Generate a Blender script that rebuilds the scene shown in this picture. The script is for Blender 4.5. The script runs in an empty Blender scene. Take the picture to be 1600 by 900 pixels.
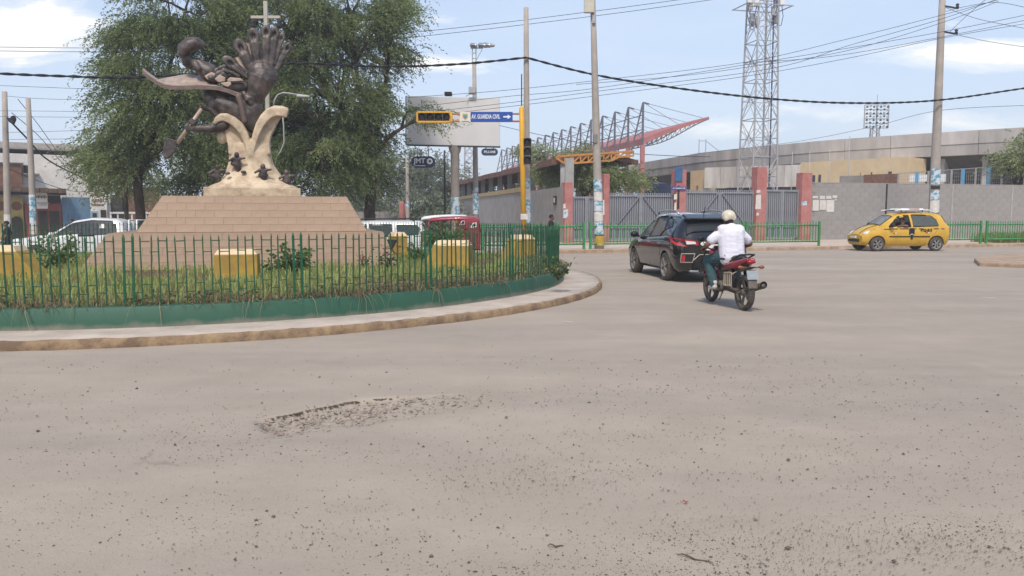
import bpy, bmesh, math, random
import numpy as np
from mathutils import Vector, Matrix
R = math.radians
random.seed(7); rng = np.random.default_rng(11)
scene = bpy.context.scene
COL = scene.collection

# ------------------------------------------------------------------ camera
F = 1222.0; CAMH = 1.65; PITCH = math.atan(117/F)
cam_d = bpy.data.cameras.new('camera'); cam = bpy.data.objects.new('camera', cam_d); COL.objects.link(cam)
cam_d.sensor_width = 36; cam_d.lens = F/1600*36; cam_d.clip_end = 3000; cam_d.clip_start = .05
cam.location = (0, 0, CAMH); cam.rotation_euler = (R(90)-PITCH, 0, 0)
scene.camera = cam
# ------------------------------------------------------------------ sky + sun
SUN_EL, SUN_AZ = R(54), R(188)         # azimuth clockwise from +Y
w = bpy.data.worlds.new('World'); scene.world = w; w.use_nodes = True
nt = w.node_tree; nt.nodes.clear(); N = nt.nodes.new; Lk = nt.links.new
out = N('ShaderNodeOutputWorld'); bg = N('ShaderNodeBackground'); bg.inputs['Strength'].default_value = .1
sky = N('ShaderNodeTexSky'); sky.sky_type = 'NISHITA'; sky.sun_disc = False
sky.sun_elevation = SUN_EL; sky.sun_rotation = SUN_AZ; sky.air_density = 1.0; sky.dust_density = 1.6; sky.ozone_density = 1.4
tc = N('ShaderNodeTexCoord'); sep = N('ShaderNodeSeparateXYZ'); Lk(tc.outputs['Generated'], sep.inputs[0])
def wm(op, a, b):
    n = N('ShaderNodeMath'); n.operation = op
    for i, q in enumerate((a, b)):
        if isinstance(q, (int, float)): n.inputs[i].default_value = q
        else: Lk(q, n.inputs[i])
    return n.outputs[0]
den = wm('ADD', wm('MAXIMUM', sep.outputs['Z'], 0.0), .16)
comb = N('ShaderNodeCombineXYZ'); Lk(wm('DIVIDE', sep.outputs['X'], den), comb.inputs[0]); Lk(wm('DIVIDE', sep.outputs['Y'], den), comb.inputs[1])
mp = N('ShaderNodeMapping'); Lk(comb.outputs[0], mp.inputs[0]); mp.inputs['Scale'].default_value = (.62, 1.25, 1); mp.inputs['Location'].default_value = (1.7, .35, 0); mp.inputs['Rotation'].default_value = (0, 0, R(8))
nz = N('ShaderNodeTexNoise'); nz.inputs['Scale'].default_value = .95; nz.inputs['Detail'].default_value = 9; nz.inputs['Roughness'].default_value = .56; nz.inputs['Distortion'].default_value = .35
Lk(mp.outputs[0], nz.inputs['Vector'])
rp = N('ShaderNodeValToRGB'); rp.color_ramp.elements[0].position = .50; rp.color_ramp.elements[1].position = .72
Lk(nz.outputs['Fac'], rp.inputs[0])
nz2 = N('ShaderNodeTexNoise'); nz2.inputs['Scale'].default_value = .35; nz2.inputs['Detail'].default_value = 3; Lk(mp.outputs[0], nz2.inputs['Vector'])
veil = wm('MULTIPLY', wm('SUBTRACT', 1.0, wm('MAXIMUM', sep.outputs['Z'], 0.0)), .95)
yy = wm('MAXIMUM', sep.outputs['Y'], .08); cu = wm('DIVIDE', sep.outputs['X'], yy); cv = wm('DIVIDE', sep.outputs['Z'], yy)
cb = N('ShaderNodeCombineXYZ'); Lk(wm('MULTIPLY', cu, 5.0), cb.inputs[0]); Lk(wm('MULTIPLY', cv, 22.0), cb.inputs[1])
n3 = N('ShaderNodeTexNoise'); n3.inputs['Scale'].default_value = 1.0; n3.inputs['Detail'].default_value = 8; n3.inputs['Roughness'].default_value = .62; n3.inputs['Distortion'].default_value = .5; Lk(cb.outputs[0], n3.inputs['Vector'])
tot = None
for u0, v0, ru, rv, wt in ((-.62, .225, .17, .060, 1.25), (-.66, .30, .20, .03, .9), (.585, .192, .20, .030, 1.1), (-.07, .238, .06, .012, .8), (-.08, .186, .13, .018, .8), (.50, .118, .36, .030, .55), (.20, .098, .16, .026, .5), (.06, .236, .03, .006, .6), (-.62, .12, .2, .02, .4), (.60, .235, .09, .012, .6), (1.3, .3, .5, .08, 1), (-1.4, .35, .5, .1, 1)):
    du = wm('DIVIDE', wm('SUBTRACT', cu, u0), ru); dv = wm('DIVIDE', wm('SUBTRACT', cv, v0), rv)
    m_ = wm('MULTIPLY', wm('MAXIMUM', wm('SUBTRACT', 1.0, wm('ADD', wm('MULTIPLY', du, du), wm('MULTIPLY', dv, dv))), 0.0), wt); tot = m_ if tot is None else wm('ADD', tot, m_)
rp2 = N('ShaderNodeValToRGB'); rp2.color_ramp.elements[0].position = .36; rp2.color_ramp.elements[1].position = .78
Lk(wm('ADD', wm('MULTIPLY', tot, .82), wm('MULTIPLY', wm('SUBTRACT', n3.outputs['Fac'], .5), wm('MULTIPLY', wm('MINIMUM', wm('MULTIPLY', tot, 3.0), 1.0), 2.4))), rp2.inputs[0])
clo = wm('MAXIMUM', rp2.outputs[0], wm('MULTIPLY', rp.outputs[0], .22))
mask = wm('MAXIMUM', clo, veil)
mx = N('ShaderNodeMix'); mx.data_type = 'RGBA'; Lk(mask, mx.inputs['Factor']); Lk(sky.outputs[0], mx.inputs['A'])
hz = N('ShaderNodeMix'); hz.data_type = 'RGBA'; Lk(clo, hz.inputs['Factor']); grd = N('ShaderNodeMix'); grd.data_type = 'RGBA'; Lk(wm('MULTIPLY', wm('MAXIMUM', sep.outputs['Z'], 0.0), 2.8), grd.inputs['Factor']); grd.inputs['A'].default_value = (4.35, 4.95, 5.75, 1); grd.inputs['B'].default_value = (3.25, 4.1, 5.6, 1); Lk(grd.outputs['Result'], hz.inputs['A']); hz.inputs['B'].default_value = (6.2, 6.2, 6.25, 1)
Lk(hz.outputs['Result'], mx.inputs['B'])
Lk(mx.outputs['Result'], bg.inputs['Color']); Lk(bg.outputs[0], out.inputs[0])
sl = bpy.data.lights.new('sun', 'SUN'); sl.energy = 1.7; sl.angle = R(9); sl.color = (1, .93, .83)
sun = bpy.data.objects.new('sun', sl); COL.objects.link(sun)
sd = Vector((math.sin(SUN_AZ)*math.cos(SUN_EL), math.cos(SUN_AZ)*math.cos(SUN_EL), math.sin(SUN_EL)))
sun.rotation_euler = sd.to_track_quat('Z', 'Y').to_euler(); sun.location = sd*60
vs = scene.view_settings; vs.view_transform = 'Standard'; vs.look = 'None'; vs.gamma = 1; vs.exposure = 0.9; vs.use_curve_mapping = False

# ------------------------------------------------------------------ projection helpers (photo pixel -> place)
def ray(px, py):
    u = (px-800)/F; v = (450-py)/F
    return Vector((u, math.cos(PITCH)+v*math.sin(PITCH), -math.sin(PITCH)+v*math.cos(PITCH)))
def ap(px, py, Y):
    r = ray(px, py); return r*(Y/r.y)+Vector((0, 0, CAMH))
def gp(px, py, z=0.0):
    r = ray(px, py); return r*((z-CAMH)/r.z)+Vector((0, 0, CAMH))
def S(t): t = min(1, max(0, t)); return t*t*(3-2*t)
def gz(x, y): return -.4*S((2-x)/8)*S((y-27)/5)
class Plane:                      # a vertical facade plane through two ground points; local x runs along it, local +y goes away from the camera
    def __init__(s, a, b, z=0):
        s.a = Vector((a[0], a[1], 0)); b = Vector((b[0], b[1], 0)); s.len = (b-s.a).length
        s.u = (b-s.a).normalized(); s.n = Vector((-s.u.y, s.u.x, 0)); s.rz = math.atan2(s.u.y, s.u.x); s.z = z
    def hit(s, px, py, off=0):
        r = ray(px, py); c = Vector((0, 0, CAMH)); p0 = s.a+s.n*off
        t = (p0-c).dot(s.n)/r.dot(s.n); p = c+r*t
        return (p-s.a).dot(s.u), p.z-s.z
    def loc(s, x=0, y=0, z=0): q = s.a+s.u*x+s.n*y; return Vector((q.x, q.y, s.z+z))

# ------------------------------------------------------------------ object helpers
def tag(o, label=None, cat=None, group=None, kind=None):
    if label: o['label'] = label
    if cat: o['category'] = cat
    if group: o['group'] = group
    if kind: o['kind'] = kind
    return o
def thing(name, label, cat, loc=(0, 0, 0), rz=0, group=None):
    o = bpy.data.objects.new(name, None); COL.objects.link(o); o.location = loc; o.rotation_euler = (0, 0, rz); o.empty_display_size = .2
    return tag(o, label, cat, group)
def link(name, me, parent=None, loc=None, rot=None):
    o = bpy.data.objects.new(name, me); COL.objects.link(o)
    if parent: o.parent = parent
    if loc is not None: o.location = loc
    if rot is not None: o.rotation_euler = rot
    return o
def copy_tree(o, parent=None):
    c = o.copy(); COL.objects.link(c); c.parent = parent
    for ch in list(o.children): copy_tree(ch, c)
    return c
class MB:
    def __init__(s): s.v = []; s.f = []; s.mi = []; s.k = 0
    def add(s, vs, fs):
        b = len(s.v); s.v += [tuple(p) for p in vs]; s.f += [tuple(i+b for i in f) for f in fs]; s.mi += [s.k]*len(fs); return s
    def hexa(s, p):       # 8 pts: bottom 4 ccw, top 4 ccw
        return s.add(p, [(3, 2, 1, 0), (4, 5, 6, 7), (0, 1, 5, 4), (1, 2, 6, 5), (2, 3, 7, 6), (3, 0, 4, 7)])
    def box(s, x0, x1, y0, y1, z0, z1):
        return s.hexa([(x0, y0, z0), (x1, y0, z0), (x1, y1, z0), (x0, y1, z0), (x0, y0, z1), (x1, y0, z1), (x1, y1, z1), (x0, y1, z1)])
    def tube(s, pts, rad, n=8, cap=True):
        pts = [Vector(p) for p in pts]; m = len(pts)
        if not hasattr(rad, '__len__'): rad = [rad]*m
        vs = []; up = None
        for i, p in enumerate(pts):
            t = (pts[min(i+1, m-1)]-pts[max(i-1, 0)]).normalized()
            if up is None:
                up = Vector((0, 0, 1)) if abs(t.z) < .9 else Vector((1, 0, 0))
            a = t.cross(up)
            if a.length < 1e-5: a = t.orthogonal()
            a.normalize(); b = a.cross(t).normalized(); up = b
            for k in range(n):
                q = 2*math.pi*k/n; vs.append(p+(a*math.cos(q)+b*math.sin(q))*rad[i])
        fs = []
        for i in range(m-1):
            for k in range(n):
                k2 = (k+1) % n; fs.append((i*n+k, i*n+k2, (i+1)*n+k2, (i+1)*n+k))
        if cap: fs.append(tuple(reversed(range(n)))); fs.append(tuple((m-1)*n+k for k in range(n)))
        return s.add(vs, fs)
    def bar(s, a, b, wx, wy=None):      # rectangular bar between two points
        a = Vector(a); b = Vector(b); wy = wy or wx; t = (b-a).normalized()
        up = Vector((0, 0, 1)) if abs(t.z) < .95 else Vector((0, 1, 0))
        x = t.cross(up).normalized()*wx/2; y = x.cross(t).normalized()*wy/2
        return s.hexa([a-x-y, a+x-y, a+x+y, a-x+y, b-x-y, b+x-y, b+x+y, b-x+y])
    def lathe(s, prof, n=16, axis='Z', c=(0, 0, 0), cap=False):
        vs = []; m = len(prof)
        for r, h in prof:
            for k in range(n):
                q = 2*math.pi*k/n; a, b = r*math.cos(q), r*math.sin(q)
                p = (a, b, h) if axis == 'Z' else ((a, h, b) if axis == 'Y' else (h, a, b))
                vs.append((p[0]+c[0], p[1]+c[1], p[2]+c[2]))
        fs = []
        for i in range(m-1):
            for k in range(n):
                k2 = (k+1) % n; f = (i*n+k, i*n+k2, (i+1)*n+k2, (i+1)*n+k); fs.append(f if axis != 'Y' else f[::-1])
        if cap: fs.append(tuple(reversed(range(n)))); fs.append(tuple((m-1)*n+k for k in range(n)))
        return s.add(vs, fs)
    def prism(s, poly, a0, a1, axis='Y'):    # polygon in the two other axes, extruded a0..a1
        n = len(poly)
        def P(p, a): return (p[0], a, p[1]) if axis == 'Y' else ((p[0], p[1], a) if axis == 'Z' else (a, p[0], p[1]))
        vs = [P(p, a0) for p in poly]+[P(p, a1) for p in poly]
        return s.add(vs, [tuple(range(n)), tuple(reversed(range(n, 2*n)))]+[(i, i+n, (i+1) % n+n, (i+1) % n) for i in range(n)])
    def ell(s, c, r, n=12, m=8, rot=None):
        vs = []; c = Vector(c)
        if not hasattr(r, '__len__'): r = (r, r, r)
        for i in range(m+1):
            th = math.pi*i/m; th = min(max(th, .02), math.pi-.02)
            for k in range(n):
                q = 2*math.pi*k/n; p = Vector((r[0]*math.sin(th)*math.cos(q), r[1]*math.sin(th)*math.sin(q), r[2]*math.cos(th)))
                if rot is not None: p = rot @ p
                vs.append(c+p)
        fs = [(i*n+k, (i+1)*n+k, (i+1)*n+(k+1) % n, i*n+(k+1) % n) for i in range(m) for k in range(n)]
        fs.append(tuple(range(n))); fs.append(tuple(reversed(range(m*n, m*n+n))))
        return s.add(vs, fs)
    def cap(s, a, b, ra, rb=None, n=12):      # tapered capsule
        rb = ra if rb is None else rb; a = Vector(a); b = Vector(b); t = (b-a).normalized()
        pts = []; rr = []
        for q in (-1, -.7, -.3): pts.append(a+t*ra*q); rr.append(max(.05*ra, ra*math.sqrt(max(0, 1-q*q))))
        pts.append(a); rr.append(ra); pts.append(b); rr.append(rb)
        for q in (.3, .7, 1): pts.append(b+t*rb*q); rr.append(max(.05*rb, rb*math.sqrt(max(0, 1-q*q))))
        return s.tube(pts, rr, n)
    def torus(s, c, Rr, r, axis='Y', n=24, m=8, sx=1, sz=1):
        vs = []
        for i in range(n):
            q = 2*math.pi*i/n
            for k in range(m):
                p = 2*math.pi*k/m; rad = Rr+r*math.cos(p); h = r*math.sin(p); a, b = rad*math.cos(q)*sx, rad*math.sin(q)*sz
                o = (a, h, b) if axis == 'Y' else ((a, b, h) if axis == 'Z' else (h, a, b))
                vs.append((o[0]+c[0], o[1]+c[1], o[2]+c[2]))
        return s.add(vs, [(i*m+k, i*m+(k+1) % m, ((i+1) % n)*m+(k+1) % m, ((i+1) % n)*m+k) for i in range(n) for k in range(m)])
    def mesh(s, name, mats, smooth=False):
        me = bpy.data.meshes.new(name); me.from_pydata(s.v, [], s.f)
        for m in (mats if isinstance(mats, (list, tuple)) else [mats]): me.materials.append(m)
        if any(s.mi): me.polygons.foreach_set('material_index', s.mi)
        bm = bmesh.new(); bm.from_mesh(me); bmesh.ops.recalc_face_normals(bm, faces=bm.faces); bm.to_mesh(me); bm.free()
        if smooth: me.shade_smooth()
        me.update(); return me
    def build(s, name, mats, parent=None, smooth=False, loc=None, rot=None, bevel=0):
        o = link(name, s.mesh(name, mats, smooth), parent, loc, rot)
        if bevel:
            b = o.modifiers.new('bevel', 'BEVEL'); b.width = bevel; b.segments = 2; b.limit_method = 'ANGLE'; b.angle_limit = R(40)
        return o
BLOBS = []
def blob(mb, name, m, parent, voxel=.02, smooth=4, loc=None, rot=None):
    o = mb.build(name, m, parent, True, loc, rot)
    r = o.modifiers.new('r', 'REMESH'); r.mode = 'VOXEL'; r.voxel_size = voxel; r.use_smooth_shade = True
    if smooth:
        q = o.modifiers.new('s', 'SMOOTH'); q.iterations = smooth; q.factor = .5
    BLOBS.append(o); return o
def text(s, size, m, parent, name='lettering', loc=(0, 0, 0), rot=(R(90), 0, 0), bold=0.0, ext=.004, sx=1.0, align='CENTER'):
    c = bpy.data.curves.new(name, 'FONT'); c.body = s; c.size = size; c.align_x = align; c.align_y = 'CENTER'; c.extrude = ext; c.offset = bold; c.resolution_u = 2
    o = bpy.data.objects.new(name, c); COL.objects.link(o)
    me = bpy.data.meshes.new_from_object(o); COL.objects.unlink(o); bpy.data.objects.remove(o)
    me.materials.clear(); me.materials.append(m)
    k = link(name, me, parent, loc, rot); k.scale = (sx, 1, 1); return k

# ------------------------------------------------------------------ materials
def lin(c): return tuple(((x/255)/12.92 if x/255 <= .04045 else (((x/255)+.055)/1.055)**2.4) for x in c)
MATS = {}
def mat(name, col, rough=.75, var=.18, scale=6, bump=0, bscale=40, metal=0, col2=None, spec=.4, mixpos=(.4, .65), stretch=(1, 1, 1), coat=0, coord='Object', srgb=True):
    if name in MATS: return MATS[name]
    m = bpy.data.materials.new(name); m.use_nodes = True; nt = m.node_tree; b = nt.nodes['Principled BSDF']; N = nt.nodes.new; L = nt.links.new
    c = lin(col) if srgb else col
    b.inputs['Roughness'].default_value = rough; b.inputs['Metallic'].default_value = metal; b.inputs['Specular IOR Level'].default_value = spec; b.inputs['Coat Weight'].default_value = coat
    t = N('ShaderNodeTexCoord'); mp = N('ShaderNodeMapping'); mp.inputs['Scale'].default_value = stretch; L(t.outputs[coord], mp.inputs[0])
    n = N('ShaderNodeTexNoise'); n.inputs['Scale'].default_value = scale; n.inputs['Detail'].default_value = 8; n.inputs['Roughness'].default_value = .65; L(mp.outputs[0], n.inputs['Vector'])
    r = N('ShaderNodeValToRGB'); r.color_ramp.elements[0].position = mixpos[0]; r.color_ramp.elements[1].position = mixpos[1]; L(n.outputs['Fac'], r.inputs[0])
    c2 = (lin(col2) if srgb else col2) if col2 else tuple(x*(1-var*1.6) for x in c)
    r.color_ramp.elements[0].color = (*c2, 1); r.color_ramp.elements[1].color = (*c, 1)
    oi = N('ShaderNodeObjectInfo'); hs = N('ShaderNodeHueSaturation'); mr = N('ShaderNodeMapRange'); L(oi.outputs['Random'], mr.inputs['Value'])
    mr.inputs['To Min'].default_value = 1-var*.4; mr.inputs['To Max'].default_value = 1+var*.4; L(mr.outputs[0], hs.inputs['Value']); L(r.outputs[0], hs.inputs['Color']); L(hs.outputs[0], b.inputs['Base Color'])
    if bump:
        n2 = N('ShaderNodeTexNoise'); n2.inputs['Scale'].default_value = bscale; n2.inputs['Detail'].default_value = 6; L(mp.outputs[0], n2.inputs['Vector'])
        bp = N('ShaderNodeBump'); bp.inputs['Strength'].default_value = bump; bp.inputs['Distance'].default_value = .02 if bscale > 12 else .05; L(n2.outputs['Fac'], bp.inputs['Height']); L(bp.outputs[0], b.inputs['Normal'])
    MATS[name] = m; return m
def leafmat(name, dark, light, trans=.35, rough=.6):
    m = bpy.data.materials.new(name); m.use_nodes = True; nt = m.node_tree; b = nt.nodes['Principled BSDF']; N = nt.nodes.new; L = nt.links.new
    a = N('ShaderNodeAttribute'); a.attribute_name = 'tint'; r = N('ShaderNodeValToRGB'); r.color_ramp.elements[0].color = (*dark, 1); r.color_ramp.elements[1].color = (*light, 1); L(a.outputs['Fac'], r.inputs[0])
    L(r.outputs[0], b.inputs['Base Color']); b.inputs['Roughness'].default_value = rough; b.inputs['Specular IOR Level'].default_value = .25
    tr = N('ShaderNodeBsdfTranslucent'); L(r.outputs[0], tr.inputs['Color']); mx = N('ShaderNodeMixShader'); mx.inputs[0].default_value = trans
    L(b.outputs[0], mx.inputs[1]); L(tr.outputs[0], mx.inputs[2]); L(mx.outputs[0], nt.nodes['Material Output'].inputs[0]); return m
def glassmat(name, tint, mixf):
    m = bpy.data.materials.new(name); m.use_nodes = True; nt = m.node_tree; b = nt.nodes['Principled BSDF']; N = nt.nodes.new; L = nt.links.new
    b.inputs['Base Color'].default_value = (*[x*.3 for x in tint], 1); b.inputs['Roughness'].default_value = .06; b.inputs['Specular IOR Level'].default_value = .6
    tr = N('ShaderNodeBsdfTransparent'); tr.inputs[0].default_value = (*tint, 1); mx = N('ShaderNodeMixShader'); mx.inputs[0].default_value = mixf
    L(b.outputs[0], mx.inputs[1]); L(tr.outputs[0], mx.inputs[2]); L(mx.outputs[0], nt.nodes['Material Output'].inputs[0]); return m
M_conc = mat('concrete', (176, 168, 160), .9, .15, 3, .3, 60)
M_pole = mat('pole_concrete', (168, 158, 148), .9, .12, 2, .25, 50)
M_darkmetal = mat('dark_metal', (62, 60, 62), .5, .1, 10, metal=.3)
M_galv = mat('galvanised_steel', (172, 170, 170), .6, .12, 6, metal=.1)
M_white = mat('white_paint', (226, 226, 224), .6, .06, 4)
M_black = mat('black_plastic', (22, 22, 24), .55, .1, 8)
M_rubber = mat('tyre_rubber', (46, 43, 41), .9, .2, 12, col2=(92, 84, 76))
M_cable = mat('black_cable', (26, 27, 34), .7, .1, 8)
M_poster_b = mat('poster_print', (198, 202, 204), .85, 0, 4, col2=(84, 146, 170), mixpos=(.45, .49))
M_poster_w = mat('poster_paper', (214, 208, 200), .85, .12, 9)
M_chrome = mat('bare_metal', (190, 190, 192), .3, .1, 10, metal=.8)
# ================================================================== the ground, road, pothole, gravel
def grid_lines(a, b, fine):
    L = []; x = a
    while x < b:
        L.append(x)
        d = 1e9
        for f0, f1, st in fine:
            e = 0 if f0 <= x < f1 else (f0-x if x < f0 else x-f1); d = min(d, max(st, e*.22) if e > 0 else st)
        x2 = x+min(d, 7)
        for f0, f1, st in fine:
            if x < f0 < x2: x2 = f0
        x = x2
    L.append(b); return np.array(L)
PA, PB = np.array([-1.98, 5.92]), np.array([-.18, 6.86])
def vnoise(x, y, seed=0):     # cheap smooth value noise
    xi = np.floor(x).astype(int); yi = np.floor(y).astype(int); fx = x-xi; fy = y-yi; fx = fx*fx*(3-2*fx); fy = fy*fy*(3-2*fy)
    def h(a, b): q = np.sin(a*127.1+b*311.7+seed*74.7)*43758.5453; return q-np.floor(q)
    return (h(xi, yi)*(1-fx)+h(xi+1, yi)*fx)*(1-fy)+(h(xi, yi+1)*(1-fx)+h(xi+1, yi+1)*fx)*fy
def pothole(X, Y):
    d = PB-PA; Ld = np.hypot(*d); d = d/Ld; n = np.array([-d[1], d[0]])
    t = ((X-PA[0])*d[0]+(Y-PA[1])*d[1])/Ld; q = (X-PA[0])*n[0]+(Y-PA[1])*n[1]
    q = q+.06*(vnoise(X*5, Y*5)-.5)
    up = .20+.32*np.sin(np.clip(t, 0, 1)*math.pi); lo = -.40+.16*t
    ends = np.clip(t/.04, 0, 1)*np.clip((1.02-t)/.55, 0, 1)
    inside = np.clip((up-q)/.03, 0, 1)*np.clip((q-lo)/(.6*(up-lo)), 0, 1)**.7*ends
    return inside, t, q
xs = grid_lines(-95, 120, [(-2.35, .25, .026), (-5, 5, .25)]); ys = grid_lines(-8, 170, [(5.35, 7.35, .026), (3, 9, .2)])
X, Y = np.meshgrid(xs, ys)
Z = np.vectorize(gz)(X, Y)
ins, _, _ = pothole(X, Y)
near = np.clip(1-(np.hypot(X, Y-5)-6)/8, 0, 1)
Z = Z-ins*(.024+.012*np.clip(1-np.abs(ins-.95)*6, 0, 1)+.034*vnoise(X*13, Y*17, 3)+.018*(vnoise(X*31, Y*36, 5)-.5))+near*.012*(vnoise(X*1.3, Y*1.9, 9)-.5)
nx, ny = len(xs), len(ys)
me = bpy.data.meshes.new('road')
idx = np.arange(nx*ny).reshape(ny, nx)
fc = np.stack([idx[:-1, :-1], idx[:-1, 1:], idx[1:, 1:], idx[1:, :-1]], -1).reshape(-1, 4)
def np_mesh(me, V, Fc, smooth=False):
    V = np.asarray(V, np.float32); Fc = np.asarray(Fc, np.int32); k = Fc.shape[1]
    me.vertices.add(len(V)); me.vertices.foreach_set('co', V.ravel()); me.loops.add(Fc.size); me.loops.foreach_set('vertex_index', Fc.ravel())
    me.polygons.add(len(Fc)); me.polygons.foreach_set('loop_start', np.arange(0, Fc.size, k, dtype=np.int32)); me.update(calc_edges=True)
    if smooth: me.shade_smooth()
np_mesh(me, np.stack([X, Y, Z], -1).reshape(-1, 3), fc, True)
def road_material():
    m = bpy.data.materials.new('dusty_asphalt'); m.use_nodes = True; nt = m.node_tree; b = nt.nodes['Principled BSDF']; N = nt.nodes.new; L = nt.links.new
    t = N('ShaderNodeTexCoord')
    def noise(scale, det, stretch, rot=0, rough=.6):
        mp = N('ShaderNodeMapping'); mp.inputs['Scale'].default_value = stretch; mp.inputs['Rotation'].default_value = (0, 0, rot); L(t.outputs['Object'], mp.inputs[0])
        n = N('ShaderNodeTexNoise'); n.inputs['Scale'].default_value = scale; n.inputs['Detail'].default_value = det; n.inputs['Roughness'].default_value = rough; L(mp.outputs[0], n.inputs['Vector']); return n.outputs['Fac']
    def ramp(v, a, b_, ca=None, cb=None):
        r = N('ShaderNodeValToRGB'); r.color_ramp.elements[0].position = a; r.color_ramp.elements[1].position = b_
        if ca: r.color_ramp.elements[0].color = (*ca, 1); r.color_ramp.elements[1].color = (*cb, 1)
        L(v, r.inputs[0]); return r.outputs[0]
    def mix(f, a, b_, mode='MIX'):
        n = N('ShaderNodeMix'); n.data_type = 'RGBA'; n.blend_type = mode
        for k, q in (('Factor', f), ('A', a), ('B', b_)):
            if isinstance(q, (int, float)): n.inputs[k].default_value = q
            elif isinstance(q, tuple): n.inputs[k].default_value = (*q, 1)
            else: L(q, n.inputs[k])
        return n.outputs['Result']
    dust = ramp(noise(1.2, 6, (1, 1, 1)), .35, .7, (.345, .286, .229), (.388, .325, .264))
    asph = ramp(noise(3.0, 6, (1, 1, 1)), .3, .7, (.305, .256, .211), (.342, .289, .238))
    tracks = ramp(noise(.34, 5, (.35, 1.5, 1), R(-14)), .42, .60)
    c = mix(tracks, dust, asph)
    sp = ramp(noise(150, 3, (1, 1, 1), 0, .7), .60, .70); c = mix(mix(1.0, sp, (.3, .3, .3), 'MULTIPLY'), c, (.12, .10, .085))
    sp2 = ramp(noise(42, 3, (1, 1.3, 1), .4, .7), .64, .72); c = mix(mix(1.0, sp2, (.35, .35, .35), 'MULTIPLY'), c, (.16, .135, .115))
    big = ramp(noise(.55, 4, (.5, 1.2, 1), R(10)), .35, .65, (.95, .95, .95), (1.05, 1.05, 1.04)); c = mix(1.0, c, big, 'MULTIPLY')
    cm = N('ShaderNodeTexVoronoi'); cm.feature = 'DISTANCE_TO_EDGE'; cm.inputs['Scale'].default_value = .42; dn = N('ShaderNodeMapping'); L(t.outputs['Object'], dn.inputs[0]); wn = N('ShaderNodeMix'); wn.data_type = 'RGBA'; wn.inputs['Factor'].default_value = .35; L(dn.outputs[0], wn.inputs['A']); nn = N('ShaderNodeTexNoise'); nn.inputs['Scale'].default_value = 1.6; nn.inputs['Detail'].default_value = 6; L(t.outputs['Object'], nn.inputs['Vector']); L(nn.outputs['Color'], wn.inputs['B']); L(wn.outputs['Result'], cm.inputs['Vector'])
    crk = mix(1.0, ramp(cm.outputs['Distance'], .0, .006, (1, 1, 1), (0, 0, 0)), ramp(noise(.7, 3, (1, 1, 1)), .58, .66), 'MULTIPLY'); c = mix(mix(1.0, crk, (.45, .45, .45), 'MULTIPLY'), c, (.15, .125, .10))
    L(c, b.inputs['Base Color']); b.inputs['Roughness'].default_value = .92; b.inputs['Specular IOR Level'].default_value = .25
    bp = N('ShaderNodeBump'); bp.inputs['Strength'].default_value = .45; bp.inputs['Distance'].default_value = .012
    ad = N('ShaderNodeMath'); ad.operation = 'ADD'; L(noise(70, 5, (1, 1, 1)), ad.inputs[0]); L(noise(14, 4, (1, 1, 1)), ad.inputs[1]); L(ad.outputs[0], bp.inputs['Height']); L(bp.outputs[0], b.inputs['Normal'])
    return m
M_road = road_material(); me.materials.append(M_road)
tag(link('road', me), 'wide dusty beige asphalt road around the roundabout', None, kind='structure')
M_dirt = mat('dry_dirt', (176, 152, 126), .95, .2, 1.5, .4, 30)
g = MB(); g.add([(-900, -60, -.9), (900, -60, -.9), (900, 1500, -.9), (-900, 1500, -.9)], [(0, 1, 2, 3)])
tag(g.build('ground', M_dirt), 'dry ground reaching the horizon', None, kind='structure')

# gravel: angular stones, loose on the road (one mass nobody could count)
OCT = np.array([(1, 0, 0), (0, 1, 0), (-1, 0, 0), (0, -1, 0), (0, 0, 1), (0, 0, -.6)], float)
OCF = np.array([(0, 1, 4), (1, 2, 4), (2, 3, 4), (3, 0, 4), (1, 0, 5), (2, 1, 5), (3, 2, 5), (0, 3, 5)])
def stones(P, sz, name, m, flat=.62):
    n = len(P); V = OCT[None]*sz[:, None, None]*(.6+.8*rng.random((n, 6, 1)))*np.stack([np.ones(n)*1.15, np.ones(n), np.ones(n)*flat], -1)[:, None]
    a = rng.random(n)*6.28; ca, sa = np.cos(a)[:, None], np.sin(a)[:, None]
    V = np.stack([V[..., 0]*ca-V[..., 1]*sa, V[..., 0]*sa+V[..., 1]*ca, V[..., 2]], -1)+P[:, None]
    me = bpy.data.meshes.new(name); np_mesh(me, V.reshape(-1, 3), (OCF[None]+np.arange(n)[:, None, None]*6).reshape(-1, 3)); me.materials.append(m); return me
M_stone = mat('gravel_stone', (132, 117, 104), .95, .25, 60, .3, 200, col2=(88, 77, 67))
def scatter(n):
    x = rng.uniform(-7, 9, n*12); y = 3.1+rng.gamma(1.25, 1.15, n*12)
    side = np.clip(.38+.62/(1+np.exp(-(x-y*.02+.35)*2.2)), 0, 1)*np.clip(1-(x-2.6)*.28, .1, 1)
    patch = np.clip((vnoise(x*.9, y*2.1, 4)-.2)*1.5, .22, 1)
    k = rng.random(len(x)) < side*patch*np.where(y > 9, .12, 1.0)*np.where(y < 11, 1, 0); x, y = x[k][:n], y[k][:n]
    s = .0016+.0021*rng.gamma(1.2, .6, len(x)); big = rng.random(len(x)) < .011; s = np.where(big, s*2.7, s); s = np.minimum(s, .017)*np.clip(y/5.5, .8, 1.5)
    return np.stack([x, y, s*.25+.004], -1), s
P, s = scatter(26000)
tag(link('gravel', stones(P, s, 'gravel', M_stone)), 'loose dark gravel scattered over the near road', None, kind='stuff')
x = rng.uniform(-2.2, .1, 22000); y = rng.uniform(5.3, 7.4, 22000); ii, tt, qq = pothole(x, y); k = rng.random(22000) < ii*.36*(.4+.6*vnoise(x*6, y*6, 2))*np.where(qq > .22+.2*np.sin(np.clip(tt, 0, 1)*math.pi), .15, 1)
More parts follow.
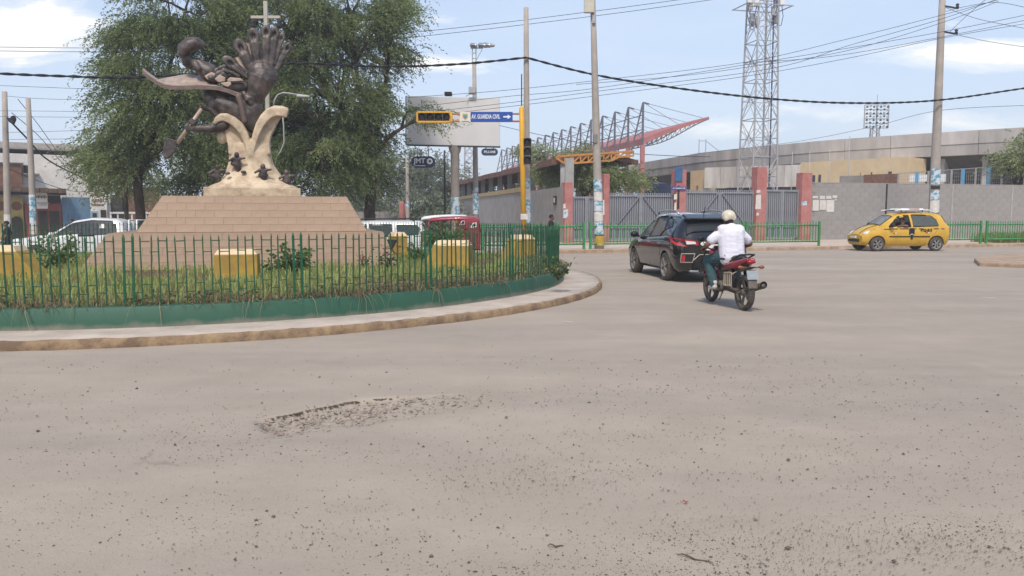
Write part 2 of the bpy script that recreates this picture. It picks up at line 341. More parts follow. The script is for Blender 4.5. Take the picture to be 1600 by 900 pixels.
P = np.stack([x[k], y[k], -.045*ii[k]+.012], -1); s = .005+.007*rng.gamma(1.2, .55, len(P)); s = np.minimum(s, .026)
M_broken = mat('broken_asphalt', (168, 152, 136), .95, .3, 30, .4, 120, col2=(138, 122, 108))
tag(link('pothole_rubble', stones(P, s, 'pothole_rubble', M_broken, .38)), 'broken asphalt rubble lying in the pothole', None, kind='stuff')
x = rng.uniform(-2.2, -.7, 60000); y = rng.uniform(5.6, 7.4, 60000); ii, tt, qq = pothole(x, y); up_ = .20+.32*np.sin(np.clip(tt, 0, 1)*math.pi); k = (np.abs(up_-.022-qq) < .016) & (tt > .03) & (tt < .62) & (rng.random(60000) < .24*np.clip(vnoise(x*9, y*9, 7)*2-.5, 0, 1))  # strip of darker stones stands in for the undercut shadow along the back ledge
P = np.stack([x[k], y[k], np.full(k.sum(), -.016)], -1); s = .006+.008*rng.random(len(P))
tag(link('ledge_shadow_stones', stones(P, s, 'ledge_shadow_stones', mat('shadow_dark_asphalt', (116, 100, 86), .95, .2, 60), .7)), 'dark asphalt bits standing in for the shadow under the back edge of the pothole', None, kind='stuff')
litter = MB()
M_lit = mat('litter_paper', (206, 200, 190), .8, .1, 20)
def flake(px, py, L, m, lab, a, name='litter_scrap'):
    p = gp(px, py); q = MB(); n = 6
    q.tube([(math.cos(a)*L*(i/n-.5), math.sin(a)*L*(i/n-.5)+.01*math.sin(i*1.7), .012+.006*math.sin(i*1.1)) for i in range(n+1)], [.0022+.002*math.sin(math.pi*i/n) for i in range(n+1)], 5)
    o = q.build(name, m, None, True, loc=p); tag(o, lab, 'litter')
M_twig = mat('dry_twig', (104, 84, 66), .9, .2, 20)
flake(887, 504, .16, M_lit, 'pale paper scrap on the road below the kerb tip', 0)
flake(1085, 876, .17, M_twig, 'dry curved twig on the gravel near the bottom edge', -.5, 'twig')
flake(868, 856, .08, M_twig, 'short dry twig lying in the near gravel', .1, 'twig')
flake(1071, 787, .03, mat('red_plastic', (190, 70, 64), .5), 'tiny red plastic scrap on the near road', .2)
flake(1545, 466, .28, M_lit, 'flat pale scrap lying far right on the road', .1)
# ================================================================== roundabout island
IC = Vector((-7.4, 18.65, 0)); RK, RW = 9.48, 8.62
def ring(prof, n=220, jit=0.0):      # revolve (r,z) profile about the island centre
    mb = MB(); m = len(prof); vs = []
    for k in range(n):
        q = 2*math.pi*k/n; j = jit*(random.random()-.5); j2 = jit*(random.random()-.5)*.6
        for i, (r, z) in enumerate(prof): vs.append((IC.x+(r+j*(i < 4))*math.cos(q), IC.y+(r+j*(i < 4))*math.sin(q), z+(j2 if i > 0 else 0)))
    fs = [(k*m+i, k*m+i+1, ((k+1) % n)*m+i+1, ((k+1) % n)*m+i) for k in range(n) for i in range(m-1)]
    return mb.add(vs, fs)
M_kerb = mat('kerb_worn_paint', (152, 128, 98), .9, .2, 3.5, .6, 24, col2=(108, 88, 70), mixpos=(.38, .62))
M_pave = mat('pale_pavement', (186, 172, 158), .9, .16, 1.6, .35, 40)
k = ring([(RK+.02, -.6), (RK+.015, .01), (RK+.004, .098), (RK-.012, .113), (RK-.07, .116)], 420, .022).build('kerb', M_kerb, None, True); tag(k, 'worn yellowish kerb around the roundabout island', None, kind='structure')
k = ring([(RK-.05, .05), (RK-.055, .1185), (RK-.4, .121), (RW-.05, .124)], 300, .006).build('pavement', M_pave, None, True); tag(k, 'narrow pale pavement around the green planter wall', None, kind='structure')
def wall_green():
    m = bpy.data.materials.new('green_wall_paint'); m.use_nodes = True; nt = m.node_tree; b = nt.nodes['Principled BSDF']; N = nt.nodes.new; L = nt.links.new
    t = N('ShaderNodeTexCoord'); s = N('ShaderNodeSeparateXYZ'); L(t.outputs['Object'], s.inputs[0])
    n = N('ShaderNodeTexNoise'); n.inputs['Scale'].default_value = 2.2; n.inputs['Detail'].default_value = 9; n.inputs['Roughness'].default_value = .7; L(t.outputs['Object'], n.inputs['Vector'])
    a = N('ShaderNodeMath'); a.operation = 'MULTIPLY_ADD'; L(n.outputs['Fac'], a.inputs[0]); a.inputs[1].default_value = -.24; L(s.outputs['Z'], a.inputs[2])
    r = N('ShaderNodeValToRGB'); L(a.outputs[0], r.inputs[0]); e = r.color_ramp.elements; e[0].position = -.005; e[1].position = .085
    e[0].color = (.175, .165, .125, 1); e[1].color = (.019, .084, .047, 1)
    L(r.outputs[0], b.inputs['Base Color']); b.inputs['Roughness'].default_value = .6; return m
M_wallgreen = wall_green()
pw = ring([(RW, .06), (RW-.004, .395), (RW-.02, .41), (RW-.17, .412), (RW-.19, .39), (RW-.19, .05)], 240, .006).build('planter_wall', M_wallgreen, None, True)
tag(pw, 'low round green painted wall with dirt splashed along its foot', 'wall')
M_soil = mat('garden_soil', (112, 82, 62), .98, .25, 3, .6, 30)
so = MB(); so.add([(IC.x, IC.y, .40)]+[(IC.x+r*math.cos(q), IC.y+r*math.sin(q), z+.03*random.random()) for r, z in ((RW-.18, .33), (5.5, .36)) for q in [2*math.pi*k/96 for k in range(96)]],
    [(1+k, 1+(k+1) % 96, 97+(k+1) % 96, 97+k) for k in range(96)]+[(97+k, 97+(k+1) % 96, 0) for k in range(96)])
tag(so.build('soil', M_soil, None, True), 'brown soil bed inside the green wall', None, kind='structure')

# ---------------- picket fence on the planter wall
M_fence = mat('dark_green_enamel', (32, 78, 50), .5, .15, 5, col2=(38, 50, 42), mixpos=(.3, .5))
M_fence2 = mat('green_post_enamel', (26, 88, 58), .5, .12, 5)
fence = thing('picket_fence', 'dark green steel picket fence ringing the monument island', 'fence', (IC.x, IC.y, .34))
RF = 8.50; NP = 24*20; dq = 2*math.pi/NP
def spear(wd, h):
    mb = MB(); a = wd/2; mb.hexa([(-a, -a, 0), (a, -a, 0), (a, a, 0), (-a, a, 0), (-a, -a, h-.07), (a, -a, h-.07), (a, a, h-.07), (-a, a, h-.07)])
    mb.add([(-a*1.3, -a*1.3, h-.07), (a*1.3, -a*1.3, h-.07), (a*1.3, a*1.3, h-.07), (-a*1.3, a*1.3, h-.07), (0, 0, h)], [(0, 1, 4), (1, 2, 4), (2, 3, 4), (3, 0, 4), (3, 2, 1, 0)]); return mb
me_p = spear(.017, 1.03).mesh('picket', M_fence); me_post = spear(.03, 1.05).mesh('post', M_fence2)
def order(i): return (IC+Vector((RF*math.cos(i*dq), RF*math.sin(i*dq), 0))).length
near = sorted(range(NP), key=order); NEAR = set(near[:330])
restp = MB(); restc = MB(); nc = 0
me_c = MB().box(-.5, .5, -.006, .006, -.006, .006).mesh('crossbar', M_fence)
for i in range(NP):
    q = i*dq; x, y = RF*math.cos(q), RF*math.sin(q); post = (i % 20) in (0, 1)
    lean = random.gauss(0, .012)
    if post or i in NEAR:
        o = link('post' if post else 'picket', me_post if post else me_p, fence, (x, y, random.uniform(-.012, .008)), (random.gauss(0, .01), lean, q))
    else:
        restp.hexa([(x+a, y+b, z) for z in (0, 1.0) for a, b in ((-.009, -.009), (.009, -.009), (.009, .009), (-.009, .009))])
    q2 = q+dq/2; xm, ym = RF*math.cos(q2), RF*math.sin(q2)
    if random.random() < .04: continue
    zs = (.93, .35) if i % 2 == 0 else (.79, .245)
    for z in zs:
        if i in NEAR and nc < 300 and order(i) < 18:
            o = link('crossbar', me_c, fence, (xm, ym, z+random.gauss(0, .006)), (0, random.gauss(0, .03), q2+math.pi/2)); o.scale = (RF*dq*1.04, 1, 1); nc += 1
        else:
            t = Vector((-math.sin(q2), math.cos(q2), 0))*RF*dq*.52; c = Vector((xm, ym, z)); restc.bar(c-t, c+t, .012)
tag(restp.build('pickets', M_fence, fence), kind='stuff'); tag(restc.build('crossbars', M_fence, fence), kind='stuff')

# ---------------- grass
def blades(P, L, lean, wid, tint, name, m, droop=.5):
    n = len(P); a = rng.random(n)*6.283; d = np.stack([np.cos(a), np.sin(a), np.zeros(n)], -1)*lean[:, None]; s = np.stack([-np.sin(a), np.cos(a), np.zeros(n)], -1)*wid[:, None]
    up = np.zeros((n, 3)); up[:, 2] = 1
    m1 = P+(up*.6+d*.35)*L[:, None]; t = P+(up*(1-droop*lean[:, None])+d*1.1)*L[:, None]
    V = np.stack([P-s, P+s, m1+s*.8, m1-s*.8, t], 1).reshape(-1, 3); b = np.arange(n)[:, None]*5
    Fq = np.concatenate([b+np.array([[0, 1, 2]]), b+np.array([[0, 2, 3]]), b+np.array([[3, 2, 4]])])
    me = bpy.data.meshes.new(name); np_mesh(me, V, Fq); at = me.attributes.new('tint', 'FLOAT', 'POINT'); at.data.foreach_set('value', np.repeat(tint, 5).astype(np.float32)); me.materials.append(m); return me
M_grass = leafmat('grass_blade', (.15, .20, .045), (.47, .52, .18), .42)
M_dry = leafmat('dry_grass_blade', (.15, .10, .06), (.40, .34, .20), .35)
def polar(n, r0, r1, qa=None):
    r = np.sqrt(rng.uniform(r0*r0, r1*r1, n)); q = rng.uniform(0, 6.283, n) if qa is None else rng.uniform(qa[0], qa[1], n)
    return np.stack([IC.x+r*np.cos(q), IC.y+r*np.sin(q), np.full(n, .36)], -1)
P = polar(60000, .5, 8.4); pn = vnoise(P[:, 0]*1.1, P[:, 1]*1.1, 2); den = np.clip((pn-.15)*1.5, .1, 1)*np.where(P[:, 1] < 20, 1, .45); P = P[rng.random(len(P)) < den]
pn = vnoise(P[:, 0]*1.1, P[:, 1]*1.1, 2); L = .08+.14*rng.random(len(P))+.15*pn*rng.random(len(P))+np.where((P[:, 0] < -8) & (P[:, 1] < 18), .12, 0)*rng.random(len(P))
tag(link('grass', blades(P, L, rng.uniform(.1, .9, len(P)), rng.uniform(.004, .009, len(P)), np.clip(.15+.5*vnoise(P[:, 0]*.6, P[:, 1]*.6, 8)+.35*rng.random(len(P)), 0, 1), 'grass', M_grass)), 'unmown green grass growing inside the picket fence', None, kind='stuff')
q0, q1 = -math.pi*.98, -.02
P = polar(15000, 7.85, 8.62, (q0-.1, q1+.5)); k = rng.random(len(P)) < np.clip(vnoise(P[:, 0]*2.2, P[:, 1]*2.2, 6)*1.5-.25, .12, 1); P = P[k]; rr = np.hypot(P[:, 0]-IC.x, P[:, 1]-IC.y); P[:, 2] = .35
L = .10+.22*rng.random(len(P))**1.5
tag(link('dry_weeds', blades(P, L, rng.uniform(.5, 1.3, len(P)), rng.uniform(.004, .008, len(P)), np.clip(rng.random(len(P))*.8+.2*vnoise(P[:, 0]*3, P[:, 1]*3, 1), 0, 1), 'dry_weeds', M_dry, .75)), 'dry brown weeds along the foot of the fence', None, kind='stuff')
# strands hanging over the wall face
hang = MB(); nh = 300; V = []; Fh = []; T = []
for i in range(nh):
    c = rng.uniform(q0, q1+.3); c += .05*math.sin(c*37); r = 8.47; L = rng.uniform(.12, .42); b = len(V); sp = rng.uniform(-.25, .25); n = 5; tt = rng.random(); w_ = rng.uniform(.004, .008)
    for j in range(n+1):
        f = j/n; rr = r+.32*L/.3*min(f*1.1, .55+.2*f); z = .42+L*(.9*f-1.75*f*f*(.6+.6*tt)); qq = c+sp*f*.1
        er = Vector((math.cos(qq), math.sin(qq), 0)); et = Vector((-er.y, er.x, 0)); p = IC+er*rr; p.z = max(z, .14)
        for s_ in (-1, 1): V.append(p+et*s_*w_*(1-f*.8)); T.append(tt)
        if j: Fh.append((b+2*j-2, b+2*j-1, b+2*j+1, b+2*j))
me = bpy.data.meshes.new('hanging_weeds'); me.from_pydata(V, [], Fh); at = me.attributes.new('tint', 'FLOAT', 'POINT'); at.data.foreach_set('value', T); me.materials.append(M_dry)
tag(link('hanging_weeds', me), 'weed strands hanging over the green planter wall', None, kind='stuff')

# low broad weeds hugging the fence foot
def weed_belt():
    n = 9000; r = rng.uniform(7.9, 8.56, n); q = rng.uniform(q0-.1, q1+.5, n); keep = rng.random(n) < np.clip(vnoise(q*14, r*2, 5)*1.7-.35, .05, 1); r, q = r[keep], q[keep]; n = len(r)
    C = np.stack([IC.x+r*np.cos(q), IC.y+r*np.sin(q), .38+.16*rng.random(n)**2], -1); D = rng.normal(0, 1, (n, 3)); D[:, 2] = np.abs(D[:, 2])*.5
    tag(link('weed_leaves', leaf_quads(C, D, rng.uniform(.04, .11, n), rng.uniform(.008, .022, n), rng.random(n), 'weed_leaves', leafmat('weed_leaf', (.10, .075, .035), (.30, .30, .13), .3))), 'low leafy weeds crowding the foot of the picket fence', None, kind='stuff')
# ---------------- broad-leaf plants
M_shrub = leafmat('shrub_leaf', (.04, .085, .022), (.20, .26, .075), .35)
M_stem = mat('plant_stem', (92, 80, 56), .9, .2, 20)
M_flower = mat('flower_petal', (178, 70, 84), .7, .2, 30)
def leaf_quads(C, D, L, W, tint, name, m, fold=.0):     # leaves as kinked diamonds
    n = len(C); D = D/np.linalg.norm(D, axis=1, keepdims=True); r = rng.normal(size=(n, 3)); s = np.cross(D, r); s /= np.linalg.norm(s, axis=1, keepdims=True)+1e-9
    mid = C+D*L[:, None]*.5; V = np.stack([C, mid+s*W[:, None], C+D*L[:, None], mid-s*W[:, None]], 1).reshape(-1, 3)
    me = bpy.data.meshes.new(name); np_mesh(me, V, np.arange(4*n).reshape(n, 4)); at = me.attributes.new('tint', 'FLOAT', 'POINT'); at.data.foreach_set('value', np.repeat(tint, 4).astype(np.float32)); me.materials.append(m); return me
weed_belt()
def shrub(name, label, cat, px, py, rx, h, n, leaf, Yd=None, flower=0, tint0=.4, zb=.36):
    p = gp(px, py, zb); t = thing(name, label, cat, p); st = MB(); C = []; D = []
    for i in range(9):
        a = i*2.4; tip = Vector((math.cos(a)*rx*random.uniform(.3, .9), math.sin(a)*rx*random.uniform(.3, .9), h*random.uniform(.55, 1)))
        st.tube([(0, 0, 0), tip*.5+Vector((0, 0, .05*h)), tip], [.012, .008, .003], 5)
        for j in range(n//9):
            f = random.uniform(.25, 1.08); c = tip*f; C.append(c+Vector((random.gauss(0, rx*.16), random.gauss(0, rx*.16), random.gauss(0, h*.07)))); D.append((math.cos(a)+random.gauss(0, .8), math.sin(a)+random.gauss(0, .8), random.gauss(.1, .5)))
    C = np.array(C); D = np.array(D); st.build('stem', M_stem, t, True)
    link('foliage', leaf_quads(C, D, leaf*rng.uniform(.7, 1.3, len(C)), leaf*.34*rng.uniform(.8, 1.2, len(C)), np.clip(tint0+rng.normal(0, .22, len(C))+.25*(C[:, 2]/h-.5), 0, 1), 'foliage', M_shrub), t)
    for i in range(flower):
        b = MB(); c = Vector((random.uniform(-rx, rx), random.uniform(-rx, 0), h*random.uniform(.5, 1.05)))
        for a in range(5): b.ell(c+Vector((.03*math.cos(a*1.26), .03*math.sin(a*1.26), .01)), (.03, .03, .016), 6, 4)
        b.build('flower', M_flower, t, True)
shrub('leafy_shrub', 'broad-leaved green shrub before the plinth, right of the small yellow box', 'shrub', 458, 432, .42, .62, 420, .10)
shrub('leafy_shrub', 'small dusty shrub at the plinth foot beside the yellow box', 'shrub', 425, 430, .25, .35, 130, .08, tint0=.25)
shrub('leafy_shrub', 'bright green bush in front of the red mototaxi', 'shrub', 690, 408, .55, 1.05, 900, .10, tint0=.55)
shrub('flowering_plant', 'red flowering plant at the right corner of the plinth', 'plant', 606, 424, .28, .55, 120, .07, flower=4, tint0=.2)
shrub('flowering_plant', 'sparse flowering plant on the plinth front near the right corner', 'plant', 568, 424, .22, .5, 60, .06, flower=1, tint0=.2)
shrub('leafy_shrub', 'yellow-green weed bush in front of the white pickup', 'shrub', 95, 420, .5, .8, 420, .09, tint0=.5)
shrub('leafy_shrub', 'dark weed bush left of the plinth corner', 'shrub', 60, 428, .55, .5, 300, .08, tint0=.1)
shrub('leafy_shrub', 'scraggly weed clump at the right end of the fence', 'shrub', 872, 438, .28, .42, 150, .07, tint0=.2)
shrub('leafy_shrub', 'low green shrub between the plinth and the yellow wedge box', 'shrub', 650, 412, .38, .5, 300, .09, tint0=.35)

# ---------------- yellow floodlight housings
M_yel = mat('yellow_masonry_paint', (182, 149, 62), .75, .14, 2.5, .3, 24, col2=(156, 126, 62)); M_yel2 = mat('cream_cap_paint', (222, 196, 156), .75, .08, 4)
def housing(px, py, w_, h, dp, rz, lab, foot=.25, lamp=False):
    p = gp(px, py, .34); t = thing('floodlight_housing', lab, 'light housing', p, rz, 'yellow floodlight housings around the monument')
    b = MB(); hb = h*.84
    b.prism([(-w_/2-foot, -.05), (w_/2, -.05), (w_/2, hb), (-w_/2, hb)], -dp/2, dp/2, 'Y'); b.build('housing', M_yel, t, bevel=.012)
    c = MB(); c.hexa([(-w_/2, -dp/2, hb+.002), (w_/2, -dp/2, hb+.002), (w_/2, dp/2, hb+.002), (-w_/2, dp/2, hb+.002), (-w_/2+.06, -dp/2+.07, h), (w_/2-.07, -dp/2+.07, h), (w_/2-.07, dp/2-.05, h), (-w_/2+.06, dp/2-.05, h)]); c.build('cap', M_yel2, t, bevel=.008)
    if lamp:
        l = MB(); l.box(-.10, .10, -dp/2-.14, -dp/2-.02, .0, .13); l.build('floodlight', M_black, t, bevel=.02)
    return t
housing(372, 437, .80, .60, .5, R(12), 'yellow box housing with cream cap in front of the plinth centre', .02)
housing(708, 424, .80, .70, .6, R(-6), 'yellow wedge housing with cream cap in front of the red mototaxi', .32, True)
housing(815, 408, .55, .72, .6, R(25), 'yellow wedge housing at the right end of the island', .3)
housing(5, 441, .75, .70, .6, R(190), 'yellow wedge housing at the left edge of the photo', .45)
housing(622, 402, .42, .75, .5, R(30), 'yellow housing half hidden behind the right corner of the plinth', .05)
fb = thing('floodlight', 'dark triangular floodlight beside the right plinth corner', 'lamp', gp(612, 412, .36)); b = MB(); b.prism([(-.16, .62), (.16, .62), (0, .34)], -.12, .1); b.build('lamp_body', M_darkmetal, fb); b = MB(); b.tube([(0, 0, 0), (0, 0, .4)], .018, 6); b.build('stake', M_darkmetal, fb)
# ================================================================== tiled plinth
a = gp(120, 428, .34); b_ = gp(624, 418, .34)
PL = Plane((a.x, a.y), (b_.x, b_.y), .34)
M_tile = mat('beige_tile', (157, 132, 109), .7, .08, 3, .15, 60); M_grout = mat('tile_grout', (148, 123, 101), .9, .1, 8); M_foot = mat('plinth_footing', (108, 94, 84), .95, .2, 6, .4, 40)
plinth = thing('tiled_plinth', 'two-tier sloping beige tiled plinth under the sculpture', 'plinth', PL.loc(0, 0, 0), PL.rz)
WB = PL.len; cx = WB/2
def tier(z0, z1, x0, x1, X0, X1, y0, Y0, dp0, dp1, rows, tw):
    # frustum: bottom rectangle x0..x1,y0..dp0 ; top X0..X1,Y0..dp1
    core = MB(); core.hexa([(x0, y0, z0), (x1, y0, z0), (x1, dp0, z0), (x0, dp0, z0), (X0, Y0, z1), (X1, Y0, z1), (X1, dp1, z1), (X0, dp1, z1)]); core.build('core', M_grout, plinth)
    faces = [((x0, y0), (x1, y0), (X0, Y0), (X1, Y0)), ((x1, y0), (x1, dp0), (X1, Y0), (X1, dp1)), ((x0, dp0), (x0, y0), (X0, dp1), (X0, Y0))]
    for fi, (A, B, C, D) in enumerate(faces):
        A, B = Vector((*A, z0)), Vector((*B, z0)); C, D = Vector((*C, z1)), Vector((*D, z1)); nrm = (B-A).cross(C-A).normalized(); n = nrm*.009
        for r in range(rows):
            v0, v1 = (r+.012)/rows, (r+1-.012)/rows; L = (B-A).length; xx = -tw*(.5 if r % 2 else 0)
            la, lb = A.lerp(C, v0), B.lerp(D, v0); ua, ub = A.lerp(C, v1), B.lerp(D, v1)
            # tiles are cut on vertical joints measured along the bottom edge
            du = (B-A).normalized(); oL = (la-A).dot(du); oR = (lb-A).dot(du); uL = (ua-A).dot(du); uR = (ub-A).dot(du)
            while xx < L:
                t0, t1 = xx+.004, xx+tw-.004; xx += tw
                def pt(s, lo, hi, pa, pb): s = min(max(s, lo), hi); return pa+(pb-pa)*((s-lo)/(hi-lo))
                q = [pt(t0, oL, oR, la, lb), pt(t1, oL, oR, la, lb), pt(t1, uL, uR, ua, ub), pt(t0, uL, uR, ua, ub)]
                if (q[1]-q[0]).length < .03 and (q[2]-q[3]).length < .03: continue
                m = MB(); jit = nrm*random.uniform(-.002, .002); m.hexa([p-n*.2 for p in q]+[p+n+jit for p in q]); c = sum(q, Vector())/4
                m.v = [tuple(Vector(p)-c) for p in m.v]; m.build('tile', M_tile, plinth, loc=c)
xl, zt = PL.hit(169, 365, .35); xr, _ = PL.hit(598, 359, .35)
MB().box(.02, WB-.02, .03, 6, -.12, .05).build('footing', M_foot, plinth)
zt1 = zt
ua, _ = PL.hit(213, 365, .9); ub, _ = PL.hit(573, 359, .9); uc, z2 = PL.hit(254, 306, 1.5); ud, _ = PL.hit(541, 303, 1.5)
tier(.05, zt1, .03, WB-.03, xl, xr, .04, .35, 5.9, 5.6, 5, .42)
tier(zt1+.002, z2, ua, ub, uc, ud, .9, 1.5, 5.1, 4.5, 5, .42)
PT = PL.loc(0, 0, 0).z+z2        # world z of plinth top
# ================================================================== sculpture
YS = 21.0; SC = YS/F*math.cos(R(17))
base = ap(395, 304, YS); base.z = PT+.003
M_lime = mat('weathered_cream_stone', (204, 184, 156), .9, .2, 2.6, .6, 14, col2=(156, 134, 110), mixpos=(.36, .6)); M_bronze = mat('patinated_bronze', (106, 95, 89), .5, .3, 4, .45, 14, metal=.3, col2=(58, 51, 49), spec=.5); M_bronze2 = mat('worn_bronze_plate', (192, 168, 150), .5, .2, 4, .2, 30, metal=.25)
scu = thing('monument_sculpture', 'bronze figure, shovel and giant open hand rising from a split cream stone trunk', 'sculpture', base, R(17))
kz = YS/F
_u = Vector((math.cos(R(17)), math.sin(R(17)), 0)); _n = Vector((-_u.y, _u.x, 0))
def sk(px, py, v=0.0):         # photo pixel -> local point on the sculpture's own plane at depth v
    r = ray(px, py); c = Vector((0, 0, CAMH)); p0 = base+_n*v; p = c+r*((p0-c).dot(_n)/r.dot(_n)); return Vector(((p-base).dot(_u), v, p.z-base.z))
def sp(zx, zy, v=0.0): return sk(200+zx/3.103, 20+zy/3.103, v)
st = MB(); o0 = sp(383, 884); o1 = sp(830, 884)
st.prism([(o0.x, 0), (o1.x, 0), (o1.x, .22), (o0.x, .24)], -1.15, 1.15); st.build('base_slab', M_lime, scu, bevel=.02)
def sr(zx, zy, v=0.0): return sk(310+zx/5.62, 150+zy/5.62, v)
def sq(zx, zy, v=0.0): return sk(215+zx/5.456, 35+zy/5.456, v)
UQ = kz/5.456; UR = kz/5.62
# ---- stone: flaring foot, recessed faces, two curling rims that meet in a V
tr = MB(); n = 30; vs = []
rk = [(842, 84, 876, 1.08), (806, 84, 876, 1.08), (790, 112, 846, 1.0), (765, 168, 796, .88), (735, 202, 762, .78), (700, 226, 732, .69), (655, 246, 698, .61), (600, 262, 664, .54), (540, 269, 645, .49), (480, 270, 634, .45), (430, 264, 628, .42)]
for zy, l, r_, dv in rk:
    A, B = sr(l, zy), sr(r_, zy); c = (A+B)/2; hw = (B.x-A.x)/2
    for k in range(n):
        q = 2*math.pi*k/n; cs, sn = math.cos(q), math.sin(q); e = .72; vs.append((c.x+hw*math.copysign(abs(cs)**e, cs), dv*math.copysign(abs(sn)**e, sn)*(1+.03*math.sin(7*q)), c.z))
m_ = len(rk); tr.add(vs, [(i*n+k, i*n+(k+1) % n, (i+1)*n+(k+1) % n, (i+1)*n+k) for i in range(m_-1) for k in range(n)]+[tuple(range(n)), tuple(range((m_-1)*n, m_*n))])
for poly in ([(272, 520), (262, 430), (245, 345), (228, 270), (215, 225), (240, 190), (300, 205), (360, 262), (410, 340), (440, 420), (452, 520)], [(465, 520), (480, 430), (505, 335), (545, 245), (600, 170), (660, 135), (735, 150), (720, 190), (690, 240), (665, 300), (640, 350), (626, 420), (634, 520)]):
    P = [sr(x, y) for x, y in poly]; tr.prism([(p.x, p.z) for p in P], -.36, .36)
def rim(path, wid):            # curled slab: centre line in the front plane, thickness, swept through the depth
    P = [sr(x, y) for x, y, t in path]; T = [t*UR for x, y, t in path]; vs = []; K = 9
    for i, p in enumerate(P):
        d = (P[min(i+1, len(P)-1)]-P[max(i-1, 0)]).normalized(); nn = Vector((d.z, 0, -d.x))
        for s_ in (-1, 1):
            for k in range(K): f = k/(K-1)*2-1; q = p+nn*s_*T[i]/2; vs.append((q.x, f*wid, q.z+f*wid*.10-.05*f*f))
    m = len(P); row = 2*K; fs = []
    for i in range(m-1):
        for s_ in (0, 1):
            for k in range(K-1): fs.append((i*row+s_*K+k, i*row+s_*K+k+1, (i+1)*row+s_*K+k+1, (i+1)*row+s_*K+k))
        for k in (0, K-1): fs.append((i*row+k, (i+1)*row+k, (i+1)*row+K+k, i*row+K+k))
    for i in (0, m-1):
        for k in range(K-1): fs.append((i*row+k, i*row+k+1, i*row+K+k+1, i*row+K+k))
    tr.add(vs, fs)
rim([(148, 232, 26), (168, 200, 40), (205, 180, 56), (250, 180, 62), (310, 210, 66), (368, 262, 68), (412, 335, 60), (440, 420, 46), (455, 510, 30)], .52)
rim([(782, 140, 74), (735, 128, 80), (675, 122, 78), (622, 144, 74), (575, 190, 70), (535, 252, 62), (506, 325, 52), (482, 415, 42), (466, 510, 28)], .52)
tr.ell(sr(207, 358, -.15), (44*UR, .16, 64*UR)); tr.cap(sr(225, 335, -.1), sr(262, 350, 0), .1, .12)
blob(tr, 'stone_trunk', M_lime, scu, .024, 1)
# ---- curved wing slab with a pale top
def sheet(front, back, vf, vb, th, name, m):
    vs = []; n = len(front)
    for i in range(n):
        A, B = sq(*front[i], vf), sq(*back[i], vb)
        for p in (A, B, B-Vector((0, 0, th)), A-Vector((0, 0, th))): vs.append(p)
    fs = [(i*4+k, i*4+(k+1) % 4, (i+1)*4+(k+1) % 4, (i+1)*4+k) for i in range(n-1) for k in range(4)]+[(0, 1, 2, 3), ((n-1)*4, (n-1)*4+1, (n-1)*4+2, (n-1)*4+3)]
    q = MB(); q.add(vs, fs); q.mi = [0 if (j < 4*(n-1) and j % 4 == 0) else 1 for j in range(len(fs))]; return q.build(name, m, scu)
sheet([(40, 404), (75, 436), (115, 465), (170, 502), (230, 528), (300, 538), (400, 538), (500, 535), (600, 537), (680, 545), (750, 562), (820, 588), (880, 618)], [(48, 390), (85, 418), (125, 448), (178, 484), (245, 470), (330, 455), (440, 436), (510, 450), (570, 474), (650, 508), (740, 548), (810, 575), (885, 604)], -.40, .30, .10, 'wing_slab', [M_bronze2, mat('bronze_rim', (122, 104, 95), .55, .2, 5, .2, 20, metal=.2)])
bz = MB()
for A, B, ra, rb in [((600, 615), (700, 690), 42, 92), ((700, 690), (800, 735), 92, 100), ((800, 735), (895, 800), 100, 92), ((895, 800), (950, 860), 92, 70), ((640, 605), (840, 655), 46, 60), ((610, 640), (720, 740), 50, 60), ((820, 660), (900, 720), 70, 80)]: bz.cap(sq(*A), sq(*B), ra*UQ, rb*UQ)
bz.cap(sq(985, 740), sq(985, 880), 80*UQ, 66*UQ)
blob(bz, 'boat_hull', M_bronze, scu, .026, 3)
sw_ = MB(); sw_.cap(sq(858, 630, -.34), sq(880, 700, -.36), 26*UQ, 22*UQ); sw_.cap(sq(880, 700, -.36), sq(912, 840, -.30), 22*UQ, 20*UQ); blob(sw_, 'strap', mat('bronze_rim', (0, 0, 0)), scu, .018, 2)
# ---- figure
fg = MB(); fg.ell(sq(418, 312), (46*UQ, .14, 52*UQ)); fg.cap(sq(402, 325, -.04), sq(392, 335, -.06), 16*UQ, 12*UQ); fg.cap(sq(418, 350), sq(440, 382), 34*UQ, 20*UQ); fg.cap(sq(455, 330), sq(520, 360), 40*UQ, 50*UQ)
fg.cap(sq(520, 360), sq(600, 425), 52*UQ, 72*UQ); fg.cap(sq(600, 425), sq(660, 480), 70*UQ, 50*UQ); fg.cap(sq(590, 375, .1), sq(640, 405, .1), 40*UQ, 40*UQ)
for k in range(5): fg.cap(sq(462+k*11, 340+k*3, -.16), sq(478+k*7, 372+k*4, -.20), 9*UQ, 8*UQ)        # fingers at the beard
fg.cap(sq(520, 395, -.2), sq(490, 352, -.17), 22*UQ, 24*UQ)
blob(fg, 'figure', M_bronze, scu, .018, 2)
hat = MB()
for v in (-.17, 0, .17):
    g_ = .86 if v else 1
    for A, B, ra, rb in [((382, 262), (400, 222), 40, 56), ((400, 222), (445, 192), 56, 62), ((445, 192), (500, 180), 62, 54), ((500, 180), (535, 188), 54, 40)]: hat.cap(sq(*A, v), sq(*B, v), ra*UQ*g_, rb*UQ*g_)
blob(hat, 'hat', M_bronze, scu, .024, 4)
lp = MB()           # drapery and tools heaped on the slab
for P in ([(650, 420), (700, 388), (745, 372)], [(672, 440), (735, 408), (800, 428), (862, 462)], [(690, 470), (730, 440), (760, 470)], [(600, 470), (640, 460), (680, 490)], [(720, 500), (760, 540), (800, 552)]):
    for p0, p1 in zip(P, P[1:]): lp.cap(sq(*p0, -.08), sq(*p1, -.06), 17*UQ, 15*UQ)
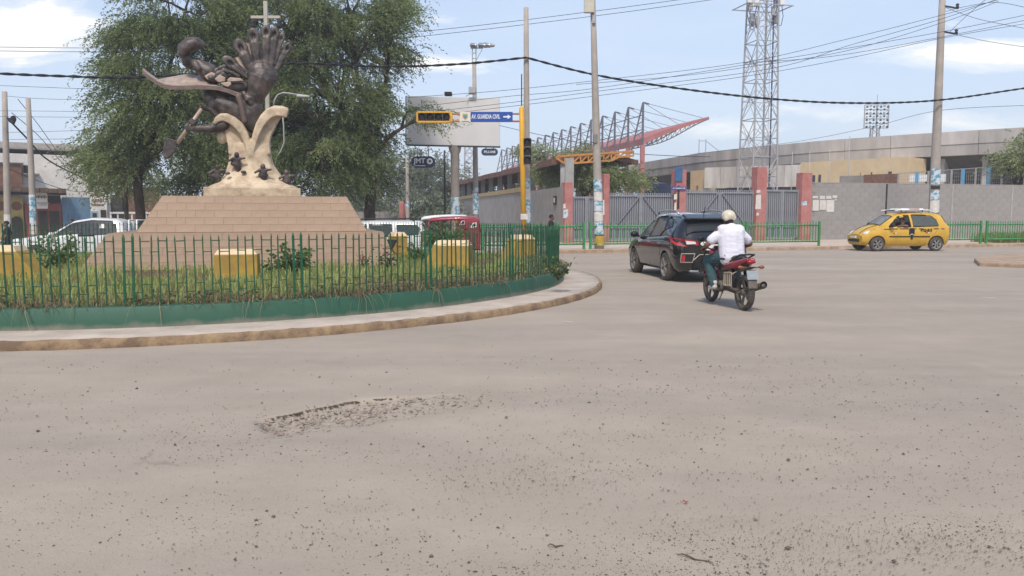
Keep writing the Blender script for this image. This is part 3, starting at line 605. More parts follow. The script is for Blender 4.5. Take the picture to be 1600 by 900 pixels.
lp.ell(sq(628, 472, -.24), (34*UQ, .08, 26*UQ)); lp.cap(sq(760, 560, .0), sq(910, 545, .05), 34*UQ, 44*UQ); lp.cap(sq(800, 470, .1), sq(880, 440, .1), 30*UQ, 40*UQ)
blob(lp, 'drapery', M_bronze, scu, .018, 2)
for i, (poly, v) in enumerate((([(570, 460), (630, 425), (665, 440), (650, 470), (600, 492)], -.22), ([(655, 485), (700, 450), (750, 470), (745, 505), (690, 512)], -.22), ([(765, 490), (790, 470), (880, 478), (905, 500), (770, 508)], -.15), ([(705, 518), (795, 508), (800, 530), (770, 552), (735, 540)], -.28))):
    q = MB(); P = [sq(x, y, v) for x, y in poly]; q.prism([(p.x, p.z) for p in P], v-.05, v+.05); q.build('book', M_bronze2, scu, bevel=.012)
# ---- giant hand: egg-shaped palm and seven spoon-shaped fingers with hollow tips
hd = MB(); hd.ell(sq(1062, 448), (128*UQ, .27, 122*UQ)); hd.cap(sq(1056, 490), sq(1012, 610), 112*UQ, 78*UQ); hd.cap(sq(1012, 610), sq(978, 700), 78*UQ, 50*UQ)
hd.cap(sq(935, 640, -.2), sq(965, 690, -.2), 30*UQ, 26*UQ); hd.cap(sq(905, 600, -.1), sq(925, 640, -.12), 18*UQ, 26*UQ); hd.cap(sq(930, 660, -.25), sq(960, 640, -.28), 16*UQ, 14*UQ)
fing = [((925, 452), (790, 345), 47, 80), ((970, 405), (882, 215), 55, 84), ((1022, 360), (988, 118), 52, 74), ((1092, 335), (1096, 86), 46, 64), ((1142, 335), (1168, 98), 38, 66), ((1172, 340), (1226, 135), 27, 56), ((1192, 385), (1276, 222), 34, 62)]
for i, ((bx, by), (tx, ty), rx, ry) in enumerate(fing):
    v = (.02, 0, -.02, -.04, 0, .05, .08)[i]; A, B = sq(bx, by, v*.5), sq(tx, ty, v); d = (B-A).normalized(); tip_ = B-d*ry*UQ*.35
    for o_ in (-.45, .45): sdv = Vector((d.z, 0, -d.x))*o_*rx*UQ*.5; hd.cap(A-d*.05+sdv*.7, tip_-d*ry*UQ*.45+sdv, rx*.44*UQ, rx*.60*UQ)
    ang = math.atan2(d.x, d.z); Mx = Matrix.Rotation(ang, 3, 'Y'); tq = MB(); tq.torus((0, 0, 0), rx*.63*UQ, rx*.37*UQ, 'Y', 22, 10, 1, ry/rx*.98); tq.ell((0, .055, 0), (rx*.8*UQ, .03, ry*.8*UQ)); hd.add([B+Mx @ Vector(p) for p in tq.v], tq.f)
blob(hd, 'giant_hand', M_bronze, scu, .0145, 1)
for poly in ([(832, 305), (874, 284), (948, 408), (922, 440)], [(912, 170), (950, 180), (1004, 352), (978, 376)]):
    q = MB(); P = [sq(x, y, .1) for x, y in poly]; q.prism([(p.x, p.z) for p in P], .08, .12); q.build('web_plate', M_bronze2, scu)
am = MB(); am.cap(sp(460, 540, -.3), sp(400, 562, -.35), .19, .12); am.cap(sp(400, 562, -.35), sp(318, 560, -.4), .11, .075); am.cap(sp(318, 558, -.4), sp(285, 548, -.4), .09, .05)
am.cap(sp(440, 505, -.1), sp(395, 468, -.2), .09, .07); am.cap(sp(395, 468, -.2), sp(352, 458, -.3), .065, .05); am.cap(sp(330, 525, -.38), sp(300, 530, -.42), .07, .05)
for k in range(4): am.cap(sp(290+k*4, 540+k*9, -.46), sp(276+k*3, 552+k*8, -.5), .03, .025); am.cap(sp(312+k*5, 516+k*6, -.46), sp(296+k*4, 524+k*6, -.5), .026, .022)
blob(am, 'arms', M_bronze, scu, .018, 2)
sv = MB(); sv.tube([sp(357, 465, -.42), sp(238, 634, -.42)], [.045, .05], 10); sv.build('shovel_handle', M_bronze2, scu, True)
bl = MB(); bl.prism([(p.x, p.z) for p in [sp(200, 612), sp(250, 628), sp(246, 668), sp(214, 710), sp(182, 712), sp(180, 660)]], -.47, -.38); bl.build('shovel_blade', M_bronze, scu, bevel=.03)
for (x, y, v) in ((528, 716, -.62), (655, 772, -.78), (772, 800, -.6), (432, 775, -.5)):
    h = MB(); c = sp(x, y, v); h.ell(c, (.10, .09, .15)); h.ell(c+Vector((random.uniform(-.04, .04), -.05, .14)), (.065, .07, .075)); h.ell(c+Vector((random.uniform(-.06, .06), .02, -.08)), (.13, .09, .08)); h.cap(c+Vector((-.08, -.05, .05)), c+Vector((-.20, -.06, -.02)), .04, .03); h.cap(c+Vector((.08, -.05, .05)), c+Vector((.19, -.06, .06)), .04, .03); h.cap(c+Vector((0, 0, -.1)), c+Vector((.03, .08, -.28)), .09, .06)
    blob(h, 'small_figure', M_bronze, scu, .018, 2)
for x, y in ((482, 778), (560, 772)):
    h = MB(); h.ell(sp(x, y, -.72), (.07, .06, .04)); h.build('bronze_knob', M_bronze, scu, True)
# ================================================================== white cross mast with lamp brackets behind the sculpture
YC = 24.2; b0 = ap(421, 333, YC); b0.z = .36
cr = thing('cross_mast', 'tall white mast topped by a cross behind the sculpture', 'mast', b0)
def cp(px, py): p = ap(px, py, YC); return Vector((p.x-b0.x, 0, p.z-b0.z))
q = MB(); M_offw = mat('cream_mast_paint', (186, 178, 164), .7, .12, 3); q.bar((0, 0, 0), cp(415, 2), .115, .115); q.build('mast', M_offw, cr, bevel=.01)
q = MB(); q.bar(cp(392, 27), cp(438, 27), .075, .085); q.build('cross_arm', M_offw, cr, bevel=.01)
for x in (395, 436):
    q = MB(); A = cp(x, 29); q.lathe([(.02, 0), (.05, -.05), (.09, -.08), (.05, -.12), (.085, -.2), (.07, -.27), (.02, -.3)], 10, 'Z', A); q.build('bell_lamp', M_darkmetal, cr, True)
q = MB(); q.tube([cp(427, 168), cp(429, 156), cp(434, 148), cp(442, 145), cp(452, 146), cp(470, 149)], .026, 8); q.build('lamp_arm', M_galv, cr, True)
q = MB(); q.cap(cp(466, 150), cp(482, 151), .06, .04); q.build('lamp_head', M_galv, cr, True)
q = MB(); q.tube([cp(440, 165), cp(443, 195), cp(444, 222), cp(439, 236), cp(432, 246)], .022, 8); q.build('lamp_arm', M_galv, cr, True)
# ================================================================== trees
M_bark = mat('bark', (84, 72, 60), .95, .3, 6, .8, 22, col2=(52, 44, 38), stretch=(1, 1, .3))
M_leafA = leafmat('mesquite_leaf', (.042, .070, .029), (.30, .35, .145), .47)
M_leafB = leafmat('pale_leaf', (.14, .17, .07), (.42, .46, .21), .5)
M_leafF = leafmat('far_leaf', (.085, .11, .065), (.21, .235, .145), .3)
def drip(C, n_str, n_leaf, spread, slen, leaf, droop, cen):
    """hanging sprays of leaflets around each cluster centre; returns leaf arrays"""
    k = len(C); base = np.repeat(C, n_str, 0)+rng.normal(0, 1, (k*n_str, 3))*spread*np.array([1, 1, .6]); out = base-cen; out[:, 2] = 0; out /= np.linalg.norm(out, axis=1, keepdims=True)+1e-6
    d0 = out*.75+rng.normal(0, .45, base.shape); d0[:, 2] = rng.normal(.10, .25, len(base)); SL = slen*rng.uniform(.55, 1.25, len(base)); tb = np.repeat(rng.normal(0, .25, k), n_str)
    P = []; D = []; T = []
    for j in range(n_leaf):
        f = (j+rng.random(len(base)))/n_leaf; p = base+d0*(SL*f*.8)[:, None]; p[:, 2] -= droop*SL*f*f; dd = d0*.8; dd = dd+rng.normal(0, .5, dd.shape); dd[:, 2] -= droop*1.3*f
        P.append(p+rng.normal(0, .03, p.shape)); D.append(dd); T.append(tb+.10*f)
    return np.concatenate(P), np.concatenate(D), np.concatenate(T)
def tree(name, label, base, fork, crowns, ncl, n_str, n_leaf, leaf, m, cat='tree', spread=.45, slen=1.1, droop=.9, tr=.28, shell=.55, group=None, limbs=16, stems=None):
    """crowns: list of (centre xyz, radii xyz) in world metres"""
    base = Vector(base); t = thing(name, label, cat, base, 0, group); vol = np.array([r[0]*r[1]*r[2] for c, r in crowns])**.75; vol = vol/vol.sum(); C = []; CI = []
    for ci, (c, r) in enumerate(crowns):
        k = max(3, int(ncl*vol[ci])); u = rng.normal(size=(k, 3)); u /= np.linalg.norm(u, axis=1, keepdims=True); rad = shell+(1.02-shell)*rng.random((k, 1))**.6
        u[:, 2] = np.where(u[:, 2] < -.55, u[:, 2]*.75, u[:, 2]); C.append(np.array(c)+u*rad*np.array(r)); CI += [ci]*k
    C = np.concatenate(C); cen = np.average([c for c, r in crowns], axis=0, weights=vol)
    P, D, T = drip(C, n_str, n_leaf, spread, slen, leaf, droop, cen)
    zlo, zhi = P[:, 2].min(), P[:, 2].max()
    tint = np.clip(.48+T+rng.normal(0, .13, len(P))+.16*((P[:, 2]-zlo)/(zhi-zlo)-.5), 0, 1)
    link('crown', leaf_quads(P-np.array(base), D, leaf*rng.uniform(.6, 1.35, len(P)), leaf*.19*rng.uniform(.7, 1.3, len(P)), tint, 'crown', m), t)
    tk = MB(); fk = Vector(fork)-base; mid = fk*.5+Vector((random.gauss(0, .12), random.gauss(0, .1), 0))
    tk.tube([(0, 0, -.3), (0, 0, .1), mid*.6, mid, fk*.8, fk], [tr*1.4, tr*1.1, tr, tr*.93, tr*.88, tr*.85], 10); tk.build('trunk', M_bark, t, True)
    lb = MB(); ends = []
    for ci, (c, r) in enumerate(crowns):
        c = Vector(c)-base; a = fk.lerp(c, .5)+Vector((random.gauss(0, .3), random.gauss(0, .3), .25)); lb.tube([fk*.95, fk.lerp(a, .5)+Vector((random.gauss(0, .1), 0, .1)), a, c], [tr*.62, tr*.5, tr*.36, tr*.2], 7)
        ids = [i for i in range(len(C)) if CI[i] == ci]; random.shuffle(ids)
        for i in ids[:limbs]:
            e = Vector(C[i])-base; s_ = a.lerp(c, random.uniform(.1, 1)); mm = s_.lerp(e, .5)+Vector((random.gauss(0, .25), random.gauss(0, .25), random.gauss(.25, .2)))
            lb.tube([s_, s_.lerp(mm, .5)+Vector((0, 0, .08)), mm, e], [tr*.30, tr*.22, tr*.15, tr*.07], 5)
    lb.build('limbs', M_bark, t, True); return t
def W(px, py, Y): p = ap(px, py, Y); return (p.x, p.y, p.z)
def crown(px, py, rxp, ryp, Y, dy=None):      # ellipsoid whose photo radii are given in pixels
    k = Y/F; return (W(px, py, Y), (rxp*k, dy or (rxp*k*.75), ryp*k))
G0 = -.4
def gpos(px, Y): p = ap(px, 333, Y); return (p.x, p.y, gz(p.x, p.y))
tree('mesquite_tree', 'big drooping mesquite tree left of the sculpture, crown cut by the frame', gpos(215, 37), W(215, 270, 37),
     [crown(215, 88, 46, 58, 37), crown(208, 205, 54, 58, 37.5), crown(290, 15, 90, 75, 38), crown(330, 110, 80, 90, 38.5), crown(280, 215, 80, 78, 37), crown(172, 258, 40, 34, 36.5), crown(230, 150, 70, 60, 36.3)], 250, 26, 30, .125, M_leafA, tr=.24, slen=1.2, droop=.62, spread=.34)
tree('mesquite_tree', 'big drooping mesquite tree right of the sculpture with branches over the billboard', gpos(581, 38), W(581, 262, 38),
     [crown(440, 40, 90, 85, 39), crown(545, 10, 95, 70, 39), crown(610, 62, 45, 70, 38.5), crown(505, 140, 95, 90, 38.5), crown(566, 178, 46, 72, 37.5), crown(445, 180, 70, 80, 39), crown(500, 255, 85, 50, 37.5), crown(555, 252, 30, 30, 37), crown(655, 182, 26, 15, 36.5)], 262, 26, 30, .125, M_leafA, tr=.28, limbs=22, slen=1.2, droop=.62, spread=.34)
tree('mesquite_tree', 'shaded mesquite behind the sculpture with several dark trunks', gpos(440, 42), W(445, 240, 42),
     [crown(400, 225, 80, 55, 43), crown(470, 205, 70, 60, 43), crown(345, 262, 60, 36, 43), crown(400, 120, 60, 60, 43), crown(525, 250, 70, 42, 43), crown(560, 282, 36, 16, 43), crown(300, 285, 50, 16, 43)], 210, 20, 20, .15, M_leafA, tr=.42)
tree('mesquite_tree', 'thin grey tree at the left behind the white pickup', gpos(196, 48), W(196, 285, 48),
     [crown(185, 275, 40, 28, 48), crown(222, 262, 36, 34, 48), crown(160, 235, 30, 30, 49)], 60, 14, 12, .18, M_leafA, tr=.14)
tree('street_tree', 'pale green tree behind the grey gate wall and concrete pole', (*ap(905, 333, 54)[:2], 0), W(915, 300, 54),
     [crown(882, 272, 28, 18, 54), crown(928, 272, 38, 20, 53), crown(972, 281, 28, 14, 53), crown(920, 258, 34, 9, 55)], 130, 18, 14, .17, M_leafB, droop=.5, spread=.5, slen=.8)
tree('street_tree', 'small feathery tree poking above the brown canopy roof', (*ap(855, 333, 76)[:2], 0), W(855, 290, 76),
     [crown(840, 240, 24, 13, 76), crown(902, 240, 30, 12, 76), crown(865, 262, 36, 16, 76)], 70, 12, 9, .30, M_leafB, droop=.4, spread=.5, slen=.9)
tree('street_tree', 'feathery tree at the right edge before the stadium', (*ap(1590, 333, 50)[:2], 0), W(1590, 290, 50),
     [crown(1592, 248, 24, 11, 50), crown(1625, 228, 24, 18, 50), crown(1612, 262, 26, 11, 50)], 60, 14, 12, .18, M_leafB, droop=.4, spread=.5, slen=.9)
for i, (px, Y, hh, ww, lab) in enumerate([(640, 92, 238, 56, 'hazy round tree behind the oval sign'), (690, 104, 252, 44, 'hazy tree left of the canopy roof end'), (590, 88, 286, 50, 'hazy low tree behind the right mesquite trunk'), (745, 98, 286, 42, 'hazy tree showing under the canopy roof'), (815, 88, 280, 36, 'dry tree under the canopy near the traffic light'), (540, 96, 282, 60, 'hazy tree left of the red bollards'), (668, 72, 306, 40, 'low dusty bush by the avenue wall')]):
    tree('far_tree', lab, (*ap(px, 333, Y)[:2], G0), W(px, hh+34, Y), [crown(px, hh+22, ww*.7, 26, Y), crown(px-ww*.5, hh+38, ww*.5, 20, Y+2), crown(px+ww*.5, hh+40, ww*.5, 18, Y-2), crown(px, hh+55, ww*.8, 16, Y)], 75, 12, 9, .36, M_leafF, droop=.4, spread=.7, slen=1.1, group='trees along the avenue')
# ================================================================== buildings on the left
BL = Plane((ap(-80, 333, 56).x, 56), (ap(250, 333, 64).x, 64), -.4)
def bld(name, label, cat='building'): return thing(name, label, cat, BL.loc(0, 0, 0), BL.rz)
def fbox(parent, name, m, x0, y0, x1, y1, d0, d1, z0=None, bevel=0, off=0):     # photo rectangle on the facade plane, depth d0..d1 (d<0 towards the street)
    a, zt = BL.hit(x0, y0, d0); b, zb = BL.hit(x1, y1, d0); 
    if z0 is not None: zb = z0
    return MB().box(a, b, d0, d1, zb, zt).build(name, m, parent, bevel=bevel)
M_wh = mat('aged_white_wall', (222, 216, 208), .9, .12, 1.2, .2, 20); M_brick = mat('brown_brick', (134, 98, 80), .9, .25, 5, .3, 30); M_corr = mat('rusty_sheet', (104, 84, 70), .85, .25, 3, .2, 20)
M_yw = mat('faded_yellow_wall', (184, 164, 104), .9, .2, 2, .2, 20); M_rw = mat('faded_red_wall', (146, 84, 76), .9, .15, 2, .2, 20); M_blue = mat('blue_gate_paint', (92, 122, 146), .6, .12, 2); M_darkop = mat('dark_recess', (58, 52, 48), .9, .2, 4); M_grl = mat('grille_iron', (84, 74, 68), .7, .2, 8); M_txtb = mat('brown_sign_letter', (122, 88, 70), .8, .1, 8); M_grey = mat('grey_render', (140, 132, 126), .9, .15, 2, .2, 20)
t = bld('warehouse', 'long white warehouse with grey parapet behind the left poles'); fbox(t, 'wall', M_wh, -78, 236, 172, 300, 1.2, 9, 0)
o = fbox(t, 'parapet', M_wh, -80, 228, 150, 233, 1.12, 9.1); fbox(t, 'coping', M_conc, -80, 226.2, 150, 227.6, 1.08, 9.2)
for x in (137, 160):
    f = fbox(t, 'window', M_darkop, x, 262, x+9, 299, 1.1, 1.3); a, z1 = BL.hit(x, 262, 1.1); b, z0 = BL.hit(x+9, 299, 1.1)
    MB().box(a-.05, a, 1.02, 1.2, z0, z1).build('frame', M_wh, f); MB().box((a+b)/2-.03, (a+b)/2+.03, 1.04, 1.09, z0, z1).build('frame', M_grl, f)
t = bld('brick_building', 'half-built brown brick upper storey at the left edge'); fbox(t, 'wall', M_brick, -78, 256, 35, 292, .5, 1.18); fbox(t, 'roof', M_corr, -80, 251, 37, 254.5, .3, 1.19); w_ = fbox(t, 'window', M_darkop, 37, 258, 46, 270, .9, 1.18); fbox(t, 'ledge', M_grey, 36, 270.5, 62, 273, .6, 1.18)
t = bld('awning', 'long rusty sheet awning over the left shopfronts', 'awning')
for i in range(13): fbox(t, 'sheet', M_corr, -78+i*14, 289+.5*(i % 2)+i*.45, -78+i*14+13.6, 296+i*.5, -.9, .45)
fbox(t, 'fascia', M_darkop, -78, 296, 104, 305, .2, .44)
t = bld('yellow_shop', 'faded yellow shopfront with an arched dark door', 'shop'); fbox(t, 'wall', M_yw, -78, 306, 37, 340, .46, 1.18, 0)
a, z1 = BL.hit(17, 338, .4); b, _ = BL.hit(35, 338, .4); d = MB(); r = (b-a)/2; d.prism([(a, 0.02), (b, 0.02), (b, z1-r)]+[((a+b)/2+r*math.cos(q), z1-r+r*math.sin(q)) for q in [R(k*15) for k in range(1, 12)]]+[(a, z1-r)], .38, .455); d.build('door', M_darkop, t)
for x in (-40, 2, 26):
    a, z1 = BL.hit(x, 322, .44); q = MB(); q.lathe([(.0, 0), (.34, .0), (.34, .02), (0, .02)], 14, 'Y', (a, .43, z1)); q.build('painted_emblem', M_txtb, t)
t = bld('red_shop', 'dark red shopfront with iron grilles beside the blue gate', 'shop'); fbox(t, 'wall', M_rw, 38, 318, 95.5, 340, .46, 1.18, 0)
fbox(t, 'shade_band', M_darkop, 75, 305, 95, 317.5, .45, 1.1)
for x0, x1 in ((60, 74.5), (77, 93.5)):
    f = fbox(t, 'shutter_recess', M_darkop, x0, 330, x1, 360, .42, .457, .1); a, z1 = BL.hit(x0, 330, .4); b, _ = BL.hit(x1, 330, .4)
    for i in range(9): x = a+(b-a)*(i+.5)/9; MB().box(x-.012, x+.012, .39, .415, .1, z1).build('grille_bar', M_grl, f)
    for z in (.8, 1.5): MB().box(a, b, .375, .389, z, z+.03).build('grille_bar', M_grl, f)
sg = bld('shop_sign', 'white square signboard hung above the red shopfront', 'sign'); fbox(sg, 'board', M_wh, 56, 300, 75, 326, -.1, .02); a, zz = BL.hit(65.5, 309, -.1)
q = MB()
for i in range(7): q.box(a-.36+i*.1, a-.36+i*.1+.06, -.115, -.102, zz-.05*(i % 2), zz+.13+.03*(i % 3))
q.build('lettering', M_grl, sg); q = MB(); q.box(a-.34, a+.34, -.114, -.102, zz-.42, zz-.37); q.box(a-.25, a+.3, -.114, -.102, zz-.56, zz-.52); q.build('lettering', M_grl, sg)
t = bld('blue_gate', 'large plain blue sheet gate between the shops', 'gate'); 
a, z1 = BL.hit(96.5, 308, .4); b, z2 = BL.hit(140, 312, .4)
for i in range(5):
    xa, xb = a+(b-a)*i/5+.006, a+(b-a)*(i+1)/5-.006; MB().box(xa, xb, .4, .46, .03, z1).build('panel', M_blue, t)
t = bld('clinic_front', 'white narrow facade with brown lettering right of the blue gate', 'shop'); fbox(t, 'wall', M_wh, 140.5, 300, 168, 345, .2, 1.18, 0)
for y, sc, n in ((304, 1.0, 9), (313, 1.1, 8), (320, .8, 10)):
    a, z = BL.hit(143, y, .2); b, _ = BL.hit(163, y, .2); q = MB()
    for i in range(n): xx = a+(b-a)*i/n; q.box(xx, xx+(b-a)/n*.72, .182, .198, z-.12*sc, z+.12*sc-.03*(i % 2))
    q.build('lettering', M_txtb, t)
fbox(t, 'window', M_darkop, 157, 328, 166.5, 343, .16, .198); fbox(t, 'notice_panel', mat('pale_blue_panel', (140, 170, 190), .7), 141, 330, 154, 346, .17, .197); q = fbox(t, 'emblem', M_darkop, 144.5, 333, 151.5, 342, .15, .168)
t = bld('dark_shed', 'dark sheet-metal shed behind the thin tree', 'shed'); fbox(t, 'wall', mat('shed_sheet', (72, 68, 62), .8, .2, 3), 168.5, 304, 192, 332, 1.3, 5, 0); fbox(t, 'wall', M_brick, 192.5, 292, 250, 332, 1.5, 6, 0)
t = bld('low_wall', 'low pale wall with openings right of the lettered facade', 'wall'); fbox(t, 'coping', M_wh, 172, 331, 250, 334, -.3, 0)
for x in range(172, 248, 11): fbox(t, 'pillar', M_wh, x, 334.3, x+2.6, 345, -.25, -.05, 0)
fbox(t, 'base', M_wh, 172, 346, 250, 352, -.3, .0, 0)
pv = MB(); pv.box(0, BL.len, -3.2, .44, -.3, .1); tag(pv.build('sidewalk', M_pave, None, loc=BL.loc(-2, 0, 0), rot=(0, 0, BL.rz)), 'pavement in front of the left shops', None, kind='structure')
# ================================================================== right side: pavement, railings, gates, walls
KB = Plane((2.63, 32.14), (25.5, 38.97), 0)          # kerb line of the far pavement
sw = MB(); u, n = KB.u, KB.n
def KL(x, y, z): q = KB.loc(x, y, z); return q
M_pave2 = mat('sandy_pavement', (196, 178, 162), .92, .12, 1.6, .3, 30)
M_kerb2 = mat('sandy_kerb', (178, 156, 134), .92, .18, 2.5, .4, 24, col2=(150, 124, 102))
KX0 = -4.6
def strip(x0, x1, y0, y1, z0, z1): return [KL(x0, y0, z0), KL(x1, y0, z0), KL(x1, y1, z0), KL(x0, y1, z0), KL(x0, y0, z1), KL(x1, y0, z1), KL(x1, y1, z1), KL(x0, y1, z1)]
sw.hexa(strip(KX0+.15, 60, .15, 9.2, -.7, .15)); tag(sw.build('pavement', M_pave2), 'sandy pavement along the grey gates', None, kind='structure')
kb = MB()
for i in range(50):
    x0 = KX0+i*1.25
    if 11.9 < x0 < 13.0: continue
    kb.hexa([p+Vector((0, 0, random.uniform(-.008, .008))) if k > 3 else p for k, p in enumerate(strip(x0, x0+1.24, random.uniform(-.015, .015), .149, -.5, .145))])
tag(kb.build('kerb', M_kerb2, bevel=.02), 'worn sandy kerb in front of the green railings', None, kind='structure')
# traffic island at the right edge
ti = MB(); c = [gp(1522, 409), gp(1530, 416), gp(1605, 419), gp(1760, 424), gp(1900, 400), gp(1640, 399), gp(1560, 402)]
for z0, z1, s_ in ((-.1, .12, 1.0),):
    ti.prism([(p.x, p.y) for p in c], z0, z1, 'Z')
tag(ti.build('traffic_island', M_kerb2, bevel=.03), 'low sandy traffic island at the right edge of the road', None, kind='structure')
# ---- bright green railings
RLN = Plane(KB.loc(0, .32, 0)[:2], KB.loc(20, .32, 0)[:2], .15)
M_rail = mat('bright_green_enamel', (66, 146, 78), .5, .12, 3, col2=(58, 120, 70))
me_bal = MB().box(-.016, .016, -.012, .012, .26, 1.1).mesh('baluster', M_rail)
def railing(px0, px1, lab):
    a, _ = RLN.hit(px0, 370); b, _ = RLN.hit(px1, 370); t = thing('railing', lab, 'railing', RLN.loc(a, 0, 0), RLN.rz, 'green railings along the far kerb'); L = b-a
    for x in (.045, L-.045): MB().box(x-.045, x+.045, -.045, .045, 0, 1.13).build('post', M_rail, t, bevel=.006)
    for z in (.22, .95): MB().tube([(.09, -.005, z), (L-.09, -.005, z)], .036, 8).build('rail', M_rail, t, True)
    k = int(L/.155)
    for i in range(1, k): link('baluster', me_bal, t, (.045+(L-.09)*i/k, .045, 0))
railing(752, 866, 'green railing behind the traffic light pole, leftmost of the row')
railing(868, 914, 'short green railing between the island fence and the stickered pole')
railing(921, 1162, 'long green railing behind the black car')
railing(1165, 1281, 'green railing directly right of the motorcyclist, ending before the gap')
railing(1432, 1533, 'green railing just behind the rear of the yellow taxi')
railing(1540, 1660, 'green railing at the right edge with grass behind it')
# grass behind the right railing
P = np.array([list(RLN.loc(rng.uniform(RLN.hit(1572, 370)[0], RLN.hit(1700, 370)[0]), rng.uniform(.3, 2.2), 0)) for i in range(2600)]); P[:, 2] = .15
tag(link('grass', blades(P, rng.uniform(.3, .75, len(P)), rng.uniform(.1, .6, len(P)), rng.uniform(.008, .016, len(P)), rng.uniform(.1, .6, len(P)), 'grass', M_grass)), 'tall grass behind the rightmost railing', None, kind='stuff')
# ---- gates and pillars
GW = Plane((2.63, 40.0), (25.5, 46.83), .15)
M_pil = mat('pinkish_red_pillar', (162, 98, 94), .85, .15, 1.6, .15, 20, col2=(174, 122, 114)); M_gate = mat('grey_gate_paint', (142, 144, 150), .55, .12, 3); M_blk = mat('concrete_block', (156, 151, 146), .95, .10, 2.5, .4, 30); M_mort = mat('block_mortar', (150, 145, 140), .95, .1, 6)
def pillar(px, py, wpx, lab, posters=()):
    a, zt = GW.hit(px-wpx/2, py); b, _ = GW.hit(px+wpx/2, py); t = thing('gate_pillar', lab, 'pillar', GW.loc((a+b)/2, 0, 0), GW.rz, 'red gate pillars'); w_ = (b-a)/2
    MB().box(-w_, w_, -.28, .28, 0, zt).build('shaft', M_pil, t, bevel=.02)
    for (x0, y0, x1, y1, mm) in posters:
        xa, z1 = GW.hit(x0, y0, -.29); xb, z0 = GW.hit(x1, y1, -.29); c = (a+b)/2; q = MB(); e = .02
        q.prism([(xa-c, z0), (xb-c, z0+e), (xb-c-e, z1), (xa-c+e, z1-e)], -.287, -.2815); q.build('poster', mm, t)
    return t
pillar(886, 285, 12.5, 'red gate pillar at the corner of the avenue wall', [(880, 327, 888, 341, M_poster_b), (880, 318, 884, 326, M_poster_w)])
pillar(945, 272, 9, 'red gate pillar just right of the stickered pole', [(941.5, 312, 944.5, 336, M_poster_w)])
pt = pillar(1061, 266, 16, 'red gate pillar with blue street-name board', [(1053, 303, 1058, 312, M_poster_w), (1053.5, 316, 1057, 330, M_poster_w), (1058.5, 290, 1061.5, 327, M_darkop)])
pillar(1187, 261, 15.5, 'red gate pillar with white notices behind the rider', [(1181, 304, 1189, 327, M_poster_w), (1182, 296.5, 1188.5, 301.5, M_poster_w), (1182, 332, 1186, 337, M_poster_w)])
pillar(1257, 270, 15.5, 'red gate pillar next to the block wall', [(1252, 314, 1261, 321, M_poster_b)])
c0 = GW.hit(1061, 290)[0]; a, z1 = GW.hit(1055, 261, -.3); b, z0 = GW.hit(1066, 283, -.3)
M_bsign = mat('blue_sign', (34, 76, 156), .5, .05, 3)
MB().box(a-c0, b-c0, -.36, -.30, z0, z1).build('blue_board', mat('blue_panel', (58, 100, 140), .6, .1, 3), pt, bevel=.01)
sg = thing('street_sign', 'small blue street-name plate on the middle red pillar', 'sign', GW.loc(c0, 0, 0), GW.rz); a, z1 = GW.hit(1050, 291.5, -.33); b, z0 = GW.hit(1071, 297, -.33)
MB().box(a-c0, b-c0, -.35, -.292, z0, z1).build('plate', M_bsign, sg); text('AV. GUARDIA CIVIL', .085, M_white, sg, loc=((a+b)/2-c0, -.356, (z0+z1)/2), bold=.002)
me_slat = MB().box(-.032, .032, -.015, .015, 0, 1).mesh('slat', M_gate)
def gate(px0, px1, ptop, pbot, lab, braces=True, leaf=2, spikes=True, dark=False):
    a, zt = GW.hit(px0, ptop); b, _ = GW.hit(px1, ptop); zb = .12; t = thing('gate', lab, 'gate', GW.loc(a, 0, 0), GW.rz, 'grey slatted gates'); L = b-a
    k = int(L/.125)
    for i in range(k+1):
        o = link('slat', me_slat, t, (.03+(L-.06)*i/k, .03, zb)); o.scale = (1, 1, zt-zb-(0 if spikes else .08))
    for z in (zb+.05, zb+.62, zt-.16):
        MB().box(0, L, -.03, .012, z-.035, z+.035).build('rail', M_gate, t)
    for i in range(leaf*1+1):
        x = L*i/leaf
        for s_ in ((-.05, .05) if 0 < i < leaf else ((.04,) if i == 0 else (-.04,))): MB().box(x+s_-.04, x+s_+.04, -.036, -.031+.05, zb, zt-.10).build('stile', M_gate, t)
    if braces:
        for s_ in (-1, 1): MB().bar((L/2+s_*.12, -.045, zt-.2), (L/2+s_*L*.40, -.045, zb+.66), .06, .03).build('brace', M_gate, t)
    MB().box(0, L, .055, .08, zb, zt-.2).build('backing_sheet', mat('gate_sheet', (104, 104, 110), .7, .15, 3), t)
gate(893.5, 940, 304, 372, 'narrow grey gate left of the stickered pole', False, 2, False)
gate(950.5, 1051, 301, 372, 'grey double gate behind the black car', True)
gate(1070.5, 1177.5, 296, 372, 'grey double gate behind the motorcyclist', True)
gate(1196.5, 1248, 293.5, 372, 'narrow grey gate between the two rightmost red pillars', False, 2, False)
# ---- concrete block wall right of the gates
xw0, zw = GW.hit(1266, 286); xw1, _ = GW.hit(1680, 286)
wl = thing('block_wall', 'long grey concrete block wall behind the taxi', 'wall', GW.loc(xw0, 0, 0), GW.rz); Lw = xw1-xw0
MB().box(0, Lw, .02, .18, -.1, zw-.005).build('mortar_core', M_mort, wl)
cols = [GW.hit(x, 330)[0]-xw0 for x in (1384, 1487, 1580)]
for x in cols: MB().box(x-.05, x+.05, -.02, .021, 0, zw).build('joint_strip', M_darkop if x == cols[0] else M_conc, wl)
bw, bh = .62, zw/12; me_b = MB().box(-bw/2+.004, bw/2-.004, 0, .1, .0035, bh-.0035).mesh('block', M_blk); rest = MB(); cnt = 0
allb = []
for r in range(12):
    x = -bw*(.5 if r % 2 else 0)+bw/2
    while x < Lw-bw/2:
        if x > bw/2-.01: allb.append((x, r))
        x += bw
allb.sort(key=lambda q: q[0])
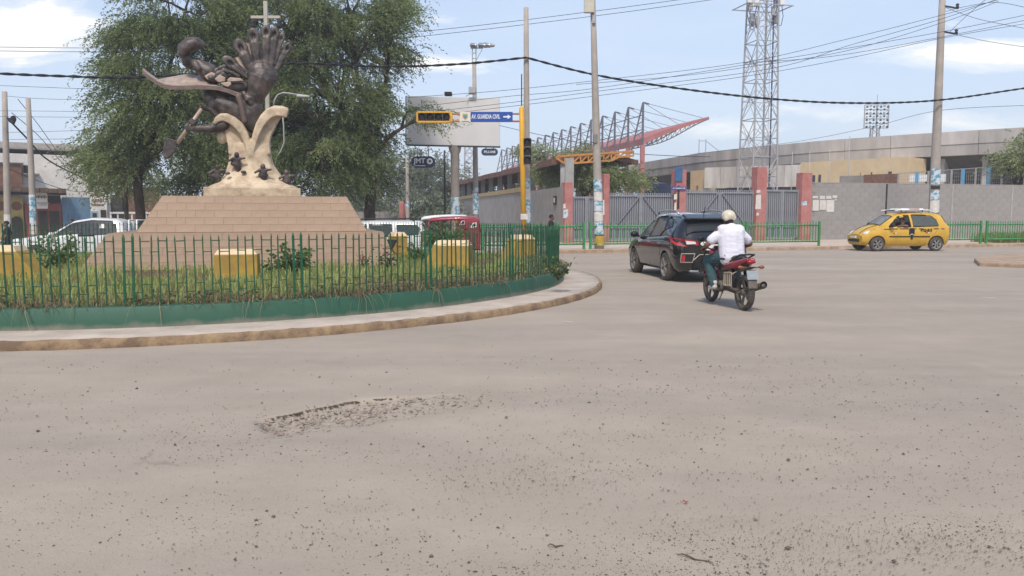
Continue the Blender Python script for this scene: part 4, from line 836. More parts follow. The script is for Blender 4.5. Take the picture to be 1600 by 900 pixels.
for i, (x, r) in enumerate(allb):
    if any(abs(x-c) < bw/2+.03 for c in cols) and False: continue
    if i < 300: link('block', me_b, wl, (x, random.uniform(-.003, .004), r*bh))
    else: y = random.uniform(-.003, .004); rest.box(x-bw/2+.006, x+bw/2-.006, y, y+.1, r*bh+.005, r*bh+bh-.005)
if rest.v: tag(rest.build('blocks', M_blk, wl), kind='stuff')
MB().box(0, Lw, -.01, .19, zw, zw+.05).build('coping', M_blk, wl)
nt_ = thing('notices', 'torn white notices pasted on the block wall beside the red pillar', 'posters', GW.loc(xw0, 0, 0), GW.rz, None)
for (x0, y0, x1, y1) in ((1270, 306, 1278, 311), (1281, 306, 1289, 311), (1291, 306, 1299, 310), (1301, 305, 1308, 310), (1270, 312.5, 1279, 329), (1281, 312.5, 1291, 328), (1292, 312.5, 1303, 330), (1304, 311.5, 1308, 314)):
    a, z1 = GW.hit(x0, y0, -.02); b, z0 = GW.hit(x1, y1, -.02); MB().box(a-xw0, b-xw0, -.024, -.016, z0+random.uniform(-.05, .05), z1).build('notice', M_poster_w, nt_)
# ---- avenue wall receding to the left
xc = GW.hit(879, 330)[0]; pc = GW.loc(xc, 0, 0); AWb = Vector((ap(660, 333, 122).x, 122))
AW = Plane((pc.x, pc.y), (AWb.x, AWb.y), 0)
aw = thing('avenue_wall', 'grey panelled wall receding along the avenue under the canopy roof', 'wall', AW.loc(0, 0, 0), AW.rz); x = 0; i = 0
M_pan = mat('grey_wall_panel', (160, 154, 150), .92, .12, 1.2, .25, 20); M_yb = mat('ochre_beam', (180, 156, 112), .85, .12, 2)
while x < AW.len:
    L = 2.4; MB().box(x+.008, x+L-.008, -.24, -.06 if 0 else 0, -.5, 2.98).build('panel', M_pan, aw)
    for z in (.75, 1.5, 2.25): pass
    x += L
MB().box(0, AW.len, -.20, -.05, -.5, 2.95).build('core', M_mort, aw)
MB().box(9.5, AW.len, -.30, .06, 2.985, 3.28).build('beam', M_yb, aw)
a, z = GW.hit(870, 313); mtb = thing('meter_box', 'small dark meter box on the avenue wall corner', 'box', AW.loc(1.4, .0, 0), AW.rz); MB().box(-.25, .25, .0, .08, 2.1, 2.55).build('box', M_darkop, mtb, bevel=.01); MB().box(-.13, .13, .082, .09, 2.2, 2.45).build('window', M_poster_w, mtb)
# ================================================================== canopy walkway with orange truss
A = ap(873, 245, 50); B = ap(676, 291, 108); D = Vector((B.x-A.x, B.y-A.y, 0)); side = ap(992, 237, 53); E_ = Vector((side.x-A.x, side.y-A.y, 0)); zr = A.z
M_tileroof = mat('brown_tile_roof', (128, 92, 78), .85, .25, 4, .5, 12, col2=(96, 64, 54)); M_orange = mat('orange_steel', (204, 142, 72), .6, .12, 4); M_colm = mat('grey_column', (170, 168, 164), .9, .12, 2)
cw = thing('canopy_walkway', 'long brown tiled canopy roof on columns with an orange truss end', 'canopy', (A.x, A.y, 0)); nseg = 16
for i in range(nseg):
    f0, f1 = i/nseg, (i+1)/nseg-.002; p0, p1 = D*f0, D*f1; rise = .75
    q = MB(); lift = .03*(i % 2)
    def rp_(p, e, z): v = p+E_*e; return (v.x, v.y, z+lift)
    q.hexa([rp_(p0, -.08, zr-.55), rp_(p0, .5, zr+.15), rp_(p1, .5, zr+.15), rp_(p1, -.08, zr-.55), rp_(p0, -.08, zr-.15), rp_(p0, .5, zr+.5), rp_(p1, .5, zr+.5), rp_(p1, -.08, zr-.15)])
    q.hexa([rp_(p0, .5, zr+.15), rp_(p0, 1.05, zr-.3), rp_(p1, 1.05, zr-.3), rp_(p1, .5, zr+.15), rp_(p0, .5, zr+.5), rp_(p0, 1.05, zr), rp_(p1, 1.05, zr), rp_(p1, .5, zr+.5)]); q.build('roof_bay', M_tileroof, cw)
    c = D*f0
    for e in (.06, .95):
        v = c+E_*e; MB().box(v.x-.2, v.x+.2, v.y-.2, v.y+.2, -.5, zr-.35).build('column', M_colm, cw)
E2 = Vector((side.x-A.x, side.y-A.y, side.z-A.z)); off = Vector((-.15, -.35, 0)); dz = Vector((0, 0, -.55))
tp = [off+E2*(i/10) for i in range(11)]; bt = [p+dz*(.25 if i in (0,) else (.9 if i < 8 else .55)) for i, p in enumerate(tp)]
for L_ in (tp, bt):
    q = MB()
    for i in range(10): q.bar(L_[i]+Vector((0, 0, zr)), L_[i+1]+Vector((0, 0, zr)), .13, .13)
    q.build('truss_chord', M_orange, cw)
for i in range(11):
    q = MB(); q.bar(tp[i]+Vector((0, 0, zr)), bt[i]+Vector((0, 0, zr)), .08)
    if i < 10: q.bar(bt[i]+Vector((0, 0, zr)), tp[i+1]+Vector((0, 0, zr)), .08)
    q.build('truss_web', M_orange, cw)
for i, px in enumerate((889,)):
    v = ap(px, 333, 48.5)-Vector((A.x, A.y, 0)); MB().box(v.x-.26, v.x+.26, v.y-.26, v.y+.26, 0, zr-.2).build('column', M_colm, cw)
# ================================================================== stadium stand roof with masts
M_pink = mat('dusty_pink_sheet', (180, 116, 112), .7, .12, 1.5, .1, 10); M_steel = mat('dark_steel', (108, 108, 116), .6, .15, 4)
a = ap(1005, 160, 75); b = ap(784, 232, 130); MD = Vector((b.x-a.x, b.y-a.y, 0)); sr = thing('stand_roof', 'pink cantilevered stadium roof hung from a row of steel masts', 'roof', (a.x, a.y, 0)); zt = a.z; nm = 16
tip = ap(1108, 184, 76); can = Vector((tip.x-a.x, tip.y-a.y, 0)); zroot = ap(1005, 225, 75).z; ztip = tip.z
def rf(i, e, dz=0):
    p = MD*i+can*e; z = zroot+(ztip-zroot)*e**.85+dz; return Vector((p.x, p.y, z))
for i in range(nm):
    f0, f1 = i/nm, (i+1)/nm-.001; q = MB()
    for e0, e1 in ((-.12, .35), (.35, .7), (.7, 1)):
        th = .45*(1-e0*.75); th1 = .45*(1-e1*.75); q.hexa([rf(f0, max(e0, 0), -.1), rf(f0, e1, -.1), rf(f1, e1, -.1), rf(f1, max(e0, 0), -.1), rf(f0, max(e0, 0), th), rf(f0, e1, th1), rf(f1, e1, th1), rf(f1, max(e0, 0), th)])
    q.build('roof_sheet', M_pink, sr)
for i in range(nm+1):
    p = MD*(i/nm); m = MB(); top = Vector((p.x, p.y, zt)); back = Vector((p.x-1.0, p.y+.2, zroot-.6))
    m.tube([(p.x, p.y, zroot-.5), top], .11, 6); m.tube([back, top+Vector((-.05, 0, -.1))], .08, 6)
    for f in (.3, .55, .8): m.tube([Vector((p.x, p.y, zroot)).lerp(top, f), back.lerp(top, f)], .05, 5)
    m.bar(top, top+can*.09+Vector((0, 0, -.15)), .12); m.build('mast', M_steel, sr)
    c = MB(); c.tube([top, rf(i/nm, .55, .3)], .022, 4); c.tube([top, rf(i/nm, .9, .2)], .022, 4); c.build('stay_cable', M_steel, sr)
    MB().box(p.x-.2, p.x+.2, p.y-.2, p.y+.2, 0, zroot-.1).build('column', M_pink, sr)
    if i < nm:
        p2 = MD*((i+1)/nm); q = MB(); 
        for f in (.35, .7): q.tube([Vector((p.x, p.y, zroot)).lerp(top, f), Vector((p2.x, p2.y, zroot)).lerp(Vector((p2.x, p2.y, zt)), f)], .045, 4)
        q.tube([Vector((p.x, p.y, zroot+.3)), Vector((p2.x, p2.y, zroot+(zt-zroot)*.7))], .035, 4); q.build('tie', M_steel, sr)
for i in (0, .06):
    q = MB(); low = [rf(i, e, -.1-1.0*math.sin(math.pi*min(1, e*.9+.05))*(1-e)) for e in [k/14 for k in range(15)]]; 
    for k in range(14): q.tube([low[k], low[k+1]], .05, 4); q.tube([low[k], rf(i, (k+1)/14, -.1)], .03, 4); q.tube([low[k], rf(i, k/14, -.1)], .03, 4)
    q.build('rib_truss', M_steel, sr)
q = MB(); q.bar((MD*.07+Vector((0, 0, zroot-2.0))), Vector((0, 0, zroot-2.7)), .3); q.build('beam', M_pink, sr)
# ================================================================== stadium bowl
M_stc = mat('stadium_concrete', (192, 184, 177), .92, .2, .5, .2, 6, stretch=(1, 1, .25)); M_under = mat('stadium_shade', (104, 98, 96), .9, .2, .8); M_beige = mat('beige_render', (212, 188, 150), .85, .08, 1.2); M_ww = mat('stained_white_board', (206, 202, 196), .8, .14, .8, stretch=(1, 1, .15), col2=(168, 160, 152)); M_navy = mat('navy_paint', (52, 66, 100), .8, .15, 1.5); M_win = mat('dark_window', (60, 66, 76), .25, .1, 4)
bw_pts = [(985, 257), (1040, 248), (1093, 239), (1150, 232.5), (1209, 227), (1265, 221.5), (1320, 217), (1392, 212), (1460, 207.5), (1530, 203), (1600, 199), (1680, 195)]
H_S = 8.5; BP = []
for px, py in bw_pts: r = ray(px, py); tt = (H_S-CAMH)/r.z; BP.append(Vector((r.x*tt, r.y*tt, 0)))
stdm = thing('stadium', 'grey concrete stadium bowl rising to the right', 'stadium', (BP[5].x, BP[5].y, 0)); o = Vector((BP[5].x, BP[5].y, 0)); BPl = [p-o for p in BP]
back = [p+p_n for p, p_n in zip(BPl, [Vector((5, 7, 0))]*len(BPl))]
for i in range(len(BPl)-1):
    p, q_ = BPl[i], BPl[i+1]; d = (q_-p).normalized(); nn = Vector((-d.y, d.x, 0)); g = d*.02
    for za, zb, o1, o2 in ((7.42, H_S, 0, 0), (6.5, 7.40, .12, .05)):
        m = MB(); m.hexa([p+g+nn*o1+Vector((0, 0, za)), q_-g+nn*o1+Vector((0, 0, za)), q_-g+nn*(1.2)+Vector((0, 0, za)), p+g+nn*1.2+Vector((0, 0, za)), p+g+nn*o2+Vector((0, 0, zb)), q_-g+nn*o2+Vector((0, 0, zb)), q_-g+nn*1.2+Vector((0, 0, zb)), p+g+nn*1.2+Vector((0, 0, zb))]); m.build('parapet_panel', M_stc, stdm)
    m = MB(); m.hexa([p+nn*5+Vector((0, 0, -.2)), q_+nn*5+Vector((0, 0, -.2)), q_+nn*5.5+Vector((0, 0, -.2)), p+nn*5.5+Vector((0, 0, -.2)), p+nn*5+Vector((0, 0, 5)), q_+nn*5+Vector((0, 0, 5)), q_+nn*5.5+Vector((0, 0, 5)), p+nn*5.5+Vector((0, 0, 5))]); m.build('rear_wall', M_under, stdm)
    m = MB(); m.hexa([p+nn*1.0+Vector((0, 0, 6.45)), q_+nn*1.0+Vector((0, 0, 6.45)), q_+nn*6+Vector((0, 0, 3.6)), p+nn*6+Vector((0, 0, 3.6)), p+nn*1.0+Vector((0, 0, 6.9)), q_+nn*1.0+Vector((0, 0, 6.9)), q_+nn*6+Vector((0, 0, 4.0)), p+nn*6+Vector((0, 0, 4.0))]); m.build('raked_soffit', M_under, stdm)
    m = MB(); m.hexa([p+nn*1.2+d*.2+Vector((0, 0, -.1)), p+nn*1.2+d*.6+Vector((0, 0, -.1)), p+nn*5+d*.6+Vector((0, 0, -.1)), p+nn*5+d*.2+Vector((0, 0, -.1)), p+nn*1.2+d*.2+Vector((0, 0, 6.42)), p+nn*1.2+d*.6+Vector((0, 0, 6.42)), p+nn*5+d*.6+Vector((0, 0, 4.2)), p+nn*5+d*.2+Vector((0, 0, 4.2))]); m.build('buttress', M_stc, stdm)
def sbox(parent, name, m, x0, y0, x1, y1, Y0, Y1, z0=None, dep=.6):      # facade box whose two ends stand at depths Y0, Y1
    a, b = ap(x0, y0, Y0), ap(x1, y0, Y1); za = a.z; zb = ap(x0, y1, Y0).z if z0 is None else z0; d = Vector((b.x-a.x, b.y-a.y, 0)).normalized(); nn = Vector((-d.y, d.x, 0))*dep; L = parent.location
    A2, B2 = Vector((a.x-L.x, a.y-L.y, 0)), Vector((b.x-L.x, b.y-L.y, 0)); m_ = MB(); m_.hexa([p+Vector((0, 0, z-L.z)) for z in (zb, za) for p in (A2, B2, B2+nn, A2+nn)]); return m_.build(name, m, parent)
t = thing('beige_annex', 'beige rendered annex with small dark windows under the stadium', 'building', (ap(1330, 333, 70).x, 70, 0)); sbox(t, 'wall', M_beige, 1251, 254, 1414, 330, 74, 66.5, 0, 4)
for x0, y0, x1, y1 in ((1265, 274, 1274, 287), (1279, 273, 1291, 287), (1344, 270, 1358, 277), (1361, 269, 1376, 276), (1388, 268, 1402, 275)):
    Y_ = 74-(x0-1251)/163*7.5-.25; f = sbox(t, 'window', M_win, x0, y0, x1, y1, Y_, Y_-.3, None, .2)
    sbox(f, 'sill', M_conc, x0-.8, y1, x1+.8, y1+1, Y_-.06, Y_-.36, None, .15) if False else None
t = thing('beige_annex', 'small beige annex strip left of the white board', 'building', (ap(1090, 333, 84).x, 84, 0)); sbox(t, 'wall', M_beige, 1079, 267, 1101, 330, 85, 83, 0, 3); sbox(t, 'door', M_rw, 1088, 290, 1091, 297, 83.9, 83.8, None, .1)
t = thing('white_board', 'stained white panelled board between the lattice tower and the annexes', 'hoarding', (ap(1170, 333, 80).x, 80, 0))
for i in range(6): x0 = 1101+i*25; sbox(t, 'panel', M_ww, x0+.2, 262-i*.8, x0+24.8, 294-i*.4, 82-i*1.0, 81.05-i*1.0, None, .25)
sbox(t, 'plinth', mat('dark_plinth', (96, 76, 74), .9, .2, 2), 1118, 294.5, 1240, 312, 82.4, 78, 0, .3)
t = thing('stair_ramp', 'dark navy raked stair under the left end of the stadium', 'stairs', (ap(1040, 333, 88).x, 88, 0))
q = MB(); p0 = ap(1005, 283, 92); p1 = ap(1072, 300, 88); L = t.location; v = [Vector((p0.x-L.x, p0.y-L.y, p0.z)), Vector((p1.x-L.x, p1.y-L.y, p1.z)), Vector((p1.x-L.x+3, p1.y-L.y+4, p1.z)), Vector((p0.x-L.x+3, p0.y-L.y+4, p0.z))]; q.hexa([p-Vector((0, 0, 1.3)) for p in v]+v); q.build('flight', M_navy, t); sbox(t, 'wall', M_navy, 998, 288, 1045, 330, 93, 90, 0, .4)
t = thing('brick_parapet', 'brown brick parapet showing above the block wall', 'wall', (ap(1375, 333, 56).x, 56, 0)); sbox(t, 'wall', M_grey, 1312, 275, 1349.5, 300, 58, 57, 0, .3); sbox(t, 'wall', M_brick, 1350, 273, 1402, 300, 57, 55.5, 0, .3)
# mesh fence with blue posts
MF = Plane(ap(1404, 333, 55)[:2], ap(1592, 333, 52.5)[:2], 0); mf = thing('mesh_fence', 'blue-posted wire mesh fence above the block wall', 'fence', MF.loc(0, 0, 0), MF.rz); M_bp = mat('light_blue_post', (96, 150, 186), .6, .1, 4); M_wire = mat('wire_mesh', (150, 148, 146), .7, .1, 4)
for i, px in enumerate((1404, 1433, 1451, 1467, 1487, 1505, 1525, 1545, 1566, 1588)):
    x, z = MF.hit(px, 271-(px-1404)*.075); MB().box(x-.06-.05*(i % 2), x+.06+.05*(i % 2), -.05, .05, 0, z).build('post', M_bp if i % 2 else M_wire, mf)
q = MB(); x0, z0 = MF.hit(1404, 271); x1, z1 = MF.hit(1588, 258)
for i in range(60): f = i/59; x = x0+(x1-x0)*f; zt_ = z0+(z1-z0)*f; q.box(x-.008, x+.008, 0, .012, 2.9, zt_)
for i in range(8): q.bar((x0, .02, 2.9+(z0-2.9)*i/7), (x1, .02, 2.9+(z1-2.9)*i/7), .014 if i < 7 else .05)
tag(q.build('mesh', M_wire, mf), kind='stuff'); 
t = thing('white_banner', 'white board behind the blue-posted fence', 'board', (ap(1440, 333, 57).x, 57, 0)); sbox(t, 'board', M_white, 1421, 273, 1452, 284, 57, 56.6, None, .08); sbox(t, 'board', M_white, 1468, 272, 1478, 284, 56.3, 56.2, None, .08)
# thin flag masts in front of the annex and the goal-like frame on the stadium
for i, (px, py, lab) in enumerate(((1235, 236, 'thin white flag mast right of the lattice tower'), (1262, 234, 'thin white flag mast at the left end of the beige annex'), (1293, 234, 'thin white flag mast before the beige annex windows'), (1323, 215, 'thin white flag mast on the stadium parapet'))):
    b = ap(px, 333, 60); tp_ = ap(px, py, 60); q = MB(); q.tube([(0, 0, 0), (0, 0, tp_.z*.6), (0, 0, tp_.z)], [.045, .035, .025], 8); q.ell((0, 0, tp_.z+.05), .045, 8, 6); tag(q.build('flag_mast', M_galv, None, True, loc=(b.x, b.y, 0)), lab, 'mast', 'flag masts before the stadium')
t = thing('steel_frame', 'small steel frame standing on the stadium parapet', 'frame', ap(1098, 238, 94)); q = MB()
for x in (-.45, .35): q.tube([(x, 0, -.3), (x, 0, 1.55)], .05, 5)
q.tube([(-.45, 0, 1.35), (.35, 0, 1.35)], .04, 5); q.tube([(.35, 0, 1.35), (2.1, 0, .0)], .04, 5); q.build('frame', M_galv, t)
# ================================================================== lattice tower
YT = 66; tb = ap(1182, 333, YT); tw = thing('lattice_tower', 'tall grey lattice telecom tower behind the gates', 'tower', (tb.x, tb.y, 0), R(14)); levels = [0]; HT = 23.0
lv = [k*1.56 for k in range(16)]
def hw(z): return 1.20-(z/23)*.38
legs = [(-1, -1), (1, -1), (1, 1), (-1, 1)]
for sx, sy in legs:
    q = MB(); q.tube([(sx*hw(0), sy*hw(0), 0), (sx*hw(HT), sy*hw(HT), HT)], .075, 6); q.build('leg', M_galv, tw)
for k in range(len(lv)-1):
    z0, z1 = lv[k], lv[k+1]; q = MB()
    for i in range(4):
        a, b = legs[i], legs[(i+1) % 4]; A0, B0 = Vector((a[0]*hw(z0), a[1]*hw(z0), z0)), Vector((b[0]*hw(z0), b[1]*hw(z0), z0)); A1, B1 = Vector((a[0]*hw(z1), a[1]*hw(z1), z1)), Vector((b[0]*hw(z1), b[1]*hw(z1), z1))
        if k % 2 == 0: q.tube([A0, B0], .04, 5); q.tube([A0, (A1+B1)/2], .032, 5); q.tube([B0, (A1+B1)/2], .032, 5)
        else: q.tube([(A0+B0)/2, A1], .032, 5); q.tube([(A0+B0)/2, B1], .032, 5); q.tube([A0, B0], .025, 4)
        q.tube([(A0+A1)/2, (A1+B1)/2 if k % 2 == 0 else (A0+B0)/2], .022, 4); q.tube([(B0+B1)/2, (A1+B1)/2 if k % 2 == 0 else (A0+B0)/2], .022, 4)
    q.build('bracing', M_galv, tw)
q = MB()
for x in (.1, .45): q.tube([(x, -.7, 0), (x, -.55, HT)], .02, 4)
for i in range(75): q.tube([(.1, -.7+.15*i/75, i*.305), (.45, -.7+.15*i/75, i*.305)], .012, 4)
q.build('ladder', M_galv, tw); q = MB(); q.tube([(.65, -.75, 0), (.65, -.6, HT)], .055, 6); q.build('feeder_cable', mat('navy_cable', (58, 66, 104), .6), tw)
for (x, y, z, h) in ((-1.55, -.6, 18.5, 2.4), (-1.15, -1.0, 18.2, 2.6), (1.2, -.9, 18.4, 2.6), (1.5, .2, 18.6, 2.4), (-.4, 1.2, 18.5, 2.4), (.5, -1.2, 19.0, 2.2)):
    q = MB(); q.box(x-.2, x+.2, y-.1, y+.1, z, z+h); p = q.build('antenna_panel', M_white, tw, bevel=.03); q = MB(); q.tube([(x*.7, y*.7, z+.5), (x, y, z+.5)], .035, 5); q.tube([(x*.7, y*.7, z+1.8), (x, y, z+1.8)], .035, 5); q.build('bracket', M_galv, tw)
    q = MB(); q.tube([(x, y, z), (x*1.12, y, z-.8), (x*1.0, y, z-1.5), (x*.7, y*.7, z-1.7)], .03, 5); q.build('jumper_cable', mat('navy_cable', (58, 66, 104)), tw)
    q = MB(); q.box(x*.78-.14, x*.78+.14, y*.8-.1, y*.8+.1, z-1.4, z-.7); q.build('radio_unit', M_galv, tw, bevel=.02)
q = MB(); q.bar((-2.1, -1.2, 18.4), (2.1, -1.2, 18.4), .07); q.bar((-2.1, 1.2, 18.4), (2.1, 1.2, 18.4), .07); q.bar((-2.0, -1.2, 18.4), (-2.0, 1.2, 18.4), .07); q.bar((2.0, -1.2, 18.4), (2.0, 1.2, 18.4), .07); q.build('head_frame', M_galv, tw)
# ---- stadium floodlight
fb = ap(1363, 333, 125); fl = thing('stadium_floodlight', 'square bank of stadium floodlights above the parapet', 'floodlight', (fb.x, fb.y, 0)); k = 125/F; zc = ap(1363, 182, 125).z; hwid = 18.5*k; hh = 17.5*k
q = MB()
for x in (-1.0, 1.0): q.tube([(x*.8, 0, 0), (x*.5, 0, zc-hh)], .12, 6); q.tube([(x*.8, 1.2, 0), (x*.5, .8, zc-hh)], .12, 6)
for i in range(14): z = i*(zc-hh)/14; q.tube([(-.7, 0, z), (.7, 0, z+1)], .06, 4); q.tube([(.7, 0, z), (-.7, 0, z+1)], .06, 4)
q.build('lattice_mast', M_galv, fl); q = MB()
for x in (-hwid, 0, hwid): q.bar((x, 0, zc-hh), (x, 0, zc+hh), .14)
for i in range(6): z = zc-hh+2*hh*i/5; q.bar((-hwid, 0, z), (hwid, 0, z), .12)
q.build('frame', M_galv, fl); M_lens = mat('lamp_lens', (220, 224, 228), .2, .05, 3)
for r in range(7):
    for c in range(7):
        x = -hwid+2*hwid*(c+.5)/7; z = zc-hh+2*hh*(r+.35)/7+.1*(c % 2); q = MB(); q.k = 0; q.lathe([(.08, .2), (.14, .1), (.17, -.1)], 8, 'Y', (x, -.2, z)); q.lathe([(.165, -.09), (.02, -.11)], 8, 'Y', (x, -.2, z)); q.build('lamp', M_galv if (r+c) % 2 else M_darkmetal, fl, True)
q = MB(); q.tube([(0, 0, zc+hh), (0, 0, zc+hh+1.6)], .05, 5); q.build('lightning_rod', M_galv, fl)
# ---- small transmission pylon far behind billboard
yb = ap(734, 333, 150); py_ = thing('far_pylon', 'faint lattice pylon below the billboard, far down the avenue', 'pylon', (yb.x, yb.y, 0)); q = MB(); Hh = ap(734, 225, 150).z+2
for sx, sy in legs: q.tube([(sx*1.15, sy*1.15, 0), (sx*.8, sy*.8, Hh)], .09, 5)
for i in range(9):
    z0, z1 = Hh*i/9, Hh*(i+1)/9
    for s_ in (-1, 1): q.tube([(-1.1+.3*i/9, s_, z0), (1.1-.3*i/9, s_, z1)], .05, 4); q.tube([(1.1-.3*i/9, s_, z0), (-1.1+.3*i/9, s_, z1)], .05, 4); q.tube([(-1.1+.3*i/9, s_, z0), (1.1-.3*i/9, s_, z0)], .05, 4)
q.build('lattice', M_galv, py_)
for i in range(2):
    z = Hh*(.6+.3*i); q = MB(); q.bar((-2.2, 0, z), (2.2, 0, z), .14); q.build('crossarm', M_galv, py_)
# red bollards/pillars along the avenue
for i, (px, Y_, y0, wd, lab) in enumerate(((628, 62, 315, 9, 'red round pillar left of the grey lamp pole on the avenue'), (575, 78, 323, 5, 'thin red pillar beside the right mesquite trunk'), (634, 63, 316, 4, 'slim red pillar touching the grey lamp pole'))):
    b = ap(px, 333, Y_); q = MB(); r_ = wd/2*Y_/F; zt_ = ap(px, y0, Y_).z; q.lathe([(.01, -.6), (r_*1.05, -.6), (r_, zt_-.1), (r_*.9, zt_), (.01, zt_+.02)], 14); tag(q.build('red_pillar', M_pil, None, True, loc=(b.x, b.y, 0)), lab, 'pillar', 'red pillars on the avenue')
lw = Plane(ap(520, 333, 84)[:2], ap(665, 333, 84)[:2], -.4); t = thing('low_wall', 'low grey wall across the avenue behind the red pillars', 'wall', lw.loc(0, 0, 0), lw.rz)
for i in range(6): MB().box(lw.len*i/6+.02, lw.len*(i+1)/6-.02, 0, .2, -.2, 2.2).build('panel', M_grey, t)
# ================================================================== poles, signs, billboard, traffic light
def pole(px, py_top, pxt, Y, r0, r1, lab, zb=0, posters=(), extra=None, m=None, name='utility_pole'):
    b = ap(px, 333, Y); tp = ap(pxt, py_top, Y); t = thing(name, lab, 'pole', (b.x, b.y, zb)); q = MB(); dx = tp.x-b.x; Hh = tp.z-zb
    q.tube([(dx*f, 0, Hh*f) for f in (0, .25, .5, .75, 1)], [r0+(r1-r0)*f for f in (0, .25, .5, .75, 1)], 14); q.build('shaft', m or M_pole, t, True)
    for (y0, y1, mm) in posters:
        z1, z0 = ap(px, y0, Y).z-zb, ap(px, y1, Y).z-zb; q = MB(); nn = 9; rr = r0+(r1-r0)*(z0/Hh)+.008; vs = []
        for z in (z0, z1):
            for k in range(nn): a = R(-160+140*k/(nn-1)); vs.append((dx*z/Hh+rr*math.cos(a), rr*math.sin(a), z+random.uniform(-.02, .02)))
        q.add(vs, [(k, k+1, nn+k+1, nn+k) for k in range(nn-1)]); q.build('poster', mm, t, True)
    return t, dx, Hh
PB, PW = M_poster_b, M_poster_w
pole(824, 12, 822, 32.6, .15, .10, 'concrete pole just behind the yellow traffic light pole', .15, [(280, 293, PB), (295, 312, PW), (313, 330, PB), (331, 348, PB)])
t, dx, Hh = pole(937, -12, 926, 32.9, .20, .105, 'stickered concrete pole in front of the left gates', .15, [(281, 298, PB), (300, 314, PW), (315, 330, PB), (331, 346, PW), (347, 366, PB)])
q = MB(); q.tube([(0, 0, .15), (0, 0, .55)], [.215, .21], 14, False); q.build('painted_band', mat('yellow_band', (190, 160, 70), .8, .2, 4), t, True)
z = ap(926, 10, 32.9).z-.15; q = MB(); q.box(dx-.36, dx+.05, -.28, -.08, z-.30, z+.5); q.build('junction_cabinet', mat('cream_cabinet', (196, 188, 172), .6, .08, 4), t, bevel=.015); z = ap(926, 26, 32.9).z; q = MB(); q.box(dx-.02, dx+.1, -.2, -.1, z-.45, z-.1); q.build('bracket', M_galv, t)
z = ap(930, 218, 32.9).z; q = MB(); q.box(-.32, -.14, -.2, 0, z-.3, z+.05); q.build('meter_box', M_grey, t, bevel=.01)
t, dx, Hh = pole(1459, -40, 1474, 39.5, .26, .14, 'leaning concrete pole behind the yellow taxi', .15, [(264, 288, PB), (290, 296, M_darkop), (298, 312, PB), (313, 332, PW)])
for py in (10, 50):
    z = ap(1472, py, 39.5).z-.15; xx = dx*z/Hh; q = MB(); q.bar((xx, -.1, z), (xx+.75, -.1, z-.12), .07); q.build('bracket', M_darkmetal, t); q = MB(); q.lathe([(.02, 0), (.09, .04), (.05, .1), (.09, .16), (.03, .22)], 10, 'Z', (xx+.7, -.1, z-.1)); q.build('insulator', M_darkmetal, t, True)
pole(10, 143, 7, 46, .20, .14, 'weathered concrete pole with transformer brackets at the left edge', -.4, [(335, 352, PW)])
pole(51, 154, 44, 43, .19, .12, 'stickered concrete pole left of the white pickup', -.4, [(304, 330, PB), (331, 352, PB), (353, 366, PW)])
b = ap(9, 185, 45.6); q = MB(); q.cap((.3, 0, -.1), (.55, -.2, -.25), .16, .10); q.cap((.1, 0, 0), (.45, -.1, -.1), .06, .06); q.ell((.5, -.1, -.05), (.16, .12, .2)); tag(q.build('cable_splice', M_cable, None, True, loc=b), 'tangled black cable splice on the leftmost pole', 'cable box')
# lamp pole with floodlights
t, dx, Hh = pole(744, 100, 741, 45, .18, .11, 'grey lamp pole with floodlights beside the billboard', .0, [(293, 300, PB), (301, 317, PB), (318, 334, PB)], name='lamp_pole')
zt = Hh; q = MB()
for x in (-.1, .1): q.tube([(dx+x, 0, zt-.1), (dx+x, 0, zt+.85)], .03, 6)
q.tube([(dx-.1, 0, zt+.3), (dx+.1, 0, zt+.3)], .025, 5); q.tube([(dx-.1, 0, zt+.6), (dx+.1, 0, zt+.6)], .025, 5); q.tube([(dx+.05, 0, zt+.1), (dx+.45, 0, zt+.8)], .02, 5); q.bar((dx-.2, 0, zt+.88), (dx+.5, 0, zt+.88), .07); q.build('bracket', M_galv, t)
for x, s_ in ((-.12, 1), (.35, 1.1), (.62, 1.2), (.88, .9)):
    q = MB(); c = Vector((dx+x, -.05, zt+1.02)); q.cap(c, c+Vector((.22*s_, -.12, -.04)), .13*s_, .10*s_); q.build('floodlight', M_chrome if x < .8 else M_galv, t, True)
pole(637, 245, 636, 60, .15, .12, 'slim grey pole at the right edge of the mesquite foliage', -.4, [(315, 324, PB)], name='lamp_pole')
pole(695, 235, 694.5, 46, .055, .055, 'very thin dark post left of the billboard column', 0, m=M_darkmetal, name='thin_post')
# billboard
YB = 43; bb = ap(711, 333, YB); bl = thing('billboard', 'blank white billboard on a single round column', 'billboard', (bb.x, bb.y, 0)); k = YB/F
def bp(px, py, d=0): p = ap(px, py, YB+d); return Vector((p.x-bb.x, d, p.z))
A, B, C, D = bp(636, 150), bp(781, 153), bp(781, 229), bp(636, 226); sk = .0
q = MB(); q.hexa([D, C, C+Vector((0, .5, 0)), D+Vector((0, .5, 0)), A, B, B+Vector((0, .5, 0)), A+Vector((0, .5, 0))]); q.build('panel', mat('billboard_white', (208, 205, 203), .6, .05, .8), bl, bevel=.02)
q = MB(); q.bar(D+Vector((-.03, -.03, -.03)), C+Vector((.03, -.03, -.03)), .08); q.bar(D+Vector((-.05, -.03, 0)), A+Vector((-.05, -.03, 0)), .06); q.build('frame', M_darkmetal, bl)
q = MB(); zb_ = bp(711, 228).z; q.lathe([(.24, 0), (.24, zb_-.4), (.30, zb_-.3), (.36, zb_)], 18, 'Z', (0, .25, 0)); q.build('column', M_pole, bl, True)
q = MB(); q.lathe([(.248, bp(711, 335).z), (.248, bp(711, 308).z)], 18, 'Z', (0, .25, 0)); q.build('poster', PB, bl, True)
